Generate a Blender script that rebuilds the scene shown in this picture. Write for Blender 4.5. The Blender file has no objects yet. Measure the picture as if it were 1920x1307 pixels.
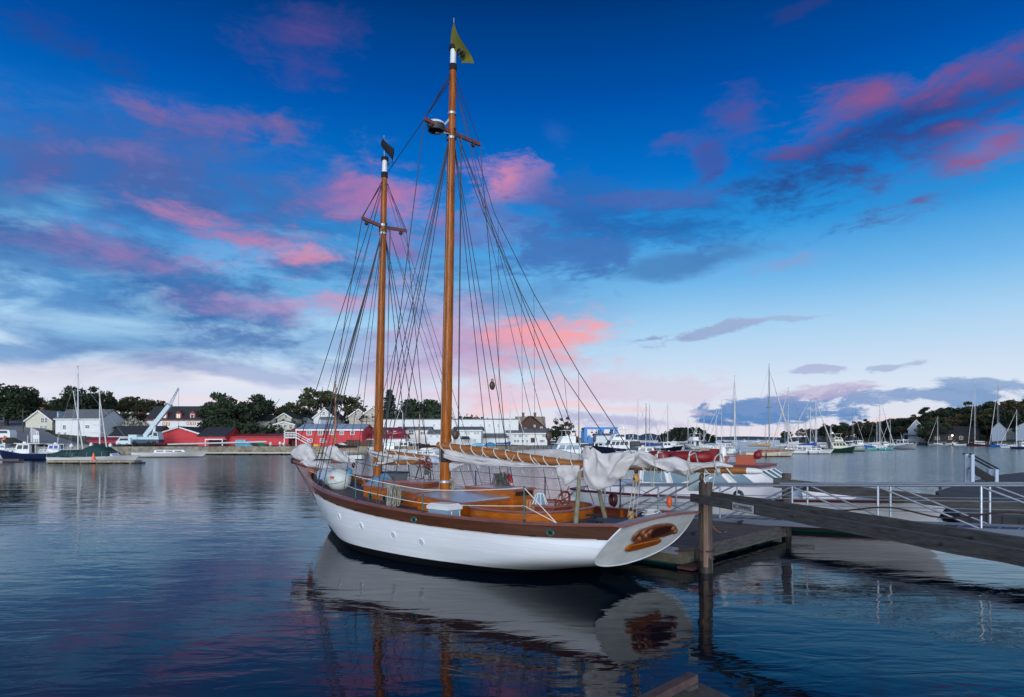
import bpy, math, random
from math import sin, cos, pi, radians, atan2, hypot, sqrt, floor
from mathutils import Vector, Matrix, noise as mnoise
random.seed(7)
scn = bpy.context.scene
# ---------------------------------------------------------------- camera
FX, HZ, EYE = 1200.0, 824.0, 3.0      # focal length in photo pixels, horizon row, eye height (m)
cd = bpy.data.cameras.new('camera'); cam = bpy.data.objects.new('camera', cd)
scn.collection.objects.link(cam); scn.camera = cam
cam.location = (0, 0, EYE); cam.rotation_euler = (pi/2, 0, 0)
cd.sensor_width = 36.0; cd.lens = 36.0*FX/1920; cd.shift_y = (HZ-653.5)/1920
cd.clip_start = 0.1; cd.clip_end = 20000
scn.render.engine = 'CYCLES'
scn.view_settings.view_transform = 'Standard'; scn.view_settings.look = 'None'
scn.view_settings.exposure = 0.0; scn.view_settings.gamma = 1.0
scn.cycles.max_bounces = 6; scn.cycles.glossy_bounces = 4; scn.cycles.diffuse_bounces = 2
scn.cycles.caustics_reflective = False; scn.cycles.caustics_refractive = False

def srgb(r, g, b):
    f = lambda c: (c/255/12.92) if c/255 <= .04045 else ((c/255+.055)/1.055)**2.4
    return (f(r), f(g), f(b), 1)
# ---------------------------------------------------------------- sky (world)
world = bpy.data.worlds.new('World'); scn.world = world; world.use_nodes = True
nt = world.node_tree; nt.nodes.clear()
def N(t, **k):
    n = nt.nodes.new(t)
    for a, v in k.items(): setattr(n, a, v)
    return n
def L(a, b): nt.links.new(a, b)
def math_(op, a, b=None, c=None, clamp=False):
    n = N('ShaderNodeMath', operation=op); n.use_clamp = clamp
    for i, v in enumerate((a, b, c)):
        if v is None: continue
        if isinstance(v, (int, float)): n.inputs[i].default_value = v
        else: L(v, n.inputs[i])
    return n.outputs[0]
def mrange(v, a, b, c, d, smooth=True):
    n = N('ShaderNodeMapRange'); n.interpolation_type = 'SMOOTHSTEP' if smooth else 'LINEAR'
    L(v, n.inputs[0])
    for i, x in enumerate((a, b, c, d)): n.inputs[i+1].default_value = x
    return n.outputs[0]
def mix(f, a, b, t='MIX'):
    n = N('ShaderNodeMixRGB', blend_type=t)
    for i, v in enumerate((f, a, b)):
        if isinstance(v, (int, float)): n.inputs[i].default_value = v
        elif isinstance(v, tuple): n.inputs[i].default_value = v
        else: L(v, n.inputs[i])
    return n.outputs[0]
def azel(px, py):
    x, y, z = px-960, FX, HZ-py
    return atan2(x, y), atan2(z, hypot(x, y))
tc = N('ShaderNodeTexCoord'); sep = N('ShaderNodeSeparateXYZ'); L(tc.outputs['Generated'], sep.inputs[0])
az = math_('ARCTAN2', sep.outputs[0], sep.outputs[1])
hyp = math_('SQRT', math_('ADD', math_('MULTIPLY', sep.outputs[0], sep.outputs[0]), math_('MULTIPLY', sep.outputs[1], sep.outputs[1])))
el = math_('ARCTAN2', sep.outputs[2], hyp)
com = N('ShaderNodeCombineXYZ'); L(az, com.inputs[0]); L(el, com.inputs[1])
# streaky noise domains
def noisetex(vec_scale, scale, detail, rough, off=0., dist=0.):
    m = N('ShaderNodeMapping'); m.inputs['Scale'].default_value = vec_scale; m.inputs['Location'].default_value = (off, off*.7, off*1.3)
    L(tc.outputs['Generated'], m.inputs[0])
    n = N('ShaderNodeTexNoise'); n.inputs['Scale'].default_value = scale; n.inputs['Detail'].default_value = detail
    n.inputs['Roughness'].default_value = rough; n.inputs['Distortion'].default_value = dist
    L(m.outputs[0], n.inputs['Vector']); return n
nw = noisetex((1, 1, 2.2), 3.2, 5, .55)
wm = N('ShaderNodeVectorMath', operation='SUBTRACT'); L(nw.outputs['Color'], wm.inputs[0]); wm.inputs[1].default_value = (.5, .5, .5)
ws = N('ShaderNodeVectorMath', operation='MULTIPLY'); L(wm.outputs[0], ws.inputs[0]); ws.inputs[1].default_value = (.17, .09, 0)
wa = N('ShaderNodeVectorMath', operation='ADD'); L(com.outputs[0], wa.inputs[0]); L(ws.outputs[0], wa.inputs[1])
P2 = wa.outputs[0]
nA = noisetex((1, 1, 2.6), 7.0, 9, .62, 3.1, .4).outputs['Fac']
nB = noisetex((1, 1, 4.0), 4.0, 8, .6, 9.7, .5).outputs['Fac']
# clear-sky gradient by elevation
cr = N('ShaderNodeValToRGB'); E_ = cr.color_ramp.elements
stops = [(-90, (10, 25, 50)), (-1, (95, 120, 165)), (0, (230, 222, 232)), (4.5, (216, 228, 244)), (9.5, (168, 210, 242)), (13, (116, 184, 235)), (17.5, (44, 148, 220)),
         (22, (2, 112, 202)), (28, (0, 80, 168)), (35, (0, 50, 112)), (46, (0, 32, 78)), (90, (2, 24, 62))]
f0 = lambda d: (d+90)/180
E_[0].position = f0(stops[0][0]); E_[0].color = srgb(*stops[0][1])
E_[1].position = f0(stops[-1][0]); E_[1].color = srgb(*stops[-1][1])
for d, c in stops[1:-1]:
    e = E_.new(f0(d)); e.color = srgb(*c)
L(math_('MULTIPLY_ADD', el, 1/pi, .5), cr.inputs[0])
col = cr.outputs[0]
nC = noisetex((1, 1, 2.8), 17.0, 10, .7, 5.5, .5).outputs['Fac']
nMix = math_('ADD', math_('MULTIPLY_ADD', nA, 3.0, -.55), math_('MULTIPLY_ADD', nC, 2.2, -1.05))
def blob(px, py, rx, ry, ang, c, s=1., soft=.7, n=None, k=1.5):
    """a patch of cloud: centre and size as angles on the sky, edges torn by the noise"""
    global col
    a, e = azel(px, py); ax = abs(azel(px+rx, py)[0]-azel(px-rx, py)[0])/2; ey = abs(azel(px, py+ry)[1]-azel(px, py-ry)[1])/2
    m = N('ShaderNodeMapping', vector_type='TEXTURE'); L(P2, m.inputs[0])
    m.inputs['Location'].default_value = (a, e, 0); m.inputs['Rotation'].default_value = (0, 0, radians(ang)); m.inputs['Scale'].default_value = (ax, ey, 1)
    l = N('ShaderNodeVectorMath', operation='LENGTH'); L(m.outputs[0], l.inputs[0])
    src = nA if n is None else n
    d = math_('SUBTRACT', math_('MULTIPLY_ADD', src, k*1.6, 1.0-.8*k), l.outputs['Value']) if n is not None else math_('SUBTRACT', nMix, l.outputs['Value'])
    f = mrange(d, 0, soft, 0, s)
    col = mix(f, col, srgb(*c))
# ---- high thin mauve sheets on the left
blob(190, 340, 560, 200, 0, (58, 104, 178), .85, 1., nB)
blob(60, 395, 170, 50, -5, (104, 176, 224), .8, .8, nB)
blob(290, 350, 380, 110, -5, (84, 100, 166), .85, 1.1)
blob(560, 360, 320, 120, 0, (66, 110, 180), .75, 1.1)
blob(430, 250, 240, 56, 4, (84, 94, 160), .75, 1.2)
blob(90, 470, 360, 80, 0, (58, 100, 168), .8, .8, nB)
blob(565, 65, 150, 90, 0, (92, 74, 142), .75, 1.8)
blob(130, 80, 170, 60, 0, (50, 66, 132), .5, 1.)
blob(450, 540, 560, 60, 0, (100, 170, 222), .75, .8, nB)
blob(250, 575, 500, 56, -3, (66, 130, 194), .85, .7, nB)
blob(420, 640, 560, 44, 0, (138, 182, 224), .8, .7, nB)
blob(120, 655, 400, 32, 3, (100, 150, 204), .8, .6, nB)
blob(180, 710, 600, 44, 0, (232, 230, 242), .9, .7, nB)
blob(420, 700, 260, 22, 0, (150, 170, 212), .7, .6, nB)
blob(420, 760, 340, 24, 0, (236, 222, 232), .7, .8, nB)
# ---- broken cloud field, left half: slate underneath, pale tops
fld = mrange(az, radians(16), radians(-14), 0, 1); fe = math_('MULTIPLY', mrange(el, radians(3), radians(9), 0, 1), mrange(el, radians(26), radians(12), 0, 1))
fld = math_('MULTIPLY', fld, fe)
nD = noisetex((1, 1, 3.0), 4.2, 10, .64, 21., .35).outputs['Fac']; nE = noisetex((1, 1, 3.4), 5.5, 10, .64, 33., .35).outputs['Fac']
col = mix(math_('MULTIPLY', fld, mrange(nD, .42, .60, 0, .85)), col, srgb(60, 108, 174))
col = mix(math_('MULTIPLY', fld, mrange(nE, .50, .70, 0, .6)), col, srgb(150, 200, 234))
# ---- pink tufts
pk = (200, 136, 178); pk2 = (158, 124, 176)
blob(390, 238, 240, 50, 0, (150, 112, 168), .75, 1.9)
blob(200, 292, 140, 34, 0, (140, 116, 174), .75, 1.6)
blob(330, 420, 270, 44, -2, pk2, .85, 1.3)
blob(200, 476, 210, 44, 0, (160, 124, 180), .75, 1.8)
blob(510, 462, 260, 72, -2, pk, .85, 1.8)
blob(570, 470, 110, 34, 0, (222, 146, 172), .85, 1.3)
blob(500, 570, 250, 30, 0, (184, 144, 192), .75, 1.6)
blob(620, 560, 110, 26, 0, (218, 140, 172), .85, 1.2)
blob(700, 375, 190, 76, 0, (158, 112, 172), .8, 1.5)
blob(760, 395, 130, 70, 0, (190, 126, 178), .75, 1.4)
blob(945, 350, 100, 50, 0, (216, 138, 172), .95, 1.2)
blob(900, 440, 190, 54, 0, (124, 118, 180), .7, 1.4)
blob(770, 560, 260, 60, 0, (170, 176, 218), .7, 1.2)
blob(860, 660, 260, 100, 0, (204, 160, 200), .75, 1.2, nB)
blob(1000, 660, 180, 90, 0, (240, 160, 174), .95, 1.3)
blob(1060, 640, 130, 42, 0, (250, 166, 170), .8, 1.2)
blob(880, 740, 280, 30, 0, (234, 192, 214), .7, 1., nB)
# ---- blue-grey streaks centre right
blob(1190, 440, 340, 90, 0, (36, 102, 176), .85, 1.2)
blob(1080, 380, 150, 50, -10, (44, 104, 182), .7, .8)
blob(1290, 500, 240, 36, 4, (72, 126, 186), .8, .7, nB)
blob(1120, 480, 190, 36, 0, (70, 120, 188), .8, .7)
blob(1190, 385, 160, 22, 0, (80, 104, 176), .6, .8)
blob(1470, 495, 110, 16, 4, (140, 158, 208), .55, .8)
blob(1260, 285, 90, 26, 8, (96, 84, 154), .8, 1.5)
blob(1400, 238, 90, 56, 0, (96, 80, 150), .8, 1.6)
blob(1020, 265, 34, 40, 0, (50, 104, 190), .5, 1.6)
blob(1320, 310, 60, 34, 20, (70, 84, 160), .7, .9)
# ---- upper right red clouds
blob(1740, 240, 360, 130, 8, (40, 62, 130), .9, 1.3)
blob(1680, 185, 250, 60, 8, (150, 90, 142), .95, 1.7)
blob(1860, 125, 190, 80, 10, (122, 82, 144), .95, 1.8)
blob(1800, 295, 240, 90, 10, (108, 78, 138), .9, 1.7)
blob(1865, 272, 160, 64, 12, (176, 98, 138), .85, 1.7)
blob(1520, 30, 110, 26, 14, (44, 62, 132), .6, .9)
blob(1300, 640, 170, 12, 8, (150, 168, 206), .8, .6)
blob(1480, 605, 160, 12, 6, (160, 178, 212), .65, .6)
blob(1210, 650, 60, 10, 0, (140, 156, 200), .8, .6)
# ---- low cumulus bank
blob(1200, 720, 260, 30, 0, (216, 206, 226), .7, .8)
blob(1160, 785, 150, 16, 0, (166, 170, 210), .7, .6)
blob(1440, 764, 175, 22, 0, (96, 140, 194), 1., .4)
blob(1500, 752, 160, 18, 0, (116, 148, 198), .95, .4)
blob(1560, 738, 110, 14, 0, (190, 176, 208), .7, .6)
blob(1380, 778, 120, 9, 0, (78, 122, 184), .8, .5)
blob(1830, 742, 170, 18, 2, (122, 156, 200), .95, .5)
blob(1870, 720, 110, 12, 0, (140, 168, 206), .9, .5)
blob(1710, 750, 120, 12, 0, (144, 168, 208), .8, .5)
blob(1550, 700, 70, 8, 0, (166, 172, 210), .7, .5)
blob(1680, 690, 40, 9, 0, (160, 176, 210), .7, .5)
blob(1600, 792, 280, 7, 0, (236, 214, 216), .7, .6)
blob(1120, 760, 200, 9, 0, (246, 206, 212), .7, .6)
# ---- afterglow of the set sun behind the viewer
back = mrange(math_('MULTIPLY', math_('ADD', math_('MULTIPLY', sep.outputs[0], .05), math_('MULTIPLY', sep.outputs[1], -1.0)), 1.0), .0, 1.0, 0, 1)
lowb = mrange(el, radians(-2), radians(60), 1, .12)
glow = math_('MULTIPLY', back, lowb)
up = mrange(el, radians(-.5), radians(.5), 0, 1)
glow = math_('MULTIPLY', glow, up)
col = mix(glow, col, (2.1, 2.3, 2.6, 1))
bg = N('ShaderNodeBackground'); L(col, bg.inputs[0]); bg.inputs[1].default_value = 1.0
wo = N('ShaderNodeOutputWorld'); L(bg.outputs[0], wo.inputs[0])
# ---------------------------------------------------------------- soft low light from the afterglow
sd = bpy.data.lights.new('sun', 'SUN'); sun = bpy.data.objects.new('sun', sd); scn.collection.objects.link(sun)
sd.energy = 1.45; sd.angle = radians(25); sd.color = (.90, .95, 1)
sdir = Vector((-.05, -.96, .22)).normalized()
sun.rotation_euler = sdir.to_track_quat('Z', 'Y').to_euler()
# ---------------------------------------------------------------- materials
MC = {}
def mat(name, c, rough=.6, metal=0., var=0., vscale=3., bump=0., bscale=20., coat=0., stretch=None, c2=None, planks=None, spec=None, emit=None, pv=.25):
    """planks = (axis, spacing, line_darkness) lines across object space"""
    if name in MC: return MC[name]
    m = bpy.data.materials.new(name); m.use_nodes = True; t = m.node_tree; t.nodes.clear()
    o = t.nodes.new('ShaderNodeOutputMaterial'); p = t.nodes.new('ShaderNodeBsdfPrincipled'); t.links.new(p.outputs[0], o.inputs[0])
    c = tuple(c[:3])+(1,)
    p.inputs['Base Color'].default_value = c; p.inputs['Roughness'].default_value = rough; p.inputs['Metallic'].default_value = metal
    if coat: p.inputs['Coat Weight'].default_value = coat; p.inputs['Coat Roughness'].default_value = .12
    if spec is not None: p.inputs['Specular IOR Level'].default_value = spec
    if emit: p.inputs['Emission Color'].default_value = tuple(emit[:3])+(1,); p.inputs['Emission Strength'].default_value = emit[3]
    tcn = t.nodes.new('ShaderNodeTexCoord'); mp = t.nodes.new('ShaderNodeMapping'); t.links.new(tcn.outputs['Object'], mp.inputs[0])
    if stretch: mp.inputs['Scale'].default_value = stretch
    cur = None
    if var:
        n = t.nodes.new('ShaderNodeTexNoise'); n.inputs['Scale'].default_value = vscale; n.inputs['Detail'].default_value = 6; n.inputs['Roughness'].default_value = .65
        t.links.new(mp.outputs[0], n.inputs['Vector'])
        r = t.nodes.new('ShaderNodeValToRGB'); e = r.color_ramp.elements
        a = c2 if c2 else tuple(x*(1-var) for x in c[:3]); b = c if c2 else tuple(min(1, x*(1+var)) for x in c[:3])
        e[0].position = .32; e[0].color = tuple(a[:3])+(1,); e[1].position = .68; e[1].color = tuple(b[:3])+(1,)
        t.links.new(n.outputs['Fac'], r.inputs[0]); cur = r.outputs[0]
    hgt = None
    if planks:
        ax, sp, dk = planks
        s = t.nodes.new('ShaderNodeSeparateXYZ'); t.links.new(tcn.outputs['Object'], s.inputs[0])
        d = t.nodes.new('ShaderNodeMath'); d.operation = 'DIVIDE'; t.links.new(s.outputs[ax], d.inputs[0]); d.inputs[1].default_value = sp
        f = t.nodes.new('ShaderNodeMath'); f.operation = 'FRACT'; t.links.new(d.outputs[0], f.inputs[0])
        g = t.nodes.new('ShaderNodeMath'); g.operation = 'PINGPONG'; t.links.new(f.outputs[0], g.inputs[0]); g.inputs[1].default_value = .5
        k = t.nodes.new('ShaderNodeMath'); k.operation = 'LESS_THAN'; t.links.new(g.outputs[0], k.inputs[0]); k.inputs[1].default_value = .06
        fl = t.nodes.new('ShaderNodeMath'); fl.operation = 'FLOOR'; t.links.new(d.outputs[0], fl.inputs[0])
        wn = t.nodes.new('ShaderNodeTexWhiteNoise'); wn.noise_dimensions = '1D'; t.links.new(fl.outputs[0], wn.inputs['W'])
        vr = t.nodes.new('ShaderNodeMapRange'); t.links.new(wn.outputs['Value'], vr.inputs[0]); vr.inputs[3].default_value = 1-pv; vr.inputs[4].default_value = 1+pv*.6
        mv = t.nodes.new('ShaderNodeMixRGB'); mv.blend_type = 'MULTIPLY'; mv.inputs[0].default_value = 1
        if cur is not None: t.links.new(cur, mv.inputs[1])
        else: mv.inputs[1].default_value = c
        t.links.new(vr.outputs[0], mv.inputs[2])
        ml = t.nodes.new('ShaderNodeMixRGB'); ml.blend_type = 'MIX'; t.links.new(k.outputs[0], ml.inputs[0]); t.links.new(mv.outputs[0], ml.inputs[1])
        ml.inputs[2].default_value = tuple(x*dk for x in c[:3])+(1,); cur = ml.outputs[0]
    if cur is not None: t.links.new(cur, p.inputs['Base Color'])
    if bump:
        n2 = t.nodes.new('ShaderNodeTexNoise'); n2.inputs['Scale'].default_value = bscale; n2.inputs['Detail'].default_value = 5
        t.links.new(mp.outputs[0], n2.inputs['Vector'])
        b = t.nodes.new('ShaderNodeBump'); b.inputs['Strength'].default_value = .6; b.inputs['Distance'].default_value = bump
        t.links.new(n2.outputs['Fac'], b.inputs['Height']); t.links.new(b.outputs[0], p.inputs['Normal'])
    MC[name] = m; return m
white = mat('white_paint', (.78, .79, .78), .35, var=.03, vscale=1.2)
hullwhite = mat('hull_white', (.80, .825, .85), .28, var=.07, vscale=2.6, bump=.005, bscale=1.3, stretch=(.25, 1, 2.5), coat=.2, planks=(2, .125, .93), pv=.015)
greywhite = mat('transom_paint', (.86, .90, .87), .4, var=.16, vscale=2.2, stretch=(1, 1, 2), bump=.002, bscale=9)
varn = mat('varnish', (.42, .11, .010), .22, var=.32, vscale=4, stretch=(.6, 1, 3), coat=.3, spec=.3)
mastv = mat('mast_varnish', (.31, .085, .006), .30, var=.5, vscale=5, stretch=(3, 3, .35), coat=.12, spec=.15)
spar = mat('spar_varnish', (.34, .125, .028), .35, var=.25, vscale=6, stretch=(.4, 3, 3), coat=.2)
mahog = mat('mahogany', (.20, .052, .028), .3, var=.3, vscale=5, stretch=(.4, 2, 2), coat=.4)
rail = mat('rail_wood', (.27, .10, .075), .38, var=.25, vscale=5, stretch=(.5, 2, 2), coat=.3)
brown = mat('sheer_strake', (.075, .026, .012), .5, var=.35, vscale=3, stretch=(.3, 1, 4), spec=.25)
teak = mat('deck_teak', (.10, .075, .085), .6, var=.25, vscale=5, stretch=(.6, 3, 1), planks=(1, .075, .25))
bottomp = mat('bottom_paint', (.006, .007, .009), .45)
canvas = mat('sail_cloth', (.62, .59, .58), .85, var=.10, vscale=4, bump=.012, bscale=9)
canvasd = mat('sail_cloth_grey', (.50, .48, .47), .85, var=.15, vscale=4, bump=.012, bscale=9)
iron = mat('dark_iron', (.02, .022, .03), .5)
wire = mat('tarred_wire', (.012, .014, .022), .6)
rope = mat('rope', (.42, .40, .36), .9, bump=.004, bscale=90)
ropew = mat('white_line', (.72, .72, .70), .8)
bronze = mat('bronze_green', (.05, .16, .13), .45, metal=.5, var=.3, vscale=30)
glass = mat('dark_glass', (.012, .018, .025), .08)
glassc = mat('pale_glass', (.20, .30, .36), .08)
galv = mat('galvanised', (.36, .40, .46), .38, metal=.55, var=.12, vscale=8)
alu = mat('aluminium_floor', (.13, .16, .21), .5, metal=.3, var=.1, vscale=4)
dockw = mat('dock_plank', (.12, .095, .085), .85, var=.35, vscale=3, stretch=(.4, 3, 1), planks=(0, .16, .2), bump=.006, bscale=20)
timber = mat('grey_timber', (.066, .064, .062), .9, var=.5, vscale=2.2, stretch=(1.2, 9, 9), bump=.02, bscale=6)
pilew = mat('pile_wood', (.085, .066, .054), .9, var=.55, vscale=3, stretch=(6, 6, .5), bump=.02, bscale=7)
redp = mat('red_clapboard', (.60, .045, .055), .7, var=.12, vscale=1, planks=(2, .35, .8), pv=.06)
whitep = mat('white_clapboard', (.74, .75, .74), .7, var=.05, vscale=1, planks=(2, .35, .93), pv=.03)
creamp = mat('cream_clapboard', (.60, .58, .46), .7, var=.06, planks=(2, .35, .88), pv=.04)
greyp = mat('grey_shingle', (.30, .36, .44), .8, var=.12)
slate = mat('slate_roof', (.035, .037, .045), .75, var=.3, vscale=2)
greyroof = mat('grey_roof', (.16, .17, .18), .8, var=.2, vscale=1.5)
metalroof = mat('metal_roof', (.50, .57, .64), .45, metal=.3, var=.08, vscale=1, planks=(0, .6, .8))
redroof = mat('red_metal_roof', (.30, .03, .04), .5, var=.1)
brownroof = mat('brown_shingle_roof', (.12, .065, .045), .85, var=.3, vscale=2)
leafA = mat('leaf_dark', (.022, .040, .016), .8, var=.5, vscale=.25)
leafB = mat('leaf_olive', (.050, .055, .018), .8, var=.5, vscale=.25)
leafC = mat('leaf_conifer', (.010, .022, .013), .85, var=.4, vscale=.3)
leafD = mat('leaf_autumn', (.060, .040, .018), .85, var=.5, vscale=.25)
blossom = mat('white_blossom', (.30, .30, .24), .8, var=.4, vscale=.8)
bark = mat('bark', (.04, .032, .026), .9, var=.4, vscale=4)
grass = mat('grass', (.035, .045, .018), .95, var=.5, vscale=.15)
ground = mat('ground', (.065, .066, .045), .95, var=.4, vscale=.12)
asph = mat('gravel_road', (.22, .225, .24), .85, var=.15, vscale=.5)
stone = mat('quay_stone', (.24, .21, .16), .9, var=.55, vscale=.9, bump=.08, bscale=1.6)
blue = mat('blue_canvas', (.012, .05, .30), .8, var=.2)
green = mat('green_canvas', (.008, .045, .045), .85, var=.2)
tan = mat('tan_canvas', (.42, .28, .14), .8, var=.2)
black = mat('black_cloth', (.006, .006, .008), .8)
redt = mat('red_tube', (.22, .012, .016), .5, var=.2)
travel = mat('lift_blue', (.02, .22, .55), .45)
orange = mat('orange_plastic', (.80, .13, .03), .5)
navy = mat('navy_paint', (.012, .022, .07), .3)
teal = mat('teal_paint', (.16, .45, .44), .35)
creamh = mat('cream_paint', (.70, .66, .52), .35, var=.04)
greenh = mat('dark_green_paint', (.012, .045, .028), .35)
redh = mat('dark_red_paint', (.10, .015, .02), .35)
blueh = mat('bright_blue_paint', (.02, .14, .48), .35)
greyh = mat('grey_paint', (.34, .36, .38), .4, var=.05)
orangeroof = mat('orange_deck_paint', (.42, .10, .05), .4, var=.1)
maroon = mat('maroon_paint', (.13, .02, .022), .4)
# ---------------------------------------------------------------- mesh builder
class MB:
    def __init__(s): s.v = []; s.f = []
    def add(s, vs, fs):
        b = len(s.v); s.v += [tuple(v) for v in vs]; s.f += [tuple(i+b for i in f) for f in fs]; return s
    def box(s, x0, x1, y0, y1, z0, z1):
        vs = [(x, y, z) for z in (z0, z1) for y in (y0, y1) for x in (x0, x1)]
        return s.add(vs, [(0, 2, 3, 1), (4, 5, 7, 6), (0, 1, 5, 4), (2, 6, 7, 3), (0, 4, 6, 2), (1, 3, 7, 5)])
    def hexa(s, p):   # 8 points: bottom quad, top quad (same winding)
        return s.add(p, [(3, 2, 1, 0), (4, 5, 6, 7), (0, 1, 5, 4), (1, 2, 6, 5), (2, 3, 7, 6), (3, 0, 4, 7)])
    def beam(s, a, b, w, h, up=(0, 0, 1)):
        a = Vector(a); b = Vector(b); d = (b-a).normalized(); u = Vector(up)
        r = d.cross(u)
        if r.length < 1e-4: r = d.cross(Vector((1, 0, 0)))
        r.normalize(); u = r.cross(d); r *= w/2; u *= h/2
        return s.hexa([a-r-u, a+r-u, b+r-u, b-r-u, a-r+u, a+r+u, b+r+u, b-r+u])
    def tube(s, pts, r, n=8, caps=True, flat=None):
        pts = [Vector(p) for p in pts]; m = len(pts)
        rs = r if isinstance(r, (list, tuple)) else [r]*m
        vs = []; fs = []
        ref = Vector((0, 0, 1)) if abs((pts[-1]-pts[0]).normalized().z) < .9 else Vector((1, 0, 0))
        for i, p in enumerate(pts):
            d = (pts[min(i+1, m-1)]-pts[max(i-1, 0)])
            if d.length < 1e-6: d = Vector((0, 0, 1))
            d.normalize(); x = d.cross(ref)
            if x.length < 1e-3: x = d.cross(Vector((0, 1, 0)))
            x.normalize(); y = x.cross(d)
            if i and False: pass
            for k in range(n):
                a = 2*pi*k/n; vs.append(p+x*cos(a)*rs[i]+y*sin(a)*rs[i]*(flat or 1))
        for i in range(m-1):
            for k in range(n):
                k2 = (k+1) % n; fs.append((i*n+k, i*n+k2, (i+1)*n+k2, (i+1)*n+k))
        if caps: fs.append(tuple(range(n-1, -1, -1))); fs.append(tuple((m-1)*n+k for k in range(n)))
        return s.add(vs, fs)
    def grid(s, fn, n, m, closeu=False):
        vs = [fn(i/n, j/m) for i in range(n+1) for j in range(m+1)]
        fs = [(i*(m+1)+j, (i+1)*(m+1)+j, (i+1)*(m+1)+j+1, i*(m+1)+j+1) for i in range(n) for j in range(m)]
        return s.add(vs, fs)
    def ell(s, c, rx, ry, rz, n=12, m=8):
        def fn(u, v):
            a = 2*pi*u; b = pi*(v-.5); return (c[0]+rx*cos(a)*cos(b), c[1]+ry*sin(a)*cos(b), c[2]+rz*sin(b))
        return s.grid(fn, n, m)
    def torus(s, c, R, r, ax=(0, 0, 1), n=24, m=8, a0=0, a1=2*pi):
        ax = Vector(ax).normalized(); x = ax.orthogonal().normalized(); y = ax.cross(x); c = Vector(c)
        def fn(u, v):
            a = a0+(a1-a0)*u; b = 2*pi*v; d = x*cos(a)+y*sin(a); return c+d*(R+r*cos(b))+ax*r*sin(b)
        return s.grid(fn, n, m)
    def prism(s, pts, off):   # polygon pts (3d) extruded by vector
        n = len(pts); off = Vector(off); a = [Vector(p) for p in pts]
        fs = [tuple(range(n)), tuple(range(2*n-1, n-1, -1))]+[(i, i+n, (i+1) % n+n, (i+1) % n) for i in range(n)]
        return s.add(a+[p+off for p in a], fs)
    def build(s, name, m, parent=None, smooth=False, loc=None, rz=0, fix=True):
        me = bpy.data.meshes.new(name); me.from_pydata(s.v, [], s.f); me.validate(); me.update()
        if fix and len(s.f) < 60000:
            import bmesh
            bm = bmesh.new(); bm.from_mesh(me); bmesh.ops.remove_doubles(bm, verts=bm.verts, dist=1e-5)
            bmesh.ops.recalc_face_normals(bm, faces=bm.faces); bm.to_mesh(me); bm.free()
        me.materials.append(m)
        if smooth:
            me.polygons.foreach_set('use_smooth', [True]*len(me.polygons))
            if smooth != 'all':
                try: me.set_sharp_from_angle(angle=radians(40))
                except Exception: pass
        o = bpy.data.objects.new(name, me); scn.collection.objects.link(o)
        if parent is not None: o.parent = parent
        if loc: o.location = loc
        o.rotation_euler.z = rz
        return o
def tag(o, label=None, cat=None, group=None, kind=None):
    if label: o['label'] = label
    if cat: o['category'] = cat
    if group: o['group'] = group
    if kind: o['kind'] = kind
    return o
def thing(name, label, cat, loc=(0, 0, 0), rz=0, group=None, scale=None):
    o = bpy.data.objects.new(name, None); scn.collection.objects.link(o); o.empty_display_size = .3
    o.location = loc; o.rotation_euler = (0, 0, rz)
    if scale: o.scale = (scale,)*3
    return tag(o, label, cat, group)
def copy_tree(o, parent=None):
    c = o.copy(); scn.collection.objects.link(c)
    if parent is not None: c.parent = parent
    for ch in list(o.children): copy_tree(ch, c)
    return c
def X(px, D): return (px-960)*D/FX
def Z(py, D): return EYE-(py-HZ)*D/FX
def DW(py, z=0.): return (EYE-z)*FX/(py-HZ)        # distance at which height z shows at row py
def interp(t, xs, ys):
    """Catmull-Rom through a table"""
    n = len(xs)
    if t <= xs[0]: return ys[0]
    if t >= xs[-1]: return ys[-1]
    i = max(j for j in range(n-1) if xs[j] <= t)
    h = xs[i+1]-xs[i]; u = (t-xs[i])/h
    m0 = (ys[i+1]-ys[i-1])/(xs[i+1]-xs[i-1]) if i else (ys[1]-ys[0])/h
    m1 = (ys[i+2]-ys[i])/(xs[i+2]-xs[i]) if i < n-2 else (ys[i+1]-ys[i])/h
    return (2*u**3-3*u*u+1)*ys[i]+(u**3-2*u*u+u)*h*m0+(-2*u**3+3*u*u)*ys[i+1]+(u**3-u*u)*h*m1
def lerp(a, b, t): return a+(b-a)*t
def sstep(t): t = max(0, min(1, t)); return t*t*(3-2*t)
def poly(pts, t):   # point along polyline by fraction
    ls = [hypot(pts[i+1][0]-pts[i][0], pts[i+1][1]-pts[i][1]) for i in range(len(pts)-1)]; T = sum(ls)*t
    for i, l in enumerate(ls):
        if T <= l or i == len(ls)-1:
            k = min(1, T/max(l, 1e-9)); return tuple(lerp(a, b, k) for a, b in zip(pts[i], pts[i+1]))
        T -= l
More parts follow.
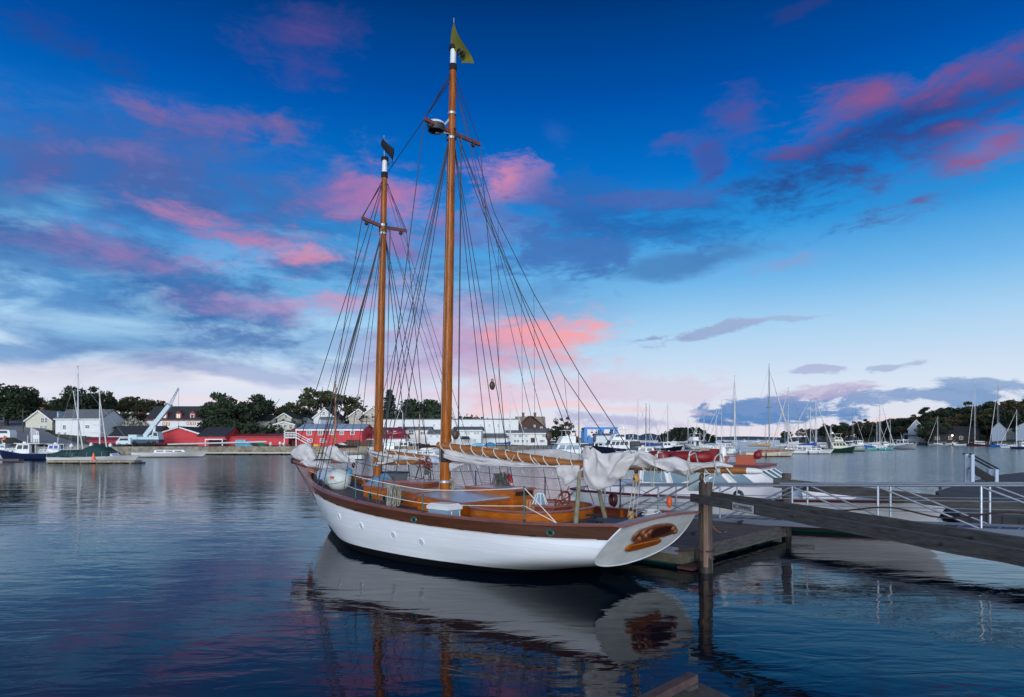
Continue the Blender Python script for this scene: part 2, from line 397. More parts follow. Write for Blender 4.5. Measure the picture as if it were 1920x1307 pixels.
class Frame:
    """local frame of a moored thing; maps measured picture points to local (s, t, z) on planes of that thing"""
    def __init__(f, ox, oy, ux, uy, sc=1., z0=0.):
        l = hypot(ux, uy); f.o = (ox, oy); f.u = (ux/l, uy/l); f.p = (-uy/l, ux/l); f.sc = sc; f.z0 = z0; f.yaw = atan2(uy, ux)
    def at(f, px, py, t=0.):
        r = (px-960)/FX; q = t*f.sc; ax = f.o[0]+q*f.p[0]; ay = f.o[1]+q*f.p[1]
        s = (ax-r*ay)/(r*f.u[1]-f.u[0]); Y = ay+s*f.u[1]; z = Z(py, Y)
        return (s/f.sc, t, (z-f.z0)/f.sc)
    def ats(f, px, py, s):   # on the plane s = const
        r = (px-960)/FX; q = s*f.sc; ax = f.o[0]+q*f.u[0]; ay = f.o[1]+q*f.u[1]
        t = (ax-r*ay)/(r*f.p[1]-f.p[0]); Y = ay+t*f.p[1]; z = Z(py, Y)
        return (s, t/f.sc, (z-f.z0)/f.sc)
    def atz(f, px, py, z):
        zw = z*f.sc+f.z0; D = (EYE-zw)*FX/(py-HZ); x = X(px, D)-f.o[0]; y = D-f.o[1]
        return ((x*f.u[0]+y*f.u[1])/f.sc, (x*f.p[0]+y*f.p[1])/f.sc, z)
# ================================================================ WATER
def water_mat():
    m = bpy.data.materials.new('water'); m.use_nodes = True; t = m.node_tree; t.nodes.clear()
    o = t.nodes.new('ShaderNodeOutputMaterial'); p = t.nodes.new('ShaderNodeBsdfPrincipled'); t.links.new(p.outputs[0], o.inputs[0])
    p.inputs['Base Color'].default_value = (.001, .006, .014, 1); p.inputs['Roughness'].default_value = .035; p.inputs['IOR'].default_value = 1.29
    tc = t.nodes.new('ShaderNodeTexCoord')
    def nz(sc, rot, scale, det, dist=0.):
        mp = t.nodes.new('ShaderNodeMapping'); mp.inputs['Scale'].default_value = sc; mp.inputs['Rotation'].default_value = (0, 0, rot); t.links.new(tc.outputs['Object'], mp.inputs[0])
        n = t.nodes.new('ShaderNodeTexNoise'); n.inputs['Scale'].default_value = scale; n.inputs['Detail'].default_value = det; n.inputs['Distortion'].default_value = dist
        t.links.new(mp.outputs[0], n.inputs['Vector']); return n.outputs['Fac']
    def mth(op, a, b, c=None):
        n = t.nodes.new('ShaderNodeMath'); n.operation = op
        for i, v in enumerate((a, b, c)):
            if v is None: continue
            if isinstance(v, (int, float)): n.inputs[i].default_value = v
            else: t.links.new(v, n.inputs[i])
        return n.outputs[0]
    h = mth('MULTIPLY', nz((.6, 1.3, 1), .25, .45, 2, .6), .022)
    h = mth('MULTIPLY_ADD', nz((.6, 1.5, 1), .15, 1.7, 3, .8), .0078, h)
    # breeze patches: fine ripples come and go over the basin
    patch = nz((.5, 1, 1), .3, .05, 3, .5)
    mr = t.nodes.new('ShaderNodeMapRange'); mr.interpolation_type = 'SMOOTHSTEP'; t.links.new(patch, mr.inputs[0]); mr.inputs[1].default_value = .42; mr.inputs[2].default_value = .6; mr.inputs[3].default_value = .35; mr.inputs[4].default_value = 1.3
    fine = mth('MULTIPLY', nz((.7, 1.4, 1), -.2, 7.0, 3, .4), .0015)
    h = mth('MULTIPLY_ADD', fine, mr.outputs[0], h)
    # open water beyond the basin is rougher
    s = t.nodes.new('ShaderNodeSeparateXYZ'); t.links.new(tc.outputs['Object'], s.inputs[0])
    far = t.nodes.new('ShaderNodeMapRange'); far.interpolation_type = 'SMOOTHSTEP'; t.links.new(mth('MULTIPLY_ADD', s.outputs[0], .6, s.outputs[1]), far.inputs[0]); far.inputs[1].default_value = 12; far.inputs[2].default_value = 95; far.inputs[3].default_value = 0; far.inputs[4].default_value = 1
    big = mth('MULTIPLY', nz((.45, 1.3, 1), .37, 1.3, 6, 1.2), .10)
    h = mth('MULTIPLY_ADD', big, far.outputs[0], h)
    b = t.nodes.new('ShaderNodeBump'); b.inputs['Strength'].default_value = 1; b.inputs['Distance'].default_value = 1
    t.links.new(h, b.inputs['Height']); t.links.new(b.outputs[0], p.inputs['Normal'])
    rr = t.nodes.new('ShaderNodeMapRange'); t.links.new(far.outputs[0], rr.inputs[0]); rr.inputs[3].default_value = .03; rr.inputs[4].default_value = .12
    t.links.new(rr.outputs[0], p.inputs['Roughness'])
    return m
w = MB(); w.add([(-5000, -60, 0), (5000, -60, 0), (5000, 9000, 0), (-5000, 9000, 0)], [(0, 1, 2, 3)])
tag(w.build('water', water_mat(), fix=False), kind='structure')
# ================================================================ LAND
def landmesh(name, m, poly_xy, hfun, step=4.):
    xs = [p[0] for p in poly_xy]; ys = [p[1] for p in poly_xy]
    def inside(x, y):
        c = False; n = len(poly_xy)
        for i in range(n):
            x1, y1 = poly_xy[i]; x2, y2 = poly_xy[(i+1) % n]
            if (y1 > y) != (y2 > y) and x < (x2-x1)*(y-y1)/(y2-y1)+x1: c = not c
        return c
    pass
def shoreL(x):   # front line of the left bank, distance by x
    return interp(x, [-400, -150, -80, -30, 0, 14, 30, 60, 90], [100, 118, 134, 140, 150, 178, 215, 260, 300])
def hL(x, y):
    d = y-shoreL(x)
    if d < 0: return -1.5
    z = 1.45
    z += 1.2*sstep((d-12)/30)*sstep((40-x)/60)
    z += 7.5*sstep((d-45)/110)*sstep((10-x)/60)
    z += 3.0*sstep((-95-x)/50)*sstep((d-18)/60)
    return z
def shoreR(px): return interp(px, [1420, 1500, 1600, 1700, 1800, 1920, 2100, 2300], [640, 530, 455, 400, 362, 325, 290, 270])
def hR(x, y):
    d = y-shoreR(960+FX*x/y)
    if d < 0: return -2
    return .9+2.0*sstep(d/20)+9*sstep((d-18)/120)*sstep((960+FX*x/y-1540)/200)
def terrain(name, m, x0, x1, nx, shore, depth, ny, h):
    g = MB()
    def fn(u, v):
        x = lerp(x0, x1, u); y = shore(x)+(v**1.6)*depth
        z = h(x, y+.01)+(.25*mnoise.noise((x*.05, y*.05, 0)) if v > .1 else 0)
        if v == 0: z = -1.5
        if 0 < v < 1.5/ny: y = shore(x)+.05
        return (x, y, z)
    g.grid(fn, nx, ny); return tag(g.build(name, m, smooth='all'), kind='structure')
terrain('ground', ground, -420, 62, 160, shoreL, 420, 90, hL)
g = MB()
def hfn(u, v):
    px = lerp(1462, 2300, u); D = shoreR(px)+(v**1.5)*260*sstep(u*9+.15)+(.1 if v else 0); x = X(px, D); return (x, D, -1.5 if v == 0 else hR(x, D))
g.grid(hfn, 60, 24); tag(g.build('hill', grass, smooth='all'), kind='structure')
# stone quay wall faced along the left bank
q = MB()
for i in range(60):
    x0 = lerp(-150, 20, i/60); x1 = lerp(-150, 20, (i+1)/60)
    q.add([(x0, shoreL(x0)-.5, -1), (x1, shoreL(x1)-.5, -1), (x1, shoreL(x1)-.2, 1.5), (x0, shoreL(x0)-.2, 1.5), (x0, shoreL(x0)+.6, 1.5), (x1, shoreL(x1)+.6, 1.5)], [(0, 1, 2, 3), (3, 2, 5, 4)])
tag(q.build('quay_wall', stone), 'long rough stone quay wall along the water below the red sheds', 'wall')
# road up the left bank
rd = MB()
pts = [(-88, 131, 5), (-102, 144, 6.5), (-124, 166, 6.5), (-150, 194, 6.5), (-188, 236, 6)]
def rfn(u, v):
    i = min(int(u*4), 3); k = u*4-i; a, b = pts[i], pts[i+1]
    x = lerp(a[0], b[0], k); y = lerp(a[1], b[1], k); wd = lerp(a[2], b[2], k)
    xx = x+(v-.5)*2*wd; return (xx, y, hL(xx, y)+.45)
rd.grid(rfn, 24, 6); tag(rd.build('road', asph, smooth='all'), kind='structure')
# far ridges on the horizon
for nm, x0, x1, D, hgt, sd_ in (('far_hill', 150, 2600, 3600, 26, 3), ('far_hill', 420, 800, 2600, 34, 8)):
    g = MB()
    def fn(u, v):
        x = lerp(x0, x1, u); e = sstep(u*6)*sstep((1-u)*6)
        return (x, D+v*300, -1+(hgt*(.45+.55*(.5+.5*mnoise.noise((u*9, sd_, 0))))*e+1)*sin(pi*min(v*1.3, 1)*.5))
    g.grid(fn, 80, 6); tag(g.build(nm, mat('hazed_far_forest', (.03, .07, .12), .95), smooth='all'), kind='structure')  # bluish haze of distance is put into the forest colour
# ================================================================ TREES
def leafquads(mb, c, r, n, size, rnd, flat=1.):
    for _ in range(n):
        a = rnd.uniform(0, 2*pi); z = rnd.uniform(-1, 1); rr = rnd.random()**.45*r; q = sqrt(1-z*z)
        p = Vector((c[0]+rr*q*cos(a), c[1]+rr*q*sin(a), c[2]+rr*z*flat))
        u = Vector((rnd.gauss(0, 1), rnd.gauss(0, 1), rnd.gauss(0, .6))).normalized(); w = u.orthogonal().normalized()
        w = Matrix.Rotation(rnd.uniform(0, 6.28), 3, u) @ w; v = u.cross(w)
        s = size*rnd.uniform(.6, 1.4); mb.add([p-w*s, p+v*s*.6, p+w*s, p-v*s*.6], [(0, 1, 2, 3)])
TREES = {}
def tree_template(kind, seed):
    """unit heights: broad 10 m tall crown; returns (crown MB, trunk MB)"""
    rnd = random.Random(seed); cr = MB(); tr = MB(); H = 10.
    if kind == 'broad' or kind == 'open':
        tr.tube([(0, 0, 0), (.05, 0, 1.6), (.1, .05, 3.4)], [.36, .28, .2], 7)
        for i in range(9):
            a = 2*pi*i/9+rnd.uniform(-.3, .3); R = rnd.uniform(2.6, 4.3); zt = rnd.uniform(5, 9.3)
            e = Vector((R*cos(a), R*sin(a), zt)); m = Vector((e.x*.45, e.y*.45, lerp(2.6, zt, .55)))
            tr.tube([(.08, .03, 2.3+.12*i), m, e], [.17, .1, .03], 5)
        nc = 34 if kind == 'broad' else 26
        for i in range(nc):
            a = rnd.uniform(0, 2*pi); ph = rnd.uniform(-.8, 1); rr = rnd.uniform(.55, 1)
            c = (4.6*rr*cos(a)*sqrt(max(0, 1-ph*ph*.75)), 4.6*rr*sin(a)*sqrt(max(0, 1-ph*ph*.75)), 5.2+3.9*ph*rr)
            leafquads(cr, c, rnd.uniform(1.0, 1.75) if kind == 'broad' else rnd.uniform(.8, 1.4), 105 if kind == 'broad' else 62, .30, rnd, .7)
        if kind == 'broad': leafquads(cr, (0, 0, 4.6), 3.6, 420, .42, rnd, .95)
    elif kind == 'spruce':
        tr.tube([(0, 0, 0), (0, 0, 5), (0, 0, 10)], [.2, .12, .02], 6)
        for k in range(20):
            z = 1.2+8.6*k/20; R = 2.3*(1-(z-1)/9.3)*rnd.uniform(.75, 1.15)+.12
            for j in range(8):
                a = rnd.uniform(0, 2*pi)
                for q in range(4):
                    f = (q+1)/4; leafquads(cr, (R*f*cos(a), R*f*sin(a), z-R*f*.25), .3, 5, .22, rnd, .5)
    elif kind == 'pine':
        tr.tube([(0, 0, 0), (.1, 0, 5), (.15, .1, 9.6)], [.22, .15, .05], 6)
        for k in range(15):
            z = 3+6.6*k/15; a = rnd.uniform(0, 2*pi); R = rnd.uniform(1.2, 2.4)*(1.15-k/22)
            tr.tube([(.1, 0, z-.2), (R*cos(a), R*sin(a), z+.2)], [.06, .02], 4)
            leafquads(cr, (R*.75*cos(a), R*.75*sin(a), z+.15), .95, 60, .26, rnd, .35)
    elif kind == 'bush':
        for i in range(9):
            a = rnd.uniform(0, 6.28); leafquads(cr, (3*rnd.random()*cos(a), 2*rnd.random()*sin(a), rnd.uniform(.8, 2)), 1.5, 90, .3, rnd, .8)
        tr.tube([(0, 0, 0), (0, 0, 1.5)], [.1, .05], 5)
    return cr, tr
TT = {}
def tree(px, D, top_py, kind, label, leaf, wide=1., group=None, base=None, name=None):
    seed = random.randint(0, 3); key = (kind, seed if kind in ('broad', 'open') else seed % 2, leaf.name)
    x = X(px, D); zb = base if base is not None else (hL(x, D) if x < 62 else max(.8, hR(x, D))); H = Z(top_py, D)-zb-.2
    nominal = 2.7 if kind == 'bush' else 9.2
    cat_ = 'bush' if kind == 'bush' else 'tree'
    nm = name or {'broad': 'broadleaf_tree', 'open': 'broadleaf_tree', 'spruce': 'spruce_tree', 'pine': 'pine_tree', 'bush': 'bush'}[kind]
    r = thing(nm, label, cat_, (x, D, zb), random.uniform(0, 6.28), group)
    if key not in TT:
        c, t = tree_template(kind, seed+11*len(kind)); a = c.build('crown', leaf, r, fix=False); b = t.build('trunk', bark, r, smooth=True); TT[key] = (a.data, b.data)
    else:
        for n_, me in zip(('crown', 'trunk'), TT[key]):
            o = bpy.data.objects.new(n_, me); scn.collection.objects.link(o); o.parent = r
    r.scale = (H/nominal*wide*1.08, H/nominal*wide*1.08, H/nominal)
    return r
# left bank, picture column, distance, top row
tg = 'trees on the left bank'
for px, D, ty, k, lf, w_, lab in (
    (12, 190, 717, 'broad', leafA, 1.25, 'tall dark flat-crowned tree at the far left above the road'),
    (-40, 185, 735, 'broad', leafA, 1.1, 'dark tree half out of view at the left edge'),
    (52, 230, 748, 'broad', leafA, .9, 'dark tree behind the dark roofed cottage at the road top'),
    (85, 240, 742, 'open', leafB, 1.0, 'olive tree behind the cream gabled house chimney'),
    (118, 240, 744, 'broad', leafA, .9, 'dark tree directly behind the left half of the white barn'),
    (152, 215, 722, 'broad', leafA, 1.0, 'tall airy tree rising above the white barn roof'),
    (190, 225, 732, 'open', leafA, .9, 'airy dark tree between the white barn and the ketch mizzen'),
    (215, 235, 740, 'open', leafB, 1.0, 'olive brown tree right of the white barn'),
    (240, 240, 742, 'broad', leafB, .8, 'olive tree left of the dormered slate roof'),
    (270, 238, 743, 'open', leafB, 1.0, 'brownish tree behind the left end of the dormered slate roof'),
    (298, 244, 748, 'open', leafD, .9, 'reddish thin tree behind the crane boom'),
    (215, 205, 790, 'broad', leafA, .9, 'low dark tree right of the white barn wall'),
    (20, 176, 808, 'bush', leafA, .9, 'dark bush on the verge at the far left'),
    (38, 174, 812, 'bush', leafB, .9, 'olive bush on the verge right of the far left one'),
    (104, 168, 818, 'bush', leafA, .9, 'low dark bush right of the notice board'),
    (88, 160, 824, 'bush', leafB, .7, 'low olive bush at the foot of the bank by the road'),
    (146, 166, 822, 'bush', leafA, .8, 'low dark bush behind the ketch mast foot'),
    (185, 185, 800, 'bush', leafA, .9, 'dark bush against the white barn right corner'),
    (60, 188, 793, 'bush', leafA, .8, 'rounded dark bush below the cream gabled house'),
    (90, 180, 805, 'bush', leafA, .8, 'dark bush beside the white posts near the road'),
    (128, 178, 814, 'bush', leafA, .9, 'low hedge bush in front of the white barn'),
    (160, 178, 816, 'bush', leafA, .8, 'small hedge bush below the white barn window'),
    (248, 190, 784, 'bush', blossom, .8, 'bush covered in pale blossom beside the slate roofed house'),
    (228, 188, 798, 'bush', leafA, 1.0, 'dark bush below the pale blossom bush'),
    (440, 172, 735, 'broad', leafA, 1.15, 'largest dense dark tree behind the long red shed'),
    (415, 178, 752, 'broad', leafA, 1.0, 'dense dark tree merging into the left of the largest tree'),
    (492, 185, 740, 'open', leafA, 1.0, 'layered airy tree on the right of the largest dark tree'),
    (520, 190, 752, 'open', leafA, .8, 'thin spreading tree at the right end of the dark clump'),
    (470, 165, 792, 'bush', leafA, 1.2, 'dark bush beneath the largest tree'),
    (425, 165, 795, 'bush', leafA, 1.2, 'dark bush behind the red porch building'),
    (528, 170, 806, 'bush', leafB, 1.0, 'olive bush behind the long red shed right end'),
    (500, 168, 808, 'bush', leafA, 1.0, 'dark bush behind the middle of the long red shed'),
    (555, 180, 788, 'bush', leafA, 1.1, 'dark bush beside the white gabled house'),
    (600, 200, 724, 'open', leafB, 1.1, 'big wide airy tree behind the white gabled house'),
    (640, 205, 734, 'open', leafB, 1.1, 'spreading olive tree just left of the foremast'),
    (620, 180, 800, 'bush', leafA, 1.1, 'dark bush above the metal roofed red building'),
    (652, 180, 796, 'bush', leafA, 1.0, 'dark bush below the tan twin gabled house'),
    (686, 180, 802, 'bush', leafA, 1.0, 'dark bush just left of the foremast'),
    (731, 195, 733, 'spruce', leafC, 1.1, 'tall dark spruce right beside the foremast'),
    (768, 205, 762, 'open', leafA, .9, 'airy tree between the spruce and the round tree'),
    (786, 200, 745, 'broad', leafA, 1.0, 'round dark tree between the two masts'),
    (806, 205, 755, 'open', leafA, .8, 'ragged tree at the right of the round dark tree'),
    (760, 195, 775, 'bush', leafA, 1.4, 'dark hedge behind the white factory left end'),
    (800, 195, 774, 'bush', leafA, 1.4, 'dark hedge behind the white factory next to the mainmast'),
    (868, 200, 778, 'bush', leafA, .9, 'small dark bush just right of the mainmast above the factory roof'),
    (1043, 215, 797, 'broad', leafA, 1.3, 'green bushy tree right of the white harbour office'),
    (1056, 220, 781, 'open', leafD, .75, 'slender half bare tree left of the blue boat lift'),
    (1075, 216, 817, 'bush', leafB, 1.2, 'low olive bush below the slender bare tree')):
    if k == 'bush' and w_ >= 1.2: pass
    tree(px, D, ty, k, lab, lf, w_, tg if k != 'bush' else 'bushes on the left bank')
rnd = random.Random(8)
for i, (px, ty) in enumerate(((28, 756), (45, 752), (64, 760), (76, 756), (98, 757), (110, 752), (134, 748), (144, 757), (168, 748), (178, 745), (202, 752), (226, 752), (252, 752), (262, 750), (284, 752), (312, 757), (8, 752), (-12, 748), (236, 770), (262, 770), (205, 772), (20, 775), (36, 780))):
    tree(px, (262 if ty < 765 else 214)+rnd.uniform(-6, 6), ty, 'broad' if i % 3 else 'open', f"{['dark', 'brownish', 'olive'][i % 3]} crown in the tree belt {['above the cottage', 'behind the cream house', 'behind the white barn', 'right of the white barn', 'left of the crane boom', 'at the left edge'][0 if px in (28, 45, 36, 20) else 1 if px < 100 and px > 45 else 2 if 98 <= px <= 178 else 3 if px < 240 and px > 178 else 4 if px >= 240 else 5]}, {'its lower front row' if ty >= 765 else 'back row'}", [leafA, leafD, leafB][i % 3], 1.25, tg)
# right bank
prof = lambda px: interp(px, [1460, 1480, 1500, 1540, 1560, 1590, 1620, 1650, 1690, 1730, 1780, 1800, 1850, 1880, 1920, 2000], [812, 810, 806, 802, 798, 790, 792, 785, 784, 777, 762, 763, 752, 752, 750, 745])
tgR = 'trees on the wooded right bank'
rr_ = random.Random(4)
spots = [(1475, 575, 808, 'broad', leafA, 1.2, 'small round tree alone at the left tip of the right bank')]
words = ['dark rounded tree', 'brownish bushy tree', 'dense evergreen tree', 'olive ragged tree']
marks = ['behind the striped blue-cover sloop', 'behind the cream trawler', 'left of the tall bare mast', 'behind the moored lobster boats', 'behind the teal sloop', 'above the white motorboat',
         'left of the pointed grey house', 'behind the pointed grey house', 'right of the pointed grey house', 'above the dark boathouse', 'behind the dark red sloop mast', 'left of the blue sloop mast', 'above the grey harbour house', 'at the right edge of view']
i = 0
for px in range(1508, 1990, 17):
    mk = marks[min(int((px-1505)/30), 13)]
    for row, dd, dy in (('at the skyline', 70, 0), ('lower down the bank', 20, 16)):
        D = shoreR(px)+14+dd*.8
        wd = words[(i*7+len(mk)) % 4]; lf = {'d': leafA, 'b': leafD, 'o': leafB}[wd[0]] if 'evergreen' not in wd else leafC
        side = 'left of two' if (px//17) % 2 else 'right of two'
        spots.append((px+rr_.uniform(-5, 5), D, prof(px)+dy+rr_.uniform(-3, 4), 'broad' if wd[0] != 'o' else 'open', lf, 1.25, f'{wd} {row}, {side} {mk}')); i += 1
spots += [(1733, 405, 766, 'pine', leafC, 1.0, 'pine with a bare layered top beside the pointed grey house'), (1548, 520, 795, 'pine', leafC, 1., 'small pine with layered top above the trawler'),
          (1750, 378, 785, 'open', leafA, 1.2, 'drooping dark tree leaning over the left end of the boathouse'), (1738, 386, 800, 'open', leafA, 1.1, 'low drooping tree at the right corner of the pointed house'),
          (1665, 450, 790, 'pine', leafC, 1., 'layered pine on the skyline above the white motorboat'), (1625, 470, 787, 'pine', leafC, .9, 'narrow pine left of the teal sloop mast')]
for px, D, ty, k, lf, w_, lab in spots: tree(px, D, ty, k, lab, lf, w_, tgR)
# wooded island far out: reads as one mass
isl = MB(); g = MB(); rnd = random.Random(5); D = 640.
def ifn(u, v):
    a = 2*pi*u; R = 1-v; return (X(1287, D)+30*R*cos(a), D+14*R*sin(a), -1+2.6*sin(pi/2*min(1, v*3)))
g.grid(ifn, 24, 5); tag(g.build('island', grass, smooth='all'), kind='structure')
for i in range(150):
    px = rnd.uniform(1238, 1336); e = sstep((px-1232)/40)*sstep((1342-px)/40); t_ = 803+rnd.uniform(-1, 3)+(1-e)*16; xx = X(px, D); yy = D+rnd.uniform(-11, 11); zt = Z(t_, D); zz = 1.5
    while zz < zt: leafquads(isl, (xx, yy, zz), 1.5, 9, 1.0, rnd); zz += 1.5
tag(isl.build('island_wood', leafC, fix=False), 'dark wooded island with a rounded top on the horizon behind the moored boats', 'wood', kind='stuff')
# ================================================================ BUILDINGS
trimw = mat('white_trim', (.78, .78, .76), .6)
trimr = mat('red_trim', (.22, .03, .03), .6)
litw = mat('lit_window', (.5, .4, .2), .3, emit=(1., .85, .65, .45))
def house(name, label, px0, px1, D, depth, eave, ridge, wall, roof, orient='side', base=None, wins=(), yaw=None, trim=None, fm=None, cat='house', chim=(), over=.35, litset=(), hip=0.):
    """front wall spans columns px0..px1 at distance D; eave and ridge are picture rows"""
    x0, x1 = X(px0, D), X(px1, D); W = x1-x0; cx = (x0+x1)/2
    if yaw is None: yaw = -atan2(cx, D) if cx > 60 else 0.
    zb = base if base is not None else (hL(cx, D+.1) if cx < 62 else hR(cx, D))
    zb = max(zb, .9); ze = Z(eave, D)-zb; dr = D+(depth/2 if orient == 'side' else 0)
    zr = Z(ridge, dr)-zb
    r = thing(name, label, cat, (cx, D, zb), yaw); w = W/2
    fm = fm or trimw
    m = MB(); zz = -2.
    if orient == 'side':
        pr = [(-w, 0, zz), (-w, depth, zz), (-w, depth, ze), (-w, depth/2, zr), (-w, 0, ze)]
        m.prism(pr, (W, 0, 0))
    else:
        pr = [(-w, 0, zz), (w, 0, zz), (w, 0, ze), (0, 0, zr), (-w, 0, ze)]
        m.prism(pr, (0, depth, 0))
    m.build('wall', wall, r)
    rf = MB(); th = .18; o = over
    if orient == 'side':
        h = hip
        for sgn, ye, yr in ((1, -o, depth/2), (-1, depth+o, depth/2)):
            sl = (zr-ze)/(depth/2); zl = ze-o*sl
            a = [(-w-o, ye, zl+.04), (w+o, ye, zl+.04), (w+o-h, yr, zr+.04), (-w-o+h, yr, zr+.04)]
            rf.hexa([Vector(p) for p in a]+[Vector(p)+Vector((0, 0, th)) for p in a])
    else:
        for sgn in (-1, 1):
            sl = (zr-ze)/w; zl = ze-o*sl
            a = [(sgn*(w+o), -o, zl+.04), (0, -o, zr+.04), (0, depth+o, zr+.04), (sgn*(w+o), depth+o, zl+.04)]
            rf.hexa([Vector(p) for p in a]+[Vector(p)+Vector((0, 0, th)) for p in a])
    rfo = rf.build('roof', roof, r)
    if trim:
        t = MB()
        if orient == 'gable':
            for sgn in (-1, 1): t.beam((sgn*(w+o), -o-.05, ze-o*(zr-ze)/w), (0, -o-.05, zr), .12, .3)
        else: t.beam((-w-o, -o-.06, ze-o*(zr-ze)/(depth/2)), (w+o, -o-.06, ze-o*(zr-ze)/(depth/2)), .12, .25)
        t.build('trim_board', trim, r)
    for cxp in chim:
        c = MB(); xx = X(cxp, D+depth/2)-cx; c.box(xx-.4, xx+.4, depth/2-.4, depth/2+.4, zr-.6, zr+1.1); c.box(xx-.5, xx+.5, depth/2-.5, depth/2+.5, zr+1.1, zr+1.25)
        c.build('chimney', mat('brick', (.22, .07, .05), .9, var=.3), rfo)
    sf = D/FX
    for i, wn in enumerate(wins):
        px, py, ww, wh = wn[:4]; typ = wn[4] if len(wn) > 4 else 'w'
        x = X(px, D)-cx; z = Z(py, D)-zb; a = ww*sf/2; b = wh*sf/2
        f = MB(); e = .12
        for bx in ((x-a-e, x-a, z-b-e, z+b+e), (x+a, x+a+e, z-b-e, z+b+e), (x-a, x+a, z+b, z+b+e), (x-a, x+a, z-b-e, z-b)): f.box(bx[0], bx[1], -.10, .02, bx[2], bx[3])
        if typ == 'w': f.box(x-.04, x+.04, -.09, .02, z-b, z+b); f.box(x-a, x-.04, -.09, .02, z-.04, z+.04); f.box(x+.04, x+a, -.09, .02, z-.04, z+.04)
        fo = f.build('door' if typ == 'd' else 'window', fm if typ != 'd' else trimr, r)
        g = MB(); g.box(x-a, x+a, -.05, -.03, z-b, z+b)
        g.build('pane' if typ != 'd' else 'panel', litw if i in litset else glass, fo)
    return r
# left bank, left to right
house('cottage', 'dark roofed cottage among trees at the top of the road', 2, 42, 205, 9, 797, 784, greyp, slate, wins=((14, 802, 5, 5), (22, 802, 5, 5)))
house('gabled_house', 'cream gabled house with dark shutters left of the white barn', 48, 98, 186, 10, 789, 770, creamp, greyroof, 'gable', trim=trimw, wins=((80, 788, 5, 8), (87, 788, 4, 8), (78, 801, 4, 6), (86, 801, 4, 6)), chim=(80,), base=4.6)
hb = house('white_barn', 'big plain white barn with grey roof and few windows', 104, 189, 180, 11, 785, 769, whitep, greyroof, base=3.2, wins=((121, 801, 5, 7), (111, 813, 4, 4), (122, 813, 4, 4), (164, 800, 7, 5)), trim=trimw)
s_ = MB(); s_.box(X(97, 178)-X(146, 180), X(104, 180)-X(146, 180), .5, 9, -2, 7.6); s_.build('lean_to', mat('pale_blue_clapboard', (.40, .50, .62), .7, planks=(2, .35, .84)), hb)
hs = house('slate_roofed_house', 'white house with long slate roof and three red dormers behind the crane', 275, 394, 192, 10, 786, 763, whitep, slate, base=5.0, fm=trimr, trim=trimr, wins=((309, 795, 6, 4), (315, 795, 5, 4), (354, 794, 6, 4), (363, 794, 6, 4), (385, 794, 4, 4)), litset=(0, 1, 2, 3))
for px in (311, 337, 363):
    D_ = 193.; x = X(px, D_)-X(334.5, 192); z0 = Z(787, 192)-5.0
    d = MB(); d.prism([(x-.95, .3, z0), (x+.95, .3, z0), (x+.95, .3, z0+1.9), (x, .3, z0+2.7), (x-.95, .3, z0+1.9)], (0, 3.6, 0)); do = d.build('dormer', trimr, hs)
    f = MB(); f.box(x-.55, x+.55, .18, .3, z0+.35, z0+1.75); fo = f.build('window', trimw, do); g = MB(); g.box(x-.38, x+.38, .14, .18, z0+.5, z0+1.6); g.build('pane', litw if px != 363 else glass, fo)
house('red_shed', 'red boat shed with dark roof behind the parked crane', 206, 290, 164, 10, 818, 800, redp, slate, base=1.6, trim=trimw)
house('red_gabled_warehouse', 'wide red warehouse with a broad low gable behind the crane truck', 282, 390, 156, 24, 818, 801, redp, slate, 'gable', base=1.5, trim=trimw)
house('red_low_annex', 'low red annex with small windows left of the wide gabled warehouse', 166, 232, 158, 6, 827, 821, redp, redroof, base=1.5)
hp = house('red_porch_shed', 'red shed with dark roof and open white-posted porch', 372, 422, 152, 11, 818, 802, redp, slate, base=1.5)
p_ = MB(); x0 = X(388, 151)-X(397, 152); x1 = X(421, 151)-X(397, 152); z_ = Z(825, 150)-1.5
p_.box(x0, x1, -2, 0, z_, z_+.25); [p_.box(x-.1, x+.1, -2, -1.8, 0, z_) for x in (x0+.1, x1-.1)]; p_.build('porch', trimw, hp)
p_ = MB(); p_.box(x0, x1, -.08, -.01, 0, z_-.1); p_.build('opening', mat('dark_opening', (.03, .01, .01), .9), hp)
house('long_red_shed', 'long low windowless red shed with a red roof', 421, 541, 154, 9, 819.5, 815, redp, redroof, base=1.5)
hr = house('red_hall', 'red two-storey hall with pale metal roof and white balcony', 558, 679, 146, 12, 806, 796.5, redp, metalroof, base=1.5, trim=trimw,
           wins=((580, 812, 8, 6), (601, 812, 8, 6), (622, 812, 6, 5), (641, 812, 6, 5), (661, 812, 6, 5), (581, 826, 8, 5), (606, 826, 10, 5)))
# its gable porch and balcony at the left end
cxh = X(618.5, 146); g = MB(); xa = X(539, 146)-cxh; xb = X(558, 146)-cxh; zb_ = Z(820, 146)-1.5; zt_ = Z(808, 146)-1.5; zp_ = Z(799, 146)-1.5
g.prism([(xa, 1, zt_), (xb, 1, zt_), ((xa+xb)/2+.6, 1, zp_)], (0, 9, 0)); g.box(xa, xb, 3, 10, -2, zt_); g.build('gable_porch', mat('maroon_clapboard', (.16, .03, .045), .8, planks=(2, .35, .7)), hr)
g = MB(); g.box(xa-.6, xb, -.6, 3, zb_-.2, zb_)
for i in range(9):
    x = lerp(xa-.55, xb-.1, i/8); g.box(x-.05, x+.05, -.58, -.5, zb_, zb_+1.1)
g.box(xa-.6, xb, -.6, -.48, zb_+1.05, zb_+1.2); g.box(xa-.6, xb, -.6, -.48, zb_+.5, zb_+.62)
for x in (xa-.5, xb-.15): g.box(x-.1, x+.1, -.6, -.4, -1, zt_)
bal = g.build('balcony', trimw, hr)
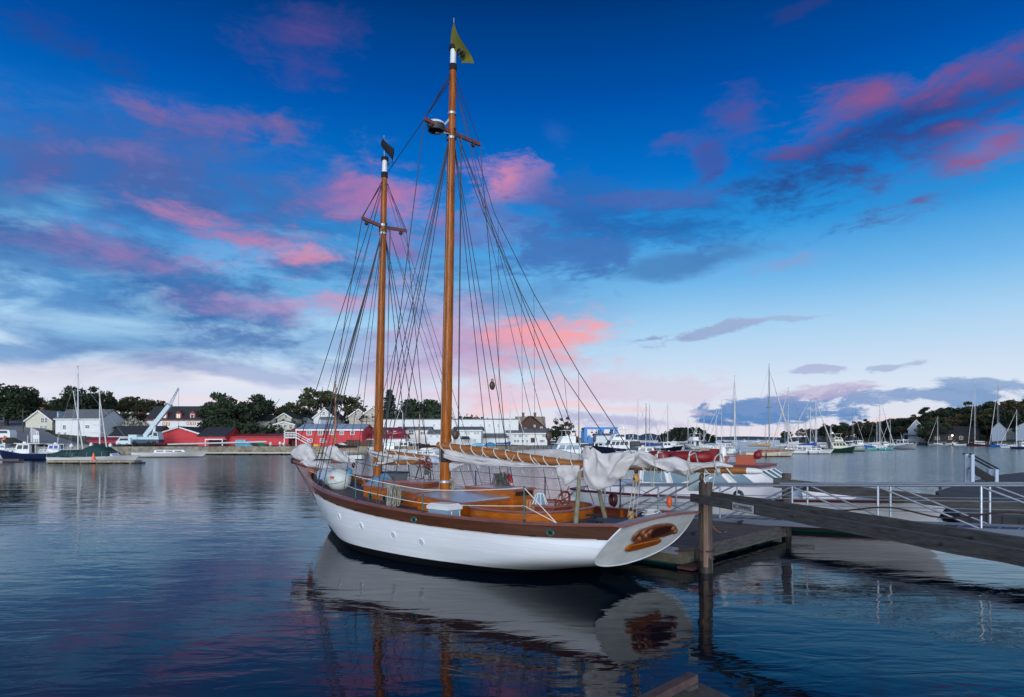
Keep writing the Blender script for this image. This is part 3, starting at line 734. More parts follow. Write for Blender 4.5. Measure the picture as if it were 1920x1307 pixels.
g = MB(); g.beam((xb, -.9, zb_), (X(578, 143)-cxh, -1.1, .1), .9, .18); g.beam((xb, -1.35, zb_+1.1), (X(579, 143)-cxh, -1.5, 1.2), .1, .14); g.beam((xb, -1.35, zb_+.6), (X(579, 143)-cxh, -1.5, .7), .08, .1); g.build('stairs', trimw, hr)
house('red_rear_hall', 'red hall with white-framed small windows behind the foremast', 674, 752, 160, 10, 811, 803, redp, redroof, base=1.5, wins=((692, 811, 4, 5), (725, 811, 4, 5), (740, 811, 4, 4)))
house('red_roofed_lean_to', 'low white lean-to with sloping red metal roof right of the foremast', 682, 760, 150, 5, 822, 815, whitep, redroof, base=1.5)
house('white_gabled_house', 'white gabled house with one attic window beside the big airy tree', 588, 628, 188, 12, 783, 766, whitep, slate, 'gable', base=5.2, trim=trimw, wins=((607, 775.5, 4, 6),))
house('grey_wing', 'small grey wing at the foot of the white gabled house', 601, 626, 184, 3, 786, 783, greyp, greyroof, base=4.8)
house('tan_gabled_house', 'tan house with dormer left of its steep roofed twin', 655, 690, 190, 10, 780, 767, mat('tan_clapboard', (.50, .44, .36), .7, planks=(2, .35, .84)), brownroof, 'gable', base=5.5, wins=((668, 776, 4, 6), (670, 785, 4, 5), (682, 781, 3, 4)), trim=trimw)
house('tan_steep_house', 'tan steep roofed house partly hidden by the foremast', 682, 716, 186, 10, 776, 763, MC['tan_clapboard'], slate, 'gable', base=5.5, trim=trimw, wins=((698, 779, 4, 6),))
house('cream_house', 'cream house with paired dark windows right of the dark trees', 478, 506, 178, 9, 789, 779, creamp, slate, base=4.5, wins=((489, 799, 4, 5), (494.5, 799, 4, 5)))
house('gabled_cottage', 'small cream gabled cottage beside a brick chimney', 520, 546, 182, 9, 783, 775, creamp, slate, 'gable', base=4.8, wins=((536, 781, 4, 5),), trim=trimw, chim=(519,))
house('sun_porch_house', 'low cream house with a glazed sun porch under low gable', 515, 552, 172, 7, 796, 791, creamp, greyroof, 'gable', base=3.8, wins=((521, 799, 5, 5), (527, 799, 5, 5), (535, 799, 5, 5), (545, 799, 5, 5)), trim=trimw)
house('dark_roofed_house', 'long dark roofed house behind the sun porch', 540, 590, 200, 9, 782, 775, greyp, slate, base=5.5)
house('white_attic_house', 'white attic gable peeping from left of the dark trees', 396, 408, 200, 8, 783, 776, whitep, slate, 'gable', base=6.)
# white factory and offices
hw = house('white_factory', 'long flat-roofed white factory with a row of small dark windows', 715, 972, 176, 16, 787, 786.4, whitep, greyroof, base=1.5, over=.1,
           wins=tuple((p, 798, 3, 5) for p in (786, 814, 867, 884, 901, 918, 934, 956)))
c = MB(); c.box(X(893, 182)-X(843.5, 176)-.8, X(893, 182)-X(843.5, 176)+.8, 5, 6.4, Z(786, 176)-1.5, Z(781, 176)-1.5); c.box(X(884, 182)-X(843.5, 176)-1.8, X(893, 182)-X(843.5, 176)-.8, 5, 6.2, Z(786, 176)-1.5, Z(784.8, 176)-1.5); c.build('roof_vent', mat('brick', (.22, .07, .05)), hw)
house('white_store', 'white store with grey roof and dark awning right of the mainmast', 850, 902, 160, 12, 807, 801.5, whitep, greyroof, base=1.5, trim=trimw, wins=((873, 812, 4, 4), (878.5, 812, 4, 4), (891, 812, 4, 4), (896.5, 812, 4, 4), (890, 826, 5, 4)))
aw = MB(); D_ = 158.; aw.prism([(X(866, D_), D_, Z(824, D_)), (X(866, D_), D_, Z(818, D_)), (X(879, D_), D_, Z(818, D_)), (X(882, D_), D_, Z(824, D_))], (0, -1.8, 0)); tag(aw.build('awning', mat('navy_awning', (.01, .02, .04), .8)), 'dark navy entrance awning on the white store front', 'awning')
house('white_shed', 'small white shed with grey roof just left of the mainmast', 803, 850, 156, 8, 814, 807, whitep, greyroof, base=1.5, wins=((808, 818, 3, 3), (820, 818, 3, 3)))
house('white_workshop', 'white workshop with wide dark window behind the rigging', 745, 806, 166, 6, 806, 801.5, whitep, greyroof, base=1.5, wins=((771, 811, 9, 8), (793, 812, 9, 5)))
house('grey_roofed_store', 'low store with grey metal roof between the two white offices', 900, 952, 170, 10, 821, 814, whitep, greyroof, base=1.5)
house('harbour_office', 'white two-storey harbour office with rows of windows', 950, 1026, 172, 12, 812.5, 806, whitep, greyroof, base=1.5, trim=trimw,
      wins=tuple((p, 817, 3, 4) for p in (966, 974, 978, 987, 997, 1001, 1018, 1022))+tuple((p, 827, 4, 4) for p in (966, 971.5, 980, 988, 1014, 1019))+((999, 825.5, 6, 7, 'd'),), litset=(4, 5))
house('brown_roofed_inn', 'old inn with large brown hipped roof and chimney behind the harbour office', 966, 1024, 200, 14, 804, 781, mat('tan_shingle', (.30, .24, .18), .8), brownroof, base=1.6, hip=6., wins=((985, 805, 3, 4), (1002, 799, 3, 3), (1015, 803, 4, 4)), chim=(981, 1003))
house('blue_sign_shed', 'pale blue-white shed at the very back of the yard beside the blue lift', 1118, 1158, 200, 8, 816.5, 814, mat('pale_panel', (.62, .68, .70), .6), greyroof, base=1.2)
# right bank
hq = house('pointed_house', 'tall pointed grey house with a balcony on the right shore', 1705, 1731, 396, 14, 804, 787, greyp, slate, 'gable', base=1.2, trim=trimw, wins=((1719, 794, 3, 3), (1720, 800, 4, 4), (1716, 809, 4, 4), (1724, 809, 4, 4), (1712, 821, 4, 4), (1722, 821, 4, 4)))
b = MB(); cx = X(1718, 396); zf = Z(815, 394)-1.2; b.box(X(1702, 394)-cx, X(1736, 394)-cx, -2.2, 0, zf-.2, zf); b.box(X(1702, 394)-cx, X(1736, 394)-cx, -2.2, -2.1, zf+.8, zf+.95)
for i in range(12): xx = lerp(X(1702, 394), X(1736, 394), i/11)-cx; b.box(xx-.06, xx+.06, -2.2, -2.1, -1 if i in (0, 6, 11) else zf, zf+.8)
b.build('balcony', mat('blue_grey_paint', (.30, .38, .50), .7), hq)
hd = house('boathouse', 'long low dark boathouse with a shadowed porch and one lit lamp', 1752, 1828, 374, 20, 815.5, 800, mat('dark_boards', (.035, .028, .028), .9), slate, base=1.2, wins=((1763, 822, 7, 5), (1783, 821, 5, 6), (1800, 821, 5, 6)))
lm = MB(); lm.ell((X(1788.5, 373)-X(1790, 374), -1.4, Z(816.5, 373)-1.2), .5, .5, .38, 8, 6); lm.build('porch_lamp', mat('lamp_glow', (1, .8, .6), .5, emit=(1, .75, .5, 6)), hd)
house('grey_harbour_house', 'grey gabled house at the right edge behind the blue sloop', 1862, 1884, 350, 16, 804, 791, greyp, slate, 'gable', base=1., wins=((1877, 808, 2.5, 4),))
house('white_trimmed_house', 'house with white-trimmed window rows attached to the grey gable', 1884, 1918, 351, 16, 804, 790, mat('beige_grey', (.42, .44, .42), .7), slate, base=1., trim=trimw, wins=((1890.5, 809, 4.5, 5), (1898, 809, 4.5, 5), (1908, 809, 4.5, 5), (1892, 820, 5, 4), (1898, 820, 5, 4)))
house('edge_house', 'grey house cut by the right picture edge', 1910, 1950, 338, 16, 800, 788, greyp, slate, 'gable', base=1., wins=((1915, 800, 3, 5),))
wf = MB(); qa = (X(1700, 388), 388.); qb = (X(1885, 336), 336.); dwf = Vector((qb[0]-qa[0], qb[1]-qa[1], 0)).normalized(); nwf = Vector((-dwf.y, dwf.x, 0)); nwf = nwf if nwf.y > 0 else -nwf
A_ = Vector((qa[0], qa[1], 1.35)); B_ = Vector((qb[0], qb[1], 1.35)); wf.beam(A_+nwf*4, B_+nwf*4, 8, .5)
for i in range(30): p = A_.lerp(B_, i/29); wf.tube([(p.x, p.y, -1), (p.x, p.y, 1.7)], .2, 6)
tag(wf.build('wharf', timber), 'low dark timber wharf along the right shore below the boathouse', 'wharf')
# ---- boat lift
def lift():
    D = 205.; r = thing('boat_lift', 'bright blue travelling boat lift standing over the yard', 'boat lift', (X(1128, D), D, 1.2)); cx = X(1128, D)
    zt = Z(801.5, D)-1.2
    for px in (1098, 1129, 1155):
        for dy in (0, 9 if px != 1129 else 6):
            m = MB(); x = X(px, D)-cx; w = .5 if px != 1129 else .6; m.box(x-w, x+w, dy-.4, dy+.4, .9, zt-.6); leg = m.build('leg', travel, r)
            t = MB(); t.torus((x, dy, .5), .36, .2, (0, 1, 0), 12, 6); t.build('wheel', black, leg)
    m = MB(); x0 = X(1096, D)-cx; x1 = X(1158, D)-cx
    m.box(x0, x1, -.5, .5, zt-.6, zt+.1); m.build('beam', travel, r)
    m = MB(); m.box(x0, x0+1, .5, 9.5, zt-.6, zt); m.build('side_beam', travel, r); m = MB(); m.box(x1-1, x1, .5, 9.5, zt-.6, zt); m.build('side_beam', travel, r)
    m = MB(); x = X(1102, D)-cx; m.box(x, x+1.6, -.8, .6, .4, 2.4); m.box(x, x+.9, -.7, .5, 2.4, 3.1); m.build('engine_box', travel, r)
    m = MB()
    for px in (1110, 1118, 1144): m.ell((X(px, D)-cx, 0, zt-1.6), .35, .3, .25, 8, 5); m.tube([(X(px, D)-cx, 0, zt-.5), (X(px, D)-cx, 0, zt-1.5)], .06, 4)
    m.build('sling_block', iron, r)
lift()
# ---- crane
D = 150.
r = thing('crane_truck', 'pale blue-white mobile crane with long raised boom beside the red warehouse', 'crane', (X(270, D), D, 1.5)); cx = X(270, D)
cranew = mat('crane_paint', (.50, .62, .66), .5, var=.15)
m = MB(); m.box(X(246, D)-cx, X(303, D)-cx, -1.2, 1.2, .7, 1.5); m.build('chassis', mat('dark_blue_metal', (.03, .07, .12), .6), r)
m = MB(); m.box(X(246, D)-cx, X(262, D)-cx, -1.2, 1.2, 1.5, 2.6); m.box(X(262, D)-cx, X(290, D)-cx, -1., 1., 1.5, 2.1); m.build('engine_deck', cranew, r)
m = MB(); m.prism([(X(289, D)-cx, -1.2, 1.5), (X(303, D)-cx, -1.2, 1.5), (X(300, D)-cx, -1.2, 3.3), (X(291, D)-cx, -1.2, 3.3)], (0, 2.2, 0)); cb = m.build('cab', cranew, r)
m = MB(); m.prism([(X(293, D)-cx, -1.23, 2.3), (X(300.5, D)-cx, -1.23, 2.3), (X(299, D)-cx, -1.23, 3.1), (X(293, D)-cx, -1.23, 3.1)], (0, .02, 0)); m.build('window', glass, cb)
A = Vector((X(272, D)-cx, 0, 2.2)); B = Vector((X(318, D)-cx, 0, Z(760, D)-1.5)); C_ = Vector((X(335, D)-cx, 0, Z(727, D)-1.5))
m = MB(); m.beam(A, B, .8, .95, (1, 0, 0)); bm_ = m.build('boom', cranew, r)
m = MB()
dv = (C_-B); ax_ = dv.normalized(); sx = Vector((ax_.z, 0, -ax_.x))
for o_ in (-1, 1):
    for y_ in (-.22, .22): m.tube([B+sx*.28*o_+Vector((0, y_, 0)), C_+sx*.08*o_+Vector((0, y_*.3, 0))], .06, 4)
for i in range(12):
    f = i/12; g_ = (i+1)/12; wa_ = lerp(.28, .08, f); wb_ = lerp(.28, .08, g_); s1 = 1 if i % 2 else -1
    m.tube([B+dv*f+sx*wa_*s1+Vector((0, -.2*(1-f), 0)), B+dv*g_-sx*wb_*s1+Vector((0, -.2*(1-g_), 0))], .035, 4)
m.build('lattice_tip', cranew, bm_)
m = MB(); m.tube([C_, C_+Vector((0, 0, -9))], .03, 4); m.ell(tuple(C_+Vector((0, 0, -9.1))), .15, .15, .3, 6, 5); m.build('hook_line', iron, bm_)
m = MB(); m.tube([(X(288, D)-cx, 0, 1.8), (X(291, D)-cx, 0, 6.2)], .28, 8); m.build('lift_ram', trimw, r)
for px in (251, 258, 284, 294):
    m = MB(); m.torus((X(px, D)-cx, -1.1, .55), .38, .2, (0, 1, 0), 14, 6); m.build('wheel', black, r)
# ---- parked vehicles
def van(px, D, w_, col, label, yaw=0, base=None):
    r = thing('parked_van', label, 'van', (X(px, D), D, base if base is not None else hL(X(px, D), D)+.1), yaw)
    m = MB(); m.prism([(-w_/2, 0, .4), (w_/2, 0, .4), (w_/2, 0, 1.2), (w_/2-.2, 0, 1.9), (-w_/2+.9, 0, 2.0), (-w_/2+.35, 0, 1.25), (-w_/2, 0, 1.05)], (0, 1.8, 0)); b = m.build('body', col, r)
    m = MB(); m.prism([(-w_/2+.75, -.02, 1.25), (w_/2-.5, -.02, 1.25), (w_/2-.6, -.02, 1.75), (-w_/2+1., -.02, 1.75)], (0, .04, 0)); m.build('window', glass, b)
    for x in (-w_/2+.8, w_/2-.8):
        m = MB(); m.torus((x, .1, .36), .24, .12, (0, 1, 0), 12, 6); m.build('wheel', black, r)
van(231, 148, 3.4, mat('pale_van_paint', (.62, .70, .74), .4), 'pale blue-white van parked between the crane and the red annex', base=1.5)
van(0, 128, 4., white, 'white van at the far left picture edge on the road', base=3.0)
m = MB(); r = thing('traffic_cone', 'orange traffic cone beside the white van on the road', 'traffic cone', (X(8, 126), 126, 2.9))
m = MB(); m.tube([(0, 0, .05), (0, 0, .9)], [.32, .06], 12); m.build('cone', orange, r); m = MB(); m.box(-.4, .4, -.4, .4, 0, .06); m.build('base', orange, r)
# ---- white posts and notice board by the road
for i, px in enumerate((59, 62.5, 66, 69, 72)):
    D_ = 150.; b_ = hL(X(px, D_), D_); m = MB(); hh = Z(803+i*1.6, D_)-b_; m.box(-.1, .1, -.1, .1, -.3, hh); m.prism([(-.13, -.13, hh), (.13, -.13, hh), (.13, .13, hh), (-.13, .13, hh)], (0, 0, .12))
    tag(m.build('white_post', trimw, loc=(X(px, D_), D_, b_)), ['tallest and leftmost white post by the road', 'second white post from the left by the road', 'middle one of the five white posts', 'fourth white post from the left by the road', 'shortest white post right above the notice board'][i], 'post', 'white posts by the road')
D_ = 146.; b_ = hL(X(67, D_), D_); r = thing('notice_board', 'blank white notice board on two short legs by the road', 'notice board', (X(68, D_), D_, b_))
zt = Z(816, D_)-b_; m = MB(); m.box(-.7, .7, -.06, .06, zt-.8, zt); m.build('panel', trimw, r)
for x in (-.55, .55): m = MB(); m.box(x-.05, x+.05, .06, .14, -.3, zt-.1); m.build('leg', trimw, r)
# utility poles
for px, D_, ty, lab in ((43, 175, 766, 'wooden utility pole standing beside the cream gabled house'), (687, 170, 785, 'thin utility pole behind the foremast'), (1, 150, 790, 'utility pole at the left picture edge')):
    b_ = hL(X(px, D_), D_); r = thing('utility_pole', lab, 'utility pole', (X(px, D_), D_, b_)); h_ = Z(ty, D_)-b_
    m = MB(); m.tube([(0, 0, -.3), (0, 0, h_)], [.16, .1], 8); m.build('pole', pilew, r); m = MB(); m.box(-1., 1., -.06, .06, h_-.8, h_-.65); m.build('crossarm', pilew, r)
# dock piles with white caps in front of the quay
capg = 'white-capped mooring piles in front of the quay'
for px, wy, ty, gr, lab in ((407, 850, 838, 1, 'green stained mooring pile left of the quay, no cap'), (436.5, 850, 834, 1, 'thick green mooring pile with crosspiece below the long red shed'), (507, 850, 833, 0, 'white-capped mooring pile left of the last two'), (525, 850, 832, 0, 'taller white-capped mooring pile near the white stairs'),
                            (532, 849, 833, 0, 'short white mooring pile nearest the white stairs'), (134, 858, 837, 0, 'white-capped mooring pile behind the green-covered ketch bow cover'), (171, 856, 835, 0, 'white-capped mooring pile right of the tall mast'), (207, 856, 836, 0, 'white-capped mooring pile behind the ketch stern')):
    D_ = DW(wy); r = thing('mooring_pile', lab, 'mooring pile', (X(px, D_), D_, 0), 0, capg); h_ = Z(ty, D_)
    m = MB(); m.tube([(0, 0, -1), (0, 0, h_)], .2, 8); m.build('post', mat('green_pile', (.10, .16, .12), .9, var=.3) if gr else mat('bleached_pile', (.30, .32, .27), .9, var=.3), r)
    if not gr: m = MB(); m.tube([(0, 0, h_-.1), (0, 0, h_+.25), (0, 0, h_+.5)], [.3, .28, .05], 10); m.build('cap', trimw, r)
# clutter on the quay: crates, tanks, tarps
rnd = random.Random(12)
cg = 'gear stacked along the quay edge'
gear = [(450, 'low stack of dark crates'), (463, 'long pale covered skiff'), (478, 'dark net pile'), (487, 'green tarp heap'), (498, 'brown crate'), (541, 'dark drum pair'), (593, 'yellow fish tote'), (599, 'orange fish tote'),
        (650, 'stack of lobster traps'), (663, 'tall stack of lobster traps'), (676, 'brown trap pile'), (640, 'pale net heap'), (688, 'rusty trap stack'), (920, 'blue tarp covered skiff'), (895, 'light blue tarp heap'), (905, 'pale crate row')]
for px, nm in gear:
    D_ = shoreL(X(px, 140))+1.8 if px < 800 else 150
    r_ = MB(); n = 3 if 'stack' in nm or 'pile' in nm or 'traps' in nm else 1; cl = {'y': (.7, .45, .03), 'o': (.6, .16, .03), 'g': (.03, .2, .12), 'b': (.03, .2, .45), 'l': (.15, .45, .6), 'p': (.6, .6, .55)}.get(nm[0], (.07, .05, .04))
    if nm.startswith('brown'): cl = (.12, .06, .03)
    mm = mat('gear_'+nm.split()[0], cl, .85, var=.3, vscale=5)
    if 'heap' in nm or 'net' in nm or 'skiff' in nm:
        r_.grid(lambda u, v: (3.2*(u-.5), 1.6*(v-.5), (.75+.2*mnoise.noise((u*4, v*3, px)))*sin(pi*min(max(u, .001), .999))**.5*sin(pi*min(max(v, .001), .999))**.5), 12, 8)
    else:
        for a in range(n):
            for k in range(1 if n == 1 else rnd.randint(2, 3)): r_.box(-.8+a*.75 if n > 1 else -.45, -.1+a*.75 if n > 1 else .45, -.4, .4, k*.48+.005, k*.48+.46)
    tag(r_.build('quay_gear', mm, loc=(X(px, D_), D_, 1.5)), nm+' on the quay '+('left of the white stairs' if px < 545 else 'right of the white stairs' if px < 720 else 'before the white store'), 'gear', cg)
# ================================================================ MOORED BOATS
deckm = mat('pale_deck', (.55, .56, .55), .6, var=.08)
def hull_mb(L_, B_, fb, fs, dr=.35, tr=.8, k0=0., full=.55):
    """stern at x=0, bow at x=L. returns functions of (u along, v up, side)"""
    def b(u): return B_/2*interp(u, [0, .25, .5, .7, .85, .95, 1], [tr, .95, 1, .9, .62, .25, .02])
    def zt(u): return interp(u, [0, .35, .7, 1], [fs, fs*.93, lerp(fs, fb, .5), fb])
    def xx(u, z): return lerp(-.08*L_*max(0, 1-0)*0, L_-.09*L_*(1-max(0, z)/fb), u)
    def pt(u, v, sd, z0, z1):
        zt_ = zt(u); za = z0 if z0 <= zt_ else zt_; z = lerp(z0, z1 if z1 is not None else zt_, v)
        f = (z+dr)/(zt_+dr); g = lerp(f**.32, f**.9, sstep((u-.55)/.45)); return (xx(u, z), sd*b(u)*min(1, g), z)
    return b, zt, pt
def add_hull(r, L_, B_, fb, fs, hullm, bootm=None, deckmat=None, railm=None, tr=.8, boot=.12):
    b, zt, pt = hull_mb(L_, B_, fb, fs, tr=tr)
    for z0, z1, nm, mt in ((-.3, boot, 'boot_stripe', bootm or bottomp), (boot, None, 'hull', hullm)):
        m = MB()
        for sd in (-1, 1): m.grid(lambda u, v: pt(u, v, sd, z0, z1), 18, 5 if z1 is None else 2)
        n = 5; top = [pt(0, j/n, 1, z0, z1) for j in range(n+1)]+[pt(0, j/n, -1, z0, z1) for j in range(n, -1, -1)]
        m.add(top, [tuple(range(len(top)))]); m.build(nm, mt, r, smooth=True)
    m = MB(); m.grid(lambda u, v: ((pt(u, 1, 1, boot, None)[0]), lerp(-b(u), b(u), v)*.97, zt(u)-.04+.05*(1-(2*v-1)**2)), 18, 4); m.build('deck', deckmat or deckm, r, smooth='all')
    if railm:
        m = MB()
        for sd in (-1, 1): m.tube([pt(i/16, 1, sd, boot, None) for i in range(17)], .045, 5)
        m.build('rub_rail', railm, r)
    return b, zt, pt
def house_part(r, x0, x1, b0, b1, z0, z1, mt, slopef=.3, slopeb=.05, name='cabin', winm=None, nwin=3, wz=(.35, .8), front=True):
    def loop(z, ins, f, bk): return [(x0+bk, -b0+ins, z), (x1-f, -b1+ins, z), (x1-f, b1-ins, z), (x0+bk, b0-ins, z)]
    h = z1-z0; m = MB(); a = loop(z0, 0, 0, 0); c = loop(z1, .06*h+.03, slopef*h, slopeb*h); m.hexa([Vector(p) for p in a+c]); cb = m.build(name, mt, r)
    if winm:
        fa, fb_ = wz
        def P(s, f, off=.015):
            p0 = Vector(a[0]).lerp(Vector(c[0]), f); p1 = Vector(a[1]).lerp(Vector(c[1]), f); p = p0.lerp(p1, s); p.y -= off; return p
        for sd in (1, -1):
            for i in range(nwin):
                s0 = .06+(i+.06)/nwin*.88; s1 = .06+(i+.86)/nwin*.88
                q = [P(s0, fa), P(s1, fa), P(s1, fb_), P(s0, fb_)]
                if sd < 0: q = [Vector((p.x, -p.y, p.z)) for p in q]
                w_ = MB(); w_.prism(q, (0, .02*sd, 0)); w_.build('window', winm, cb)
        if front:
            for i in range(2 if b1 < 1.4 else 3):
                k = 2 if b1 < 1.4 else 3
                def F(s, f): return Vector(a[1]).lerp(Vector(a[2]), s).lerp(Vector(c[1]).lerp(Vector(c[2]), s), f)+Vector((.02, 0, 0))
                s0 = .06+(i+.06)/k*.88; s1 = .06+(i+.94)/k*.88
                w_ = MB(); w_.prism([F(s0, fa), F(s1, fa), F(s1, fb_+.05), F(s0, fb_+.05)], (-.01, 0, 0)); w_.build('windscreen', winm, cb)
            def R(s, f): return Vector(a[3]).lerp(Vector(a[0]), s).lerp(Vector(c[3]).lerp(Vector(c[0]), s), f)-Vector((.02, 0, 0))
            w_ = MB(); w_.prism([R(.3, .05), R(.7, .05), R(.7, .9), R(.3, .9)], (.01, 0, 0)); w_.build('cabin_door', winm, cb)
    return cb
mastw = mat('mast_white', (.62, .65, .66), .35, metal=.2); maststeel = mat('mast_grey', (.25, .28, .31), .4, metal=.4); mastwood = mat('mast_wood', (.40, .17, .05), .4, var=.2)
def sailboat(px, wy, L_, heading, mpx, mtop, hullm, label, cover=blue, boot=None, mastm=None, frac=.42, furl=True, name='moored_sailboat', cabinm=None, railm=None, flat_cover=True, mast2=None, spread=2, base=None, mr=.085, thin=1., fbk=1.):
    """heading in degrees: 0 = bow to picture right, 90 = bow away; mpx, mtop = mast column and top row"""
    D = DW(wy); x = X(px, D); h = radians(heading); mastm = mastm or mastw
    r = thing(name, label, 'sailboat', (x, D, 0), h, 'moored sailboats')
    B_ = L_*.30; fb = (L_*.09+.22)*fbk; fs = (L_*.065+.18)*fbk
    b, zt, pt = add_hull(r, L_, B_, fb, fs, hullm, boot, railm=railm, tr=.6)
    # shift so that the given column is midships
    off = Vector((-L_/2*cos(h), -L_/2*sin(h), 0)); r.location = Vector((x, D, 0))+off
    z1 = zt(.5)+.42
    house_part(r, L_*.30, L_*.72, B_*.30, B_*.2, zt(.5)-.05, z1, cabinm or white, .9, .3, winm=glass, nwin=3, wz=(.35, .75), front=False)
    xm = L_*.57; mz = zt(.57)
    # mast position is solved from the mast column
    Dm = D+(xm-L_/2)*sin(h); H = Z(mtop, Dm); lean = X(mpx, Dm)-(x+(xm-L_/2)*cos(h))
    xm2 = xm+lean/max(.3, abs(cos(h)))*(1 if cos(h) > 0 else -1) if abs(cos(h)) > .3 else xm
    xm = max(L_*.3, min(L_*.85, xm2))
    m = MB(); m.tube([(xm, 0, mz), (xm-.0, 0, H*.6), (xm-.05, 0, H)], [mr*1.15, mr, mr*.6], 7); mo = m.build('mast', mastm, r, smooth=True)
    for i in range(spread):
        zz = lerp(mz, H, (.52 if spread == 1 else (.42, .7)[i])); m = MB(); w_ = B_*.33*(1-.2*i); m.tube([(xm+.02, -w_, zz), (xm+.02, w_, zz+.0)], .03*thin, 4); m.build('spreader', mastm, mo)
    m = MB(); m.tube([(xm, 0, H), (xm, 0, H+.35)], .025, 4); m.box(xm-.2, xm+.1, -.02, .02, H+.33, H+.37); m.build('wind_vane', iron, mo)
    zb = zt(.4)+1.05; xe = xm-L_*frac
    m = MB(); m.tube([(xm, 0, zb), (xe, 0, zb-.05)], .06, 6); bo = m.build('boom', mastm, r)
    if cover is not None:
        m = MB()
        def cf(u, v):
            a = 2*pi*v; rr = lerp(.30, .13, u**.6)*(1+.18*mnoise.noise((u*7, v*3, px))); hh = lerp(1.9, 1, min(1, u*3.2)**.7)
            return (lerp(xm+.05, xe+.1, u), rr*cos(a)*.75, zb+.12+rr*.6+rr*hh*sin(a))
        m.grid(cf, 14, 8); m.build('sail_cover', cover, bo, smooth='all')
    bowx = L_-.1
    m = MB(); wr = .012*thin
    for sd in (-1, 1):
        m.tube([(xm-.1, sd*b(.55)*.92, zt(.55)), (xm, sd*B_*.33, lerp(mz, H, .42)), (xm, 0, H*.97)], wr, 3, False); m.tube([(xm-.6, sd*b(.5)*.92, zt(.5)), (xm, 0, lerp(mz, H, .7))], wr, 3, False)
    m.tube([(.1, 0, zt(0)), (xm, 0, H*.99)], wr, 3, False); m.build('rigging', maststeel, mo, fix=False)
    m = MB()
    if furl: m.tube([(bowx, 0, zt(1)+.1), lerp(Vector((bowx, 0, zt(1))), Vector((xm, 0, H*.95)), .5), (xm+.1, 0, H*.95)], [.055*thin, .075*thin, .03], 6); m.build('furled_jib', canvas, r)
    else: m.tube([(bowx, 0, zt(1)), (xm, 0, H*.9)], wr, 3, False); m.build('forestay', maststeel, r)
    if L_ < 11:
        for i_ in range(2):
            p_ = Vector(pt(.35+.25*i_, 1, -1, .1, None)); m = MB(); m.ell((p_.x, p_.y-.12, p_.z-.35), .12, .12, .3, 8, 6); m.build('fender', [navy, white][i_], r, smooth='all')
    m = MB()   # pulpits and lifelines
    for sd in (-1, 1):
        for i in range(7):
            u = i/6*.96+.01; p = Vector(pt(u, 1, sd*.95, .1, None)); m.tube([p, p+Vector((0, 0, .6))], .015, 3, False)
        m.tube([Vector(pt(i/12*.97+.01, 1, sd*.95, .1, None))+Vector((0, 0, .6)) for i in range(13)], .012, 3, False)
    m.build('guard_rail', galv, r, fix=False)
    if mast2:
        f2, top2 = mast2; xx2 = L_*f2; D2 = D+(xx2-L_/2)*sin(h); H2 = Z(top2, D2); m = MB(); m.tube([(xx2, 0, zt(f2)), (xx2, 0, H2)], [.08, .05], 6); m2 = m.build('mizzen_mast', mastm, r)
        m = MB(); m.tube([(xx2, -.7, H2*.6), (xx2, .7, H2*.6)], .03, 4); m.build('spreader', mastm, m2)
    return r
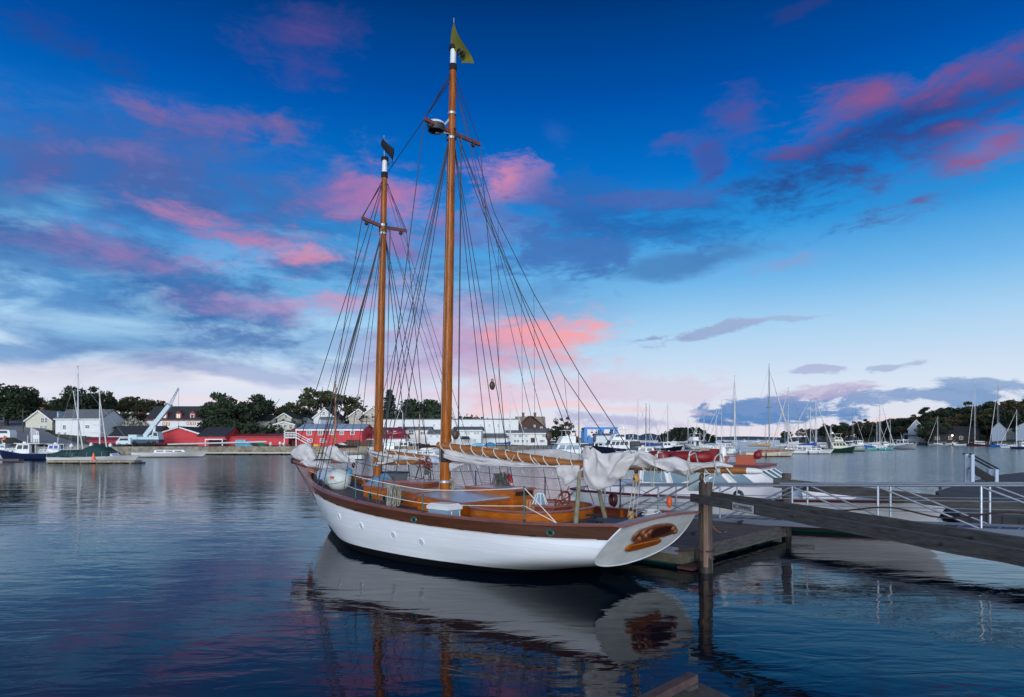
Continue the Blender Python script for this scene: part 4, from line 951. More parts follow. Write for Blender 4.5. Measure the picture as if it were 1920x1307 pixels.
def motorboat(px, wy, L_, heading, kind, hullm, label, cab=white, win=glass, boot=None, top=None, name='moored_motorboat', hs=1., railm=None):
    D = DW(wy); x = X(px, D); h = radians(heading)
    r = thing(name, label, 'motorboat', (x-L_/2*cos(h), D-L_/2*sin(h), 0), h, 'moored motorboats')
    B_ = L_*.33; fb = (L_*.12+.45)*hs; fs = (L_*.06+.4)*hs
    b, zt, pt = add_hull(r, L_, B_, fb, fs, hullm, boot, tr=.92, railm=railm)
    z0 = zt(.5)-.05
    if kind == 'skiff':
        m = MB(); m.box(L_*.35, L_*.45, -B_*.4, B_*.4, z0-.1, z0-.04); m.build('bench', varn, r); m = MB(); m.box(-.35, -.02, -.15, .15, .3, z0+.45); m.build('outboard_motor', iron, r)
    elif kind in ('lobster', 'cabin'):
        hh = .19*L_*hs*.9; house_part(r, L_*.33, L_*.62, B_*.38, B_*.36, z0, z0+hh, cab, .25, 0, winm=win, nwin=2, wz=(.45, .85), name='wheelhouse')
        house_part(r, L_*.62, L_*.88, B_*.33, B_*.14, z0, z0+hh*.38, cab, .6, 0, name='trunk_cabin', winm=win, nwin=2, front=False)
        m = MB(); m.box(L_*(.12 if kind == 'lobster' else .2), L_*.61, -B_*.42, B_*.42, z0+hh+.003, z0+hh+.09); rf = m.build('roof', top or cab, r)
        if kind == 'lobster' or True:
            m = MB(); [m.tube([(L_*.21, s*B_*.38, z0), (L_*.21, s*B_*.38, z0+hh)], .04, 5) for s in (-1, 1)]; m.build('roof_post', cab, r)
        m = MB(); m.tube([(L_*.45, 0, z0+hh), (L_*.44, 0, z0+hh+L_*.16)], .035, 5); m.tube([(L_*.4, B_*.2, z0+hh), (L_*.35, B_*.2, z0+hh+L_*.25)], .015, 4); m.tube([(L_*.5, 0, z0+hh+.05), (L_*.5, 0, z0+hh+.3)], [.25, .2], 10); m.build('antenna', white, rf)
        m = MB()
        for sd in (-1, 1): m.tube([Vector(pt(.6+i/8*.39, 1, sd*.9, .1, None))+Vector((0, 0, .5)) for i in range(9)], .02, 4, False); [m.tube([Vector(pt(.6+i/4*.39, 1, sd*.9, .1, None)), Vector(pt(.6+i/4*.39, 1, sd*.9, .1, None))+Vector((0, 0, .5))], .02, 4, False) for i in range(5)]
        m.build('bow_rail', galv, r, fix=False)
    elif kind in ('cruiser', 'trawler'):
        hh = .17*L_*hs
        house_part(r, L_*.22, L_*.70, B_*.42, B_*.36, z0, z0+hh, cab, .55, 0, winm=win, nwin=4 if kind == 'trawler' else 3, wz=(.42, .85), name='saloon')
        m = MB(); m.box(L_*.08, L_*.66, -B_*.44, B_*.44, z0+hh+.003, z0+hh+.1); rf = m.build('upper_deck', top or cab, r)
        house_part(r, L_*.30, L_*.58, B_*.33, B_*.3, z0+hh+.1, z0+hh*1.75, cab, .5, 0, name='flybridge', winm=win if kind == 'trawler' else None, nwin=2, wz=(.5, .9), front=False)
        m = MB(); [m.tube([(L_*q, s*B_*.3, z0+hh), (L_*q, s*B_*.3, z0+hh*2.3)], .03, 4) for q in (.22, .48) for s in (-1, 1)]; m.box(L_*.18, L_*.52, -B_*.34, B_*.34, z0+hh*2.3, z0+hh*2.3+.07); m.build('hardtop', cab, rf)
        m = MB(); m.tube([(L_*.28, 0, z0+hh*2.3), (L_*.26, 0, z0+hh*3.4)], .05, 5); m.tube([(L_*.27, -.5, z0+hh*2.8), (L_*.27, .5, z0+hh*2.8)], .03, 4); m.tube([(L_*.3, 0, z0+hh*2.35), (L_*.3, 0, z0+hh*2.6)], [.3, .25], 10); m.build('radar_mast', white, rf)
        house_part(r, L_*.70, L_*.90, B_*.30, B_*.12, z0, z0+hh*.35, cab, .6, 0, name='trunk_cabin')
        m = MB()
        for sd in (-1, 1): m.tube([Vector(pt(.5+i/8*.49, 1, sd*.93, .1, None))+Vector((0, 0, .65)) for i in range(9)], .02, 4, False); [m.tube([Vector(pt(.5+i/5*.49, 1, sd*.93, .1, None)), Vector(pt(.5+i/5*.49, 1, sd*.93, .1, None))+Vector((0, 0, .65))], .02, 4, False) for i in range(6)]
        m.build('bow_rail', galv, r, fix=False)
    return r
# ---------------- left basin
fl = thing('floating_dock', 'low pale wooden float under the green-covered ketch at left', 'floating dock', (X(170, 86), DW(869), 0)); D_ = DW(869)
m = MB(); m.box(X(86, D_)-X(170, 86), X(252, D_)-X(170, 86), 0, 1.6, .12, .38); m.build('deck', mat('bleached_plank', (.34, .29, .20), .9, var=.3, planks=(0, .2, .4)), fl)
m = MB(); [m.box(lerp(X(88, D_), X(245, D_), i/5)-X(170, 86), lerp(X(88, D_), X(245, D_), i/5)-X(170, 86)+1, .1, 1.5, -.25, .12) for i in range(6)]; m.build('float_drum', black, fl)
k = sailboat(180, 866, 11.6, 3, 125, 692, white, 'white ketch with dark green canvas covers on the float at left', cover=None, furl=False, frac=.3, spread=2, fbk=.72)
DK = DW(866)
# covers: low one aft, tall one over the cockpit
ox = k.location.x
def cov(px0, px1, top, name, sag):
    m = MB(); x0 = X(px0, DK)-ox; x1 = X(px1, DK)-ox
    def fn(u, v):
        a = pi*v; zt_ = Z(poly(top, u)[1], DK); xx = X(poly(top, u)[0], DK)-ox; return (xx, -1.65*cos(a)*.95, lerp(.75, zt_, abs(sin(a))**.55))
    m.grid(fn, 16, 12)
    m.add([fn(0, j/12) for j in range(13)], [tuple(range(13))]); m.add([fn(1, j/12) for j in range(13)], [tuple(range(13))])
    m.build(name, green, k, smooth=True)
cov(102, 158, [(102, 856), (112, 848), (125, 843.5), (158, 843)], 'stern_cover', 0)
cov(160, 212, [(159, 843), (168, 838), (184, 831.5), (200, 837), (213, 846)], 'cockpit_cover', 0)
house_part(k, X(150, DK)-ox, X(218, DK)-ox, 1.2, 1.0, .8, Z(849, DK), white, .9, -.4, name='deckhouse', winm=glass, nwin=3, wz=(.3, .7), front=False)
m = MB(); xq = X(187, DK)-ox; m.tube([(xq, 0, 1.5), (xq, 0, Z(730, DK))], [.1, .06], 7); mz_ = m.build('mizzen_mast', mastw, k); m = MB(); m.tube([(xq-.9, 0, Z(797, DK)), (xq+.7, 0, Z(797, DK))], .04, 5); m.tube([(xq-1.2, 0, Z(812, DK)), (xq+1.0, 0, Z(812, DK))], .03, 5); m.build('spreader', mastw, mz_)
m = MB(); m.tube([(X(137, DK)-ox, .2, Z(732, DK)), (X(155, DK)-ox, .2, Z(843, DK))], [.05, .1], 6); m.tube([(X(188, DK)-ox, -.2, Z(742, DK)), (X(202, DK)-ox, -.2, Z(846, DK))], [.05, .1], 6); m.build('furled_sail', canvas, k)
r = thing('marker_cone', 'orange cone standing on the float beside the green-covered ketch', 'traffic cone', (X(173, D_), D_+.25, .38)); m = MB(); m.tube([(0, 0, .04), (0, 0, .95)], [.27, .05], 12); m.build('cone', mat('cone_orange', (.9, .16, .08), .5), r); m = MB(); m.box(-.33, .33, -.2, .33, 0, .05); m.build('base', MC['cone_orange'], r)
motorboat(46, 862, 7.6, 182, 'lobster', navy, 'navy-hulled cabin boat with radar arch at far left', hs=1.1)
motorboat(8, 852, 7.0, 5, 'cabin', white, 'white boat cut by the left edge behind the navy cabin boat', win=glassc)
motorboat(104, 857, 7.6, 176, 'cabin', white, 'white cabin boat with blue side windows behind the tall mast', win=mat('blue_pane', (.03, .08, .35), .1))
motorboat(118, 866, 3.4, 0, 'skiff', white, 'small white skiff beside the stern of the green-covered ketch', hs=.6)
r = thing('floating_dock', 'grey float under the navy cabin boat at far left', 'floating dock', (X(50, 90), DW(866), 0)); m = MB(); m.box(-7, 2.6, -.5, .4, .1, .4); m.build('deck', dockw, r)
wh = sailboat(322, 857, 12.4, 2, 330, 857, white, 'long white hull with no mast stepped beside the crane', cover=None, furl=False, boot=redh, fbk=.8)
for c_ in list(wh.children):
    if c_.name.split('.')[0] in ('mast', 'boom', 'forestay'):
        for g_ in list(c_.children): bpy.data.objects.remove(g_)
        bpy.data.objects.remove(c_)
m = MB(); D_ = 134.; m.tube([(0, 0, 0), (X(493, D_)-X(305, D_), 0, .55)], [.16, .2], 8)
tag(m.build('unstepped_mast', mastw, loc=(X(305, D_), D_+2, 1.95), smooth=True), 'long white unstepped mast lying along the quay by the red sheds', 'mast')
def floatdock(px0, px1, wy, z, mt, label, dpt=2.):
    D_ = DW(wy); x0 = X(px0, D_); x1 = X(px1, D_); r = thing('floating_dock', label, 'floating dock', ((x0+x1)/2, D_, 0)); w_ = (x1-x0)/2
    m = MB(); m.box(-w_, w_, 0, dpt, z-.22, z); m.build('deck', mt, r); m = MB(); n = max(2, int(w_*2/3)); [m.box(lerp(-w_, w_, i/n)+.1, lerp(-w_, w_, (i+.8)/n), .1, dpt-.1, -.2, z-.22) for i in range(n)]; m.build('float_drum', black, r)
floatdock(384, 560, 853, .5, mat('cream_plank', (.60, .55, .42), .8, var=.1), 'long cream-edged float below the quay and long red shed')
floatdock(596, 745, 846, .75, MC['cream_plank'], 'pale float right of the furled jib below the red hall', 3)
motorboat(600, 850, 5.2, 178, 'skiff', mat('yellow_paint', (.6, .5, .03), .4), 'yellow skiff tied below the white stairs', hs=.6)
# ---------------- behind the schooner, centre
cent = [
    (727, 850, 8.5, 185, 'cabin', white, 'white cabin boat seen between the foremast and the furled foresail', {'win': glassc}),
    (755, 848, 9.0, 178, 'cabin', mat('mint_paint', (.50, .66, .60), .4), 'pale mint cabin boat right of the foremast', {'win': glass}),
    (800, 852, 8.5, 20, 'lobster', white, 'white workboat just left of the mainmast', {}),
    (772, 843, 8.0, 160, 'cruiser', white, 'white flybridge cruiser above the furled foresail', {}),
    (882, 846, 7.5, 10, 'cabin', white, 'white cabin boat just right of the mainmast above the gaff', {'top': blue}),
    (912, 843, 7.5, 175, 'lobster', white, 'white boat with blue canvas in front of the grey roofed store', {'cab': white, 'top': blue}),
    (945, 841, 8.0, 5, 'cabin', white, 'white cabin boat in front of the harbour office left end', {}),
    (982, 840, 8.0, 178, 'cabin', white, 'white cabin boat in front of the harbour office door', {}),
    (1010, 838, 7.5, 12, 'lobster', white, 'white workboat below the brown roofed inn', {'top': blue}),
    (1055, 862, 8.6, 195, 'cruiser', white, 'large white rounded cruiser with brown canvas behind the furled mainsail', {'win': glassc, 'top': white}),
    (1100, 840, 8.0, 10, 'cabin', white, 'white cabin boat under the left leg of the blue lift', {}),
    (1118, 848, 8.0, 185, 'cabin', navy, 'dark hulled boat between the rounded cruiser and the flybridge yacht', {}),
    (1152, 850, 10.5, 192, 'trawler', mat('very_dark_blue', (.01, .018, .04), .3), 'flybridge yacht with white upperworks and dark hull below the blue lift', {}),
    (1192, 849, 9.5, 3, 'lobster', mat('black_hull', (.008, .009, .012), .3), 'black-hulled covered boat right of the flybridge yacht', {'cab': mat('dark_cover', (.03, .04, .05), .7), 'top': white}),
    (1205, 858, 9., 180, 'cabin', white, 'low white boat behind the red life-raft of the yacht', {'hs': .7}),
    (1252, 846, 8.0, 2, 'cabin', mat('black_hull', (.008, .009, .012)), 'black-hulled boat with white roof in front of the island', {'top': white}),
    (1298, 842, 9.5, 110, 'cruiser', white, 'white flybridge cruiser end-on in front of the island', {}),
    (1262, 838, 7.5, 170, 'cabin', white, 'small white cabin boat left of the end-on cruiser', {}),
    (1360, 834, 7, 0, 'cabin', white, 'tiny white boat far out left of the white sloop mast', {}),
    (1396, 829, 9, 0, 'cabin', white, 'tiny white boat far out on the horizon right of the white sloop', {}),
    (1420, 830, 9, 180, 'cabin', white, 'tiny white boat far out left of the tan-covered yacht', {}),
    (1440, 831, 8, 0, 'lobster', white, 'small distant boat between the two nearest sloops', {}),
    (1573, 848, 8.6, 8, 'trawler', greenh, 'cream trawler with dark green hull right of the striped sloop', {'cab': mat('cream_cabin', (.66, .66, .54), .5), 'top': mat('brown_canvas', (.12, .09, .07), .8)}),
    (1612, 837, 9.0, 0, 'lobster', white, 'white lobster boat behind the cream trawler bow', {}),
    (1638, 841, 6.0, 170, 'lobster', blueh, 'small lobster boat with bright blue hull behind the teal sloop', {'top': mat('rust', (.25, .08, .04), .8)}),
    (1660, 839, 7.0, 5, 'lobster', white, 'white lobster boat between the teal sloop and the white motorboat', {}),
    (1694, 842, 9.0, 292, 'lobster', greyh, 'white motorboat pointing at the camera with grey hull and three windows', {'hs': 1.15}),
    (1786, 834, 8, 178, 'cabin', white, 'low white speedboat below the boathouse lamp', {'hs': .6}),
    (1800, 836, 7, 5, 'skiff', white, 'white skiff right of the low white speedboat', {'hs': .8}),
    (1818, 834, 6, 0, 'skiff', white, 'small white skiff left of the dark red sloop', {}),
    (1900, 838, 7, 5, 'skiff', blueh, 'small bright blue workboat astern of the blue sloop', {'hs': 1.2}),
    (1918, 842, 7, 5, 'cabin', navy, 'dark boat cut by the right edge', {}),
]
for px, wy, L_, hd, kd, hm, lab, kw in cent: motorboat(px, wy, L_, hd, kd, hm, lab, **kw)
# canvas-hooded cockpit on the rounded cruiser
sb = [
    # px, wl, L, heading, mast px, top, hull, label, kwargs
    (1375, 851, 7.6, 62, 1380, 706, white, 'white sloop seen from astern with white mainsail cover', dict(cover=canvas, thin=1.6)),
    (1443, 856, 9.6, 8, 1442, 687, creamh, 'cream-hulled wooden yacht with tan sail cover', dict(cover=tan, mastm=maststeel, railm=varn, cabinm=varn, spread=1, mr=.11, thin=1.6)),
    (1488, 850, 9.5, 170, 1478, 730, greyh, 'grey-white sloop right of the cream wooden yacht', dict(cover=canvas, thin=1.5)),
    (1524, 851, 8.5, 355, 1530, 750, white, 'striped navy and white sloop with bright blue sail cover', dict(cover=blue, thin=1.4, boot=navy)),
    (1506, 845, 10, 175, 1519, 744, navy, 'navy sloop just behind the striped sloop', dict(cover=canvasd, thin=1.4)),
    (1322, 843, 9.0, 175, 1320, 752, white, 'white sloop with navy sail cover at the right end of the island', dict(cover=mat('navy_canvas', (.01, .02, .08), .8), thin=1.4)),
    (1350, 840, 9.0, 182, 1353, 752, white, 'white sloop with dark blue cover between the island and the white sloop', dict(cover=MC['navy_canvas'], thin=1.4)),
    (1340, 846, 8.0, 180, 1343, 768, mat('peach_paint', (.6, .45, .36), .5), 'peach-coloured small sloop left of the white astern sloop', dict(cover=canvas)),
    (1196, 846, 9.5, 5, 1196, 752, white, 'white sloop whose tall pale mast stands right of the blue lift', dict(cover=canvas)),
    (1211, 852, 8.0, 178, 1211, 760, white, 'white sloop with bright blue cover above the furled mainsail', dict(cover=blue, mastm=maststeel)),
    (1219, 840, 9.0, 5, 1218, 758, white, 'distant sloop with grey mast just right of the blue-covered sloop', dict(cover=None, mastm=maststeel)),
    (1252, 842, 9.0, 180, 1252, 756, white, 'sloop whose mast stands in front of the island left part', dict(cover=canvas)),
    (1290, 838, 9.0, 10, 1290, 784, white, 'sloop with a short mast in front of the island centre', dict(cover=canvas)),
    (1310, 836, 9.0, 10, 1312, 808, white, 'sloop with the shortest mast before the right part of the island', dict(cover=None)),
    (1497, 840, 9.0, 5, 1497, 768, white, 'sloop with thin mast left of the navy sloop mast', dict(cover=canvas, mastm=maststeel)),
    (1511, 838, 9.0, 5, 1511, 767, white, 'distant sloop with thin mast between the navy and striped sloops', dict(cover=None, mastm=maststeel)),
    (1472, 838, 9.0, 185, 1472, 758, white, 'distant sloop whose mast shows right behind the tan sail cover', dict(cover=None, mastm=maststeel)),
    (1436, 833, 10, 0, 1436, 787, white, 'tiny distant sloop left of the tall grey mast on the horizon', dict(cover=None, mastm=maststeel)),
    (1557, 838, 9.0, 0, 1557, 803, white, 'sloop with short mast directly behind the trawler flybridge', dict(cover=None)),
    (1602, 836, 10, 5, 1599, 765, white, 'white sloop whose thin mast stands alone against the wooded bank', dict(cover=canvas, mastm=maststeel)),
    (1651, 844, 7.6, 355, 1650, 743, teal, 'teal-hulled sloop with white cover on the right', dict(cover=canvas, thin=1.4)),
    (1644, 838, 9, 5, 1644, 783, white, 'white sloop just left of the teal sloop mast', dict(cover=None)),
    (1669, 836, 9, 175, 1669, 784, white, 'sloop with a short mast right of the teal sloop', dict(cover=None)),
    (1758, 836, 9, 175, 1758, 780, greyh, 'grey sloop moored before the dark boathouse', dict(cover=None, spread=0)),
    (1836, 836.5, 10.0, 180, 1828, 714, redh, 'dark red sloop with tall mast near the right edge', dict(cover=canvas, thin=1.5, frac=.45)),
    (1876, 838, 9.0, 180, 1871, 718, blueh, 'bright blue sloop with the rightmost tall grey mast', dict(cover=None, mastm=maststeel, thin=1.5)),
    (1897, 841, 8, 180, 1917, 768, white, 'white sloop at the right edge partly behind the blue workboat', dict(cover=None)),
    (958, 846, 9.0, 5, 957, 727, white, 'white sloop with pale mast in front of the harbour office', dict(cover=blue, thin=1.4)),
    (1082, 848, 8.0, 178, 1085, 762, white, 'small sloop with varnished wooden mast between the inn and the blue lift', dict(cover=blue, mastm=mastwood, furl=False)),
    (630, 862, 8.0, 178, 629, 720, white, 'sloop with a varnished wooden mast and black sail cover left of the foremast', dict(cover=black, mastm=mastwood, furl=False, spread=0, mr=.13)),
    (798, 860, 8.0, 178, 786, 776, white, 'sloop with raked wooden mast and black cover left of the mainmast', dict(cover=black, mastm=mastwood, furl=False, spread=0, mr=.10)),
    (757, 846, 9.0, 178, 755, 752, white, 'white sloop whose pale mast shows right of the foremast', dict(cover=None)),
]
for px, wl, L_, hd, mp, mt_, hm, lab, kw in sb: sailboat(px, wl, L_, hd, mp, mt_, hm, lab, **kw)
floatdock(1578, 1627, 846.5, .45, mat('mossy_plank', (.16, .18, .08), .9, var=.3), 'mossy low float in front of the cream trawler', 2)
# ================================================================ SCHOONER
SC = 1.0417
F = Frame(2.976*SC, 12.665*SC, -.7525, .6586, SC, EYE-EYE*SC)
sch = thing('schooner', 'two-masted white wooden schooner with varnished masts and furled sails in the foreground', 'schooner', (F.o[0], F.o[1], F.z0), F.yaw, scale=SC)
LS = 12.62
ZR = ([0, 1, 2, 3, 4, 5, 6, 7, 8, 9, 10, 11, 12, 12.62], [1.46, 1.40, 1.365, 1.355, 1.36, 1.38, 1.42, 1.47, 1.54, 1.62, 1.72, 1.81, 1.90, 1.98])
BB = ([0, 1, 2, 3, 4, 5, 6, 7, 8, 9, 10, 11, 11.7, 12.2, 12.5, 12.62], [1.48, 1.67, 1.85, 1.98, 2.08, 2.15, 2.18, 2.16, 2.08, 1.90, 1.60, 1.15, .76, .42, .17, .05])
zr = lambda s: interp(s, *ZR)-.035; hb = lambda s: interp(s, *BB)
def zk(k): return interp(k, [0, .05, .1, .15, .25, .4, .7, .85, .95, 1], [.48, .36, .22, .05, -.30, -.6, -.6, -.5, -.42, -.36])
def sT(z): return .80*(1.46-z)
def sS(z): return interp(z, [-.4, .12, .3, .6, .95, 1.3, 1.7, 1.95, 2.15], [11.0, 11.55, 11.72, 11.98, 12.2, 12.38, 12.52, 12.6, 12.66])
gT = ([0, .02, .08, .18, .29, .39, .6, .8, 1], [.12, .34, .68, .94, 1.06, 1.11, 1.12, 1.075, 1])
gM = ([0, .08, .2, .36, .55, .8, 1], [.03, .22, .55, .83, .93, .985, 1])
gB = ([0, .1, .2, .4, .6, .8, 1], [.10, .26, .40, .60, .75, .88, 1])
def hp(k, z, sd=1, off=0.):
    s_r = k*LS; a = zk(k); b_ = zr(s_r); z = max(min(z, b_), a) if z < b_ else z
    v = max(0, min(1, (z-a)/(b_-a)))
    wT = 1-sstep(k/.3); wB = sstep((k-.62)/.38); wM = 1-wT-wB
    g = wT*interp(v, *gT)+wM*interp(v, *gM)+wB*interp(v, *gB)
    return (lerp(sT(z), sS(z), k), sd*(hb(s_r)*g+off), z)
ZBT = lambda k: .30+.05*k*k; ZPL = lambda k: zr(k*LS)-.25+.03*k
KN = 64
for sd, nm_ in ((1, 'port'), (-1, 'starboard')):
    pass
def hullband(name, m_, z0, z1, rows, off=0., smooth=True):
    m = MB()
    for sd in (1, -1): m.grid(lambda u, v: hp(u, lerp(max(z0(u), zk(u)), max(z1(u), zk(u)), v), sd, off), KN, rows)
    return m.build(name, m_, sch, smooth=smooth)
hullband('bottom_paint', bottomp, lambda k: zk(k), ZBT, 8)
hull = hullband('hull', hullwhite, ZBT, lambda k: ZPL(k)+.004, 12)
hullband('sheer_strake', brown, lambda k: ZPL(k), lambda k: zr(k*LS), 3, .018)
# small dark scuppers and the cream line under the varnished strake
m = MB()
for sd in (1, -1): m.tube([hp(i/60, ZPL(i/60)+.005, sd, .02) for i in range(1, 60)], .012, 5)
m.build('sheer_moulding', mat('pink_white_moulding', (.62, .52, .50), .4), sch)
m = MB(); rnd = random.Random(2)
for i in range(11):
    m = MB(); k = .12+.075*i; a = Vector(hp(k, ZPL(k)+.03, 1, .03)); b = Vector(hp(k+.012, ZPL(k+.012)+.03, 1, .03)); m.beam(a, b, .03, .022); m.build('scupper', black, sch)
# inner bulwark, frames and deck
def zd(s, t): b = max(hb(s), .05); return zr(s)-.20+.12*(1-min(1, (t/b)**2))
m = MB()
for sd in (1, -1): m.grid(lambda u, v: (lerp(.30, 12.3, u), sd*(hb(lerp(.30, 12.3, u))-.07), lerp(zd(lerp(.30, 12.3, u), sd*hb(lerp(.30, 12.3, u)))-.03, zr(lerp(.30, 12.3, u)), v)), 50, 2)
m.build('inner_bulwark', mahog, sch, smooth='all')
m = MB()
for sd in (1, -1):
    for i in range(24):
        s = .5+i*.5
        if s > 12: break
        b = hb(s)-.07; m = MB(); m.box(s-.035, s+.035, min(sd*b, sd*(b-.05)), max(sd*b, sd*(b-.05)), zd(s, b)-.05, zr(s)-.02); m.build('bulwark_frame', varn, sch)
m = MB(); m.grid(lambda u, v: (lerp(.30, 12.35, u), lerp(-1, 1, v)*(hb(lerp(.30, 12.35, u))-.06), zd(lerp(.30, 12.35, u), (2*v-1)*hb(lerp(.30, 12.35, u)))), 60, 12); m.build('deck', teak, sch, smooth='all')
# cap rail
def caprail(sd):
    def fn(u, v):
        s = lerp(-.02, 12.52, u); b = hb(s); wi = lerp(.17, .12, sstep((s-9)/3)); z = zr(s)
        q = [(b+.045, z), (b+.055, z+.02), (b+.03, z+.038), (b-wi+.02, z+.038), (b-wi, z+.02), (b-wi+.01, z), (b+.045, z)][int(round(v*6))]
        return (s, sd*max(.0, q[0]), q[1])
    m = MB(); m.grid(fn, 70, 6); return m
for sd in (1, -1): caprail(sd).build('cap_rail', rail, sch, smooth=True)
m = MB()
def tf(u, v):
    t = lerp(-1.56, 1.56, u); z = 1.425+.05*(1-(t/1.5)**2); q = [(-.07, z-.01), (-.07, z+.035), (.16, z+.04), (.16, z), (-.07, z-.01)][int(round(v*4))]; return (q[0], t, q[1])
m.grid(tf, 20, 4); m.add([tf(0, j/4) for j in range(4)], [(0, 1, 2, 3)]); m.add([tf(1, j/4) for j in range(4)], [(0, 1, 2, 3)]); m.build('taffrail', rail, sch, smooth=True)
# stem head
m = MB(); m.prism([(12.2, -.11, 1.5), (12.66, -.07, 1.5), (12.78, -.07, 2.16), (12.58, -.11, 2.19), (12.25, -.12, 2.02)], (0, .22, 0)); m.build('stem_head', rail, sch)
m = MB(); m.tube([(sS(z)+.0, 0, z) for z in (.33, .6, .9, 1.3, 1.6)], .035, 6); m.build('stem', hullwhite, sch, smooth=True)
# transom
def tp(t, z, off=0.):   # on the raked transom plane
    return (sT(z)-off*.66, t, z-off*.75*0)
m = MB(); rows = 22
def trf(u, v):
    z = lerp(.481, 1.425, v**1.8); b = abs(hp(0, z, 1)[1])+.014; t = lerp(-1, 1, u)*b; z2 = z+.05*v**3*(1-(t/1.5)**2); return (sT(z)-.02-.05*max(0, 1-(t/1.6)**2), t, z2)
m.grid(trf, 24, rows); tr_ = m.build('transom', greywhite, sch, smooth='all', fix=False)
m = MB(); edge = [trf(0, v/22) for v in range(23)]; edge2 = [trf(1, v/22) for v in range(22, -1, -1)]
m.tube([Vector(p) for p in edge2+[trf(u/8, 0) for u in range(7, 0, -1)]+edge], .014, 6); m.build('transom_edge', hullwhite, tr_, smooth=True)
def TR(px, py):   # picture point on the transom plane
    o = F.o; best = None; r = (px-960)/FX
    lo, hi = 5., 30.
    def g(D):
        x = r*D-o[0]; y = D-o[1]; s = (x*F.u[0]+y*F.u[1])/SC; t = (x*F.p[0]+y*F.p[1])/SC; z = (Z(py, D)-F.z0)/SC; return s-sT(z)+.02+.05*max(0, 1-(t/1.6)**2)+.01, (s, t, z)
    for _ in range(60):
        mid = (lo+hi)/2; v, p = g(mid)
        if (v > 0) == (g(hi)[0] > 0): hi = mid
        else: lo = mid
    return Vector(g((lo+hi)/2)[1])
nrm = Vector((-.78, 0, -.62)).normalized()   # outward normal of the raked transom
def plate(name, pts, m_, th, inset=.0, par=None):
    P = [TR(*p) for p in pts]; c = sum(P, Vector())/len(P); n = len(P); m = MB()
    a = P; b = [p+nrm*th*.7 for p in P]; d = [c+(p-c)*.86+nrm*th for p in P]
    m.add(a+b+d, [(i, (i+1) % n, (i+1) % n+n, i+n) for i in range(n)]+[(i+n, (i+1) % n+n, (i+1) % n+2*n, i+2*n) for i in range(n)]+[tuple(range(2*n, 3*n))])
    return m.build(name, m_, par or tr_)
px_ = lambda l: [(1100+a/7.26, 900+b/7.26) for a, b in l]
carv = mat('carved_wood', (.21, .062, .02), .35, var=.5, vscale=14, bump=.03, bscale=22, coat=.4)
cv = plate('carving', px_([(612, 800), (640, 750), (690, 705), (760, 665), (840, 640), (920, 608), (1000, 592), (1080, 585), (1150, 588), (1200, 610), (1217, 655), (1195, 700), (1120, 735), (1040, 760), (940, 782), (860, 800), (760, 825), (680, 836), (625, 828)]), carv, .05)
P = [TR(*p)+nrm*.056 for p in px_([(855, 745), (862, 690), (900, 655), (980, 625), (1080, 602), (1140, 606), (1120, 650), (1090, 690), (1010, 722), (930, 745), (870, 765)])]
m = MB(); c = sum(P, Vector())/len(P); n = len(P); m.add(P+[c+(p-c)*.9+nrm*.004 for p in P], [(i, (i+1) % n, (i+1) % n+n, i+n) for i in range(n)]+[tuple(range(n, 2*n))]); m.build('hollow', mat('carving_hollow', (.05, .010, .006), .45), cv)
for cx_, cy_, rx_ in ((690, 780, .16), (780, 735, .15), (740, 700, .12), (830, 690, .11), (1150, 640, .12), (1180, 680, .1)):
    p = TR(1100+cx_/7.26, 900+cy_/7.26)+nrm*.05; m = MB(); m.torus(p, rx_*.5, .028, nrm, 14, 6); m.ell(p, .05, .06, .05, 8, 5); m.build('scroll', carv, cv, smooth=True)
plate('name_board', px_([(520, 952), (535, 920), (565, 890), (605, 872), (780, 832), (970, 797), (1000, 798), (1008, 815), (990, 838), (955, 862), (800, 905), (650, 945), (560, 963)]), varn, .045)
# portlights in the hull
for px, py in ((636, 970), (677, 986), (737, 1004), (790, 1016)):
    best = None
    for i in range(300):
        k = .25+.7*i/300; z = None
        for j in range(25):
            zz = .5+j*.025; p = hp(k, zz); w = (F.o[0]+SC*(p[0]*F.u[0]+p[1]*F.p[0]), F.o[1]+SC*(p[0]*F.u[1]+p[1]*F.p[1]), F.z0+SC*p[2]); e = hypot(960+FX*w[0]/w[1]-px, HZ+FX*(EYE-w[2])/w[1]-py)
            if best is None or e < best[0]: best = (e, k, zz)
    _, k, zz = best; p0 = Vector(hp(k, zz)); du = (Vector(hp(k+.01, zz))-p0).normalized(); dv = (Vector(hp(k, zz+.03))-p0).normalized(); nn = du.cross(dv).normalized(); nn = nn if nn.y > 0 else -nn
    m = MB(); m.torus(p0+nn*.004, .085, .016, nn, 24, 6); po = m.build('porthole', hullwhite, sch, smooth=True)
    x_ = nn.orthogonal().normalized(); y_ = nn.cross(x_); m = MB(); m.prism([p0+nn*.004+(x_*cos(a*pi/10)+y_*sin(a*pi/10))*.08 for a in range(20)], nn*.006); m.build('pane', mat('shaded_paint_disc', (.50, .55, .60), .3), po)
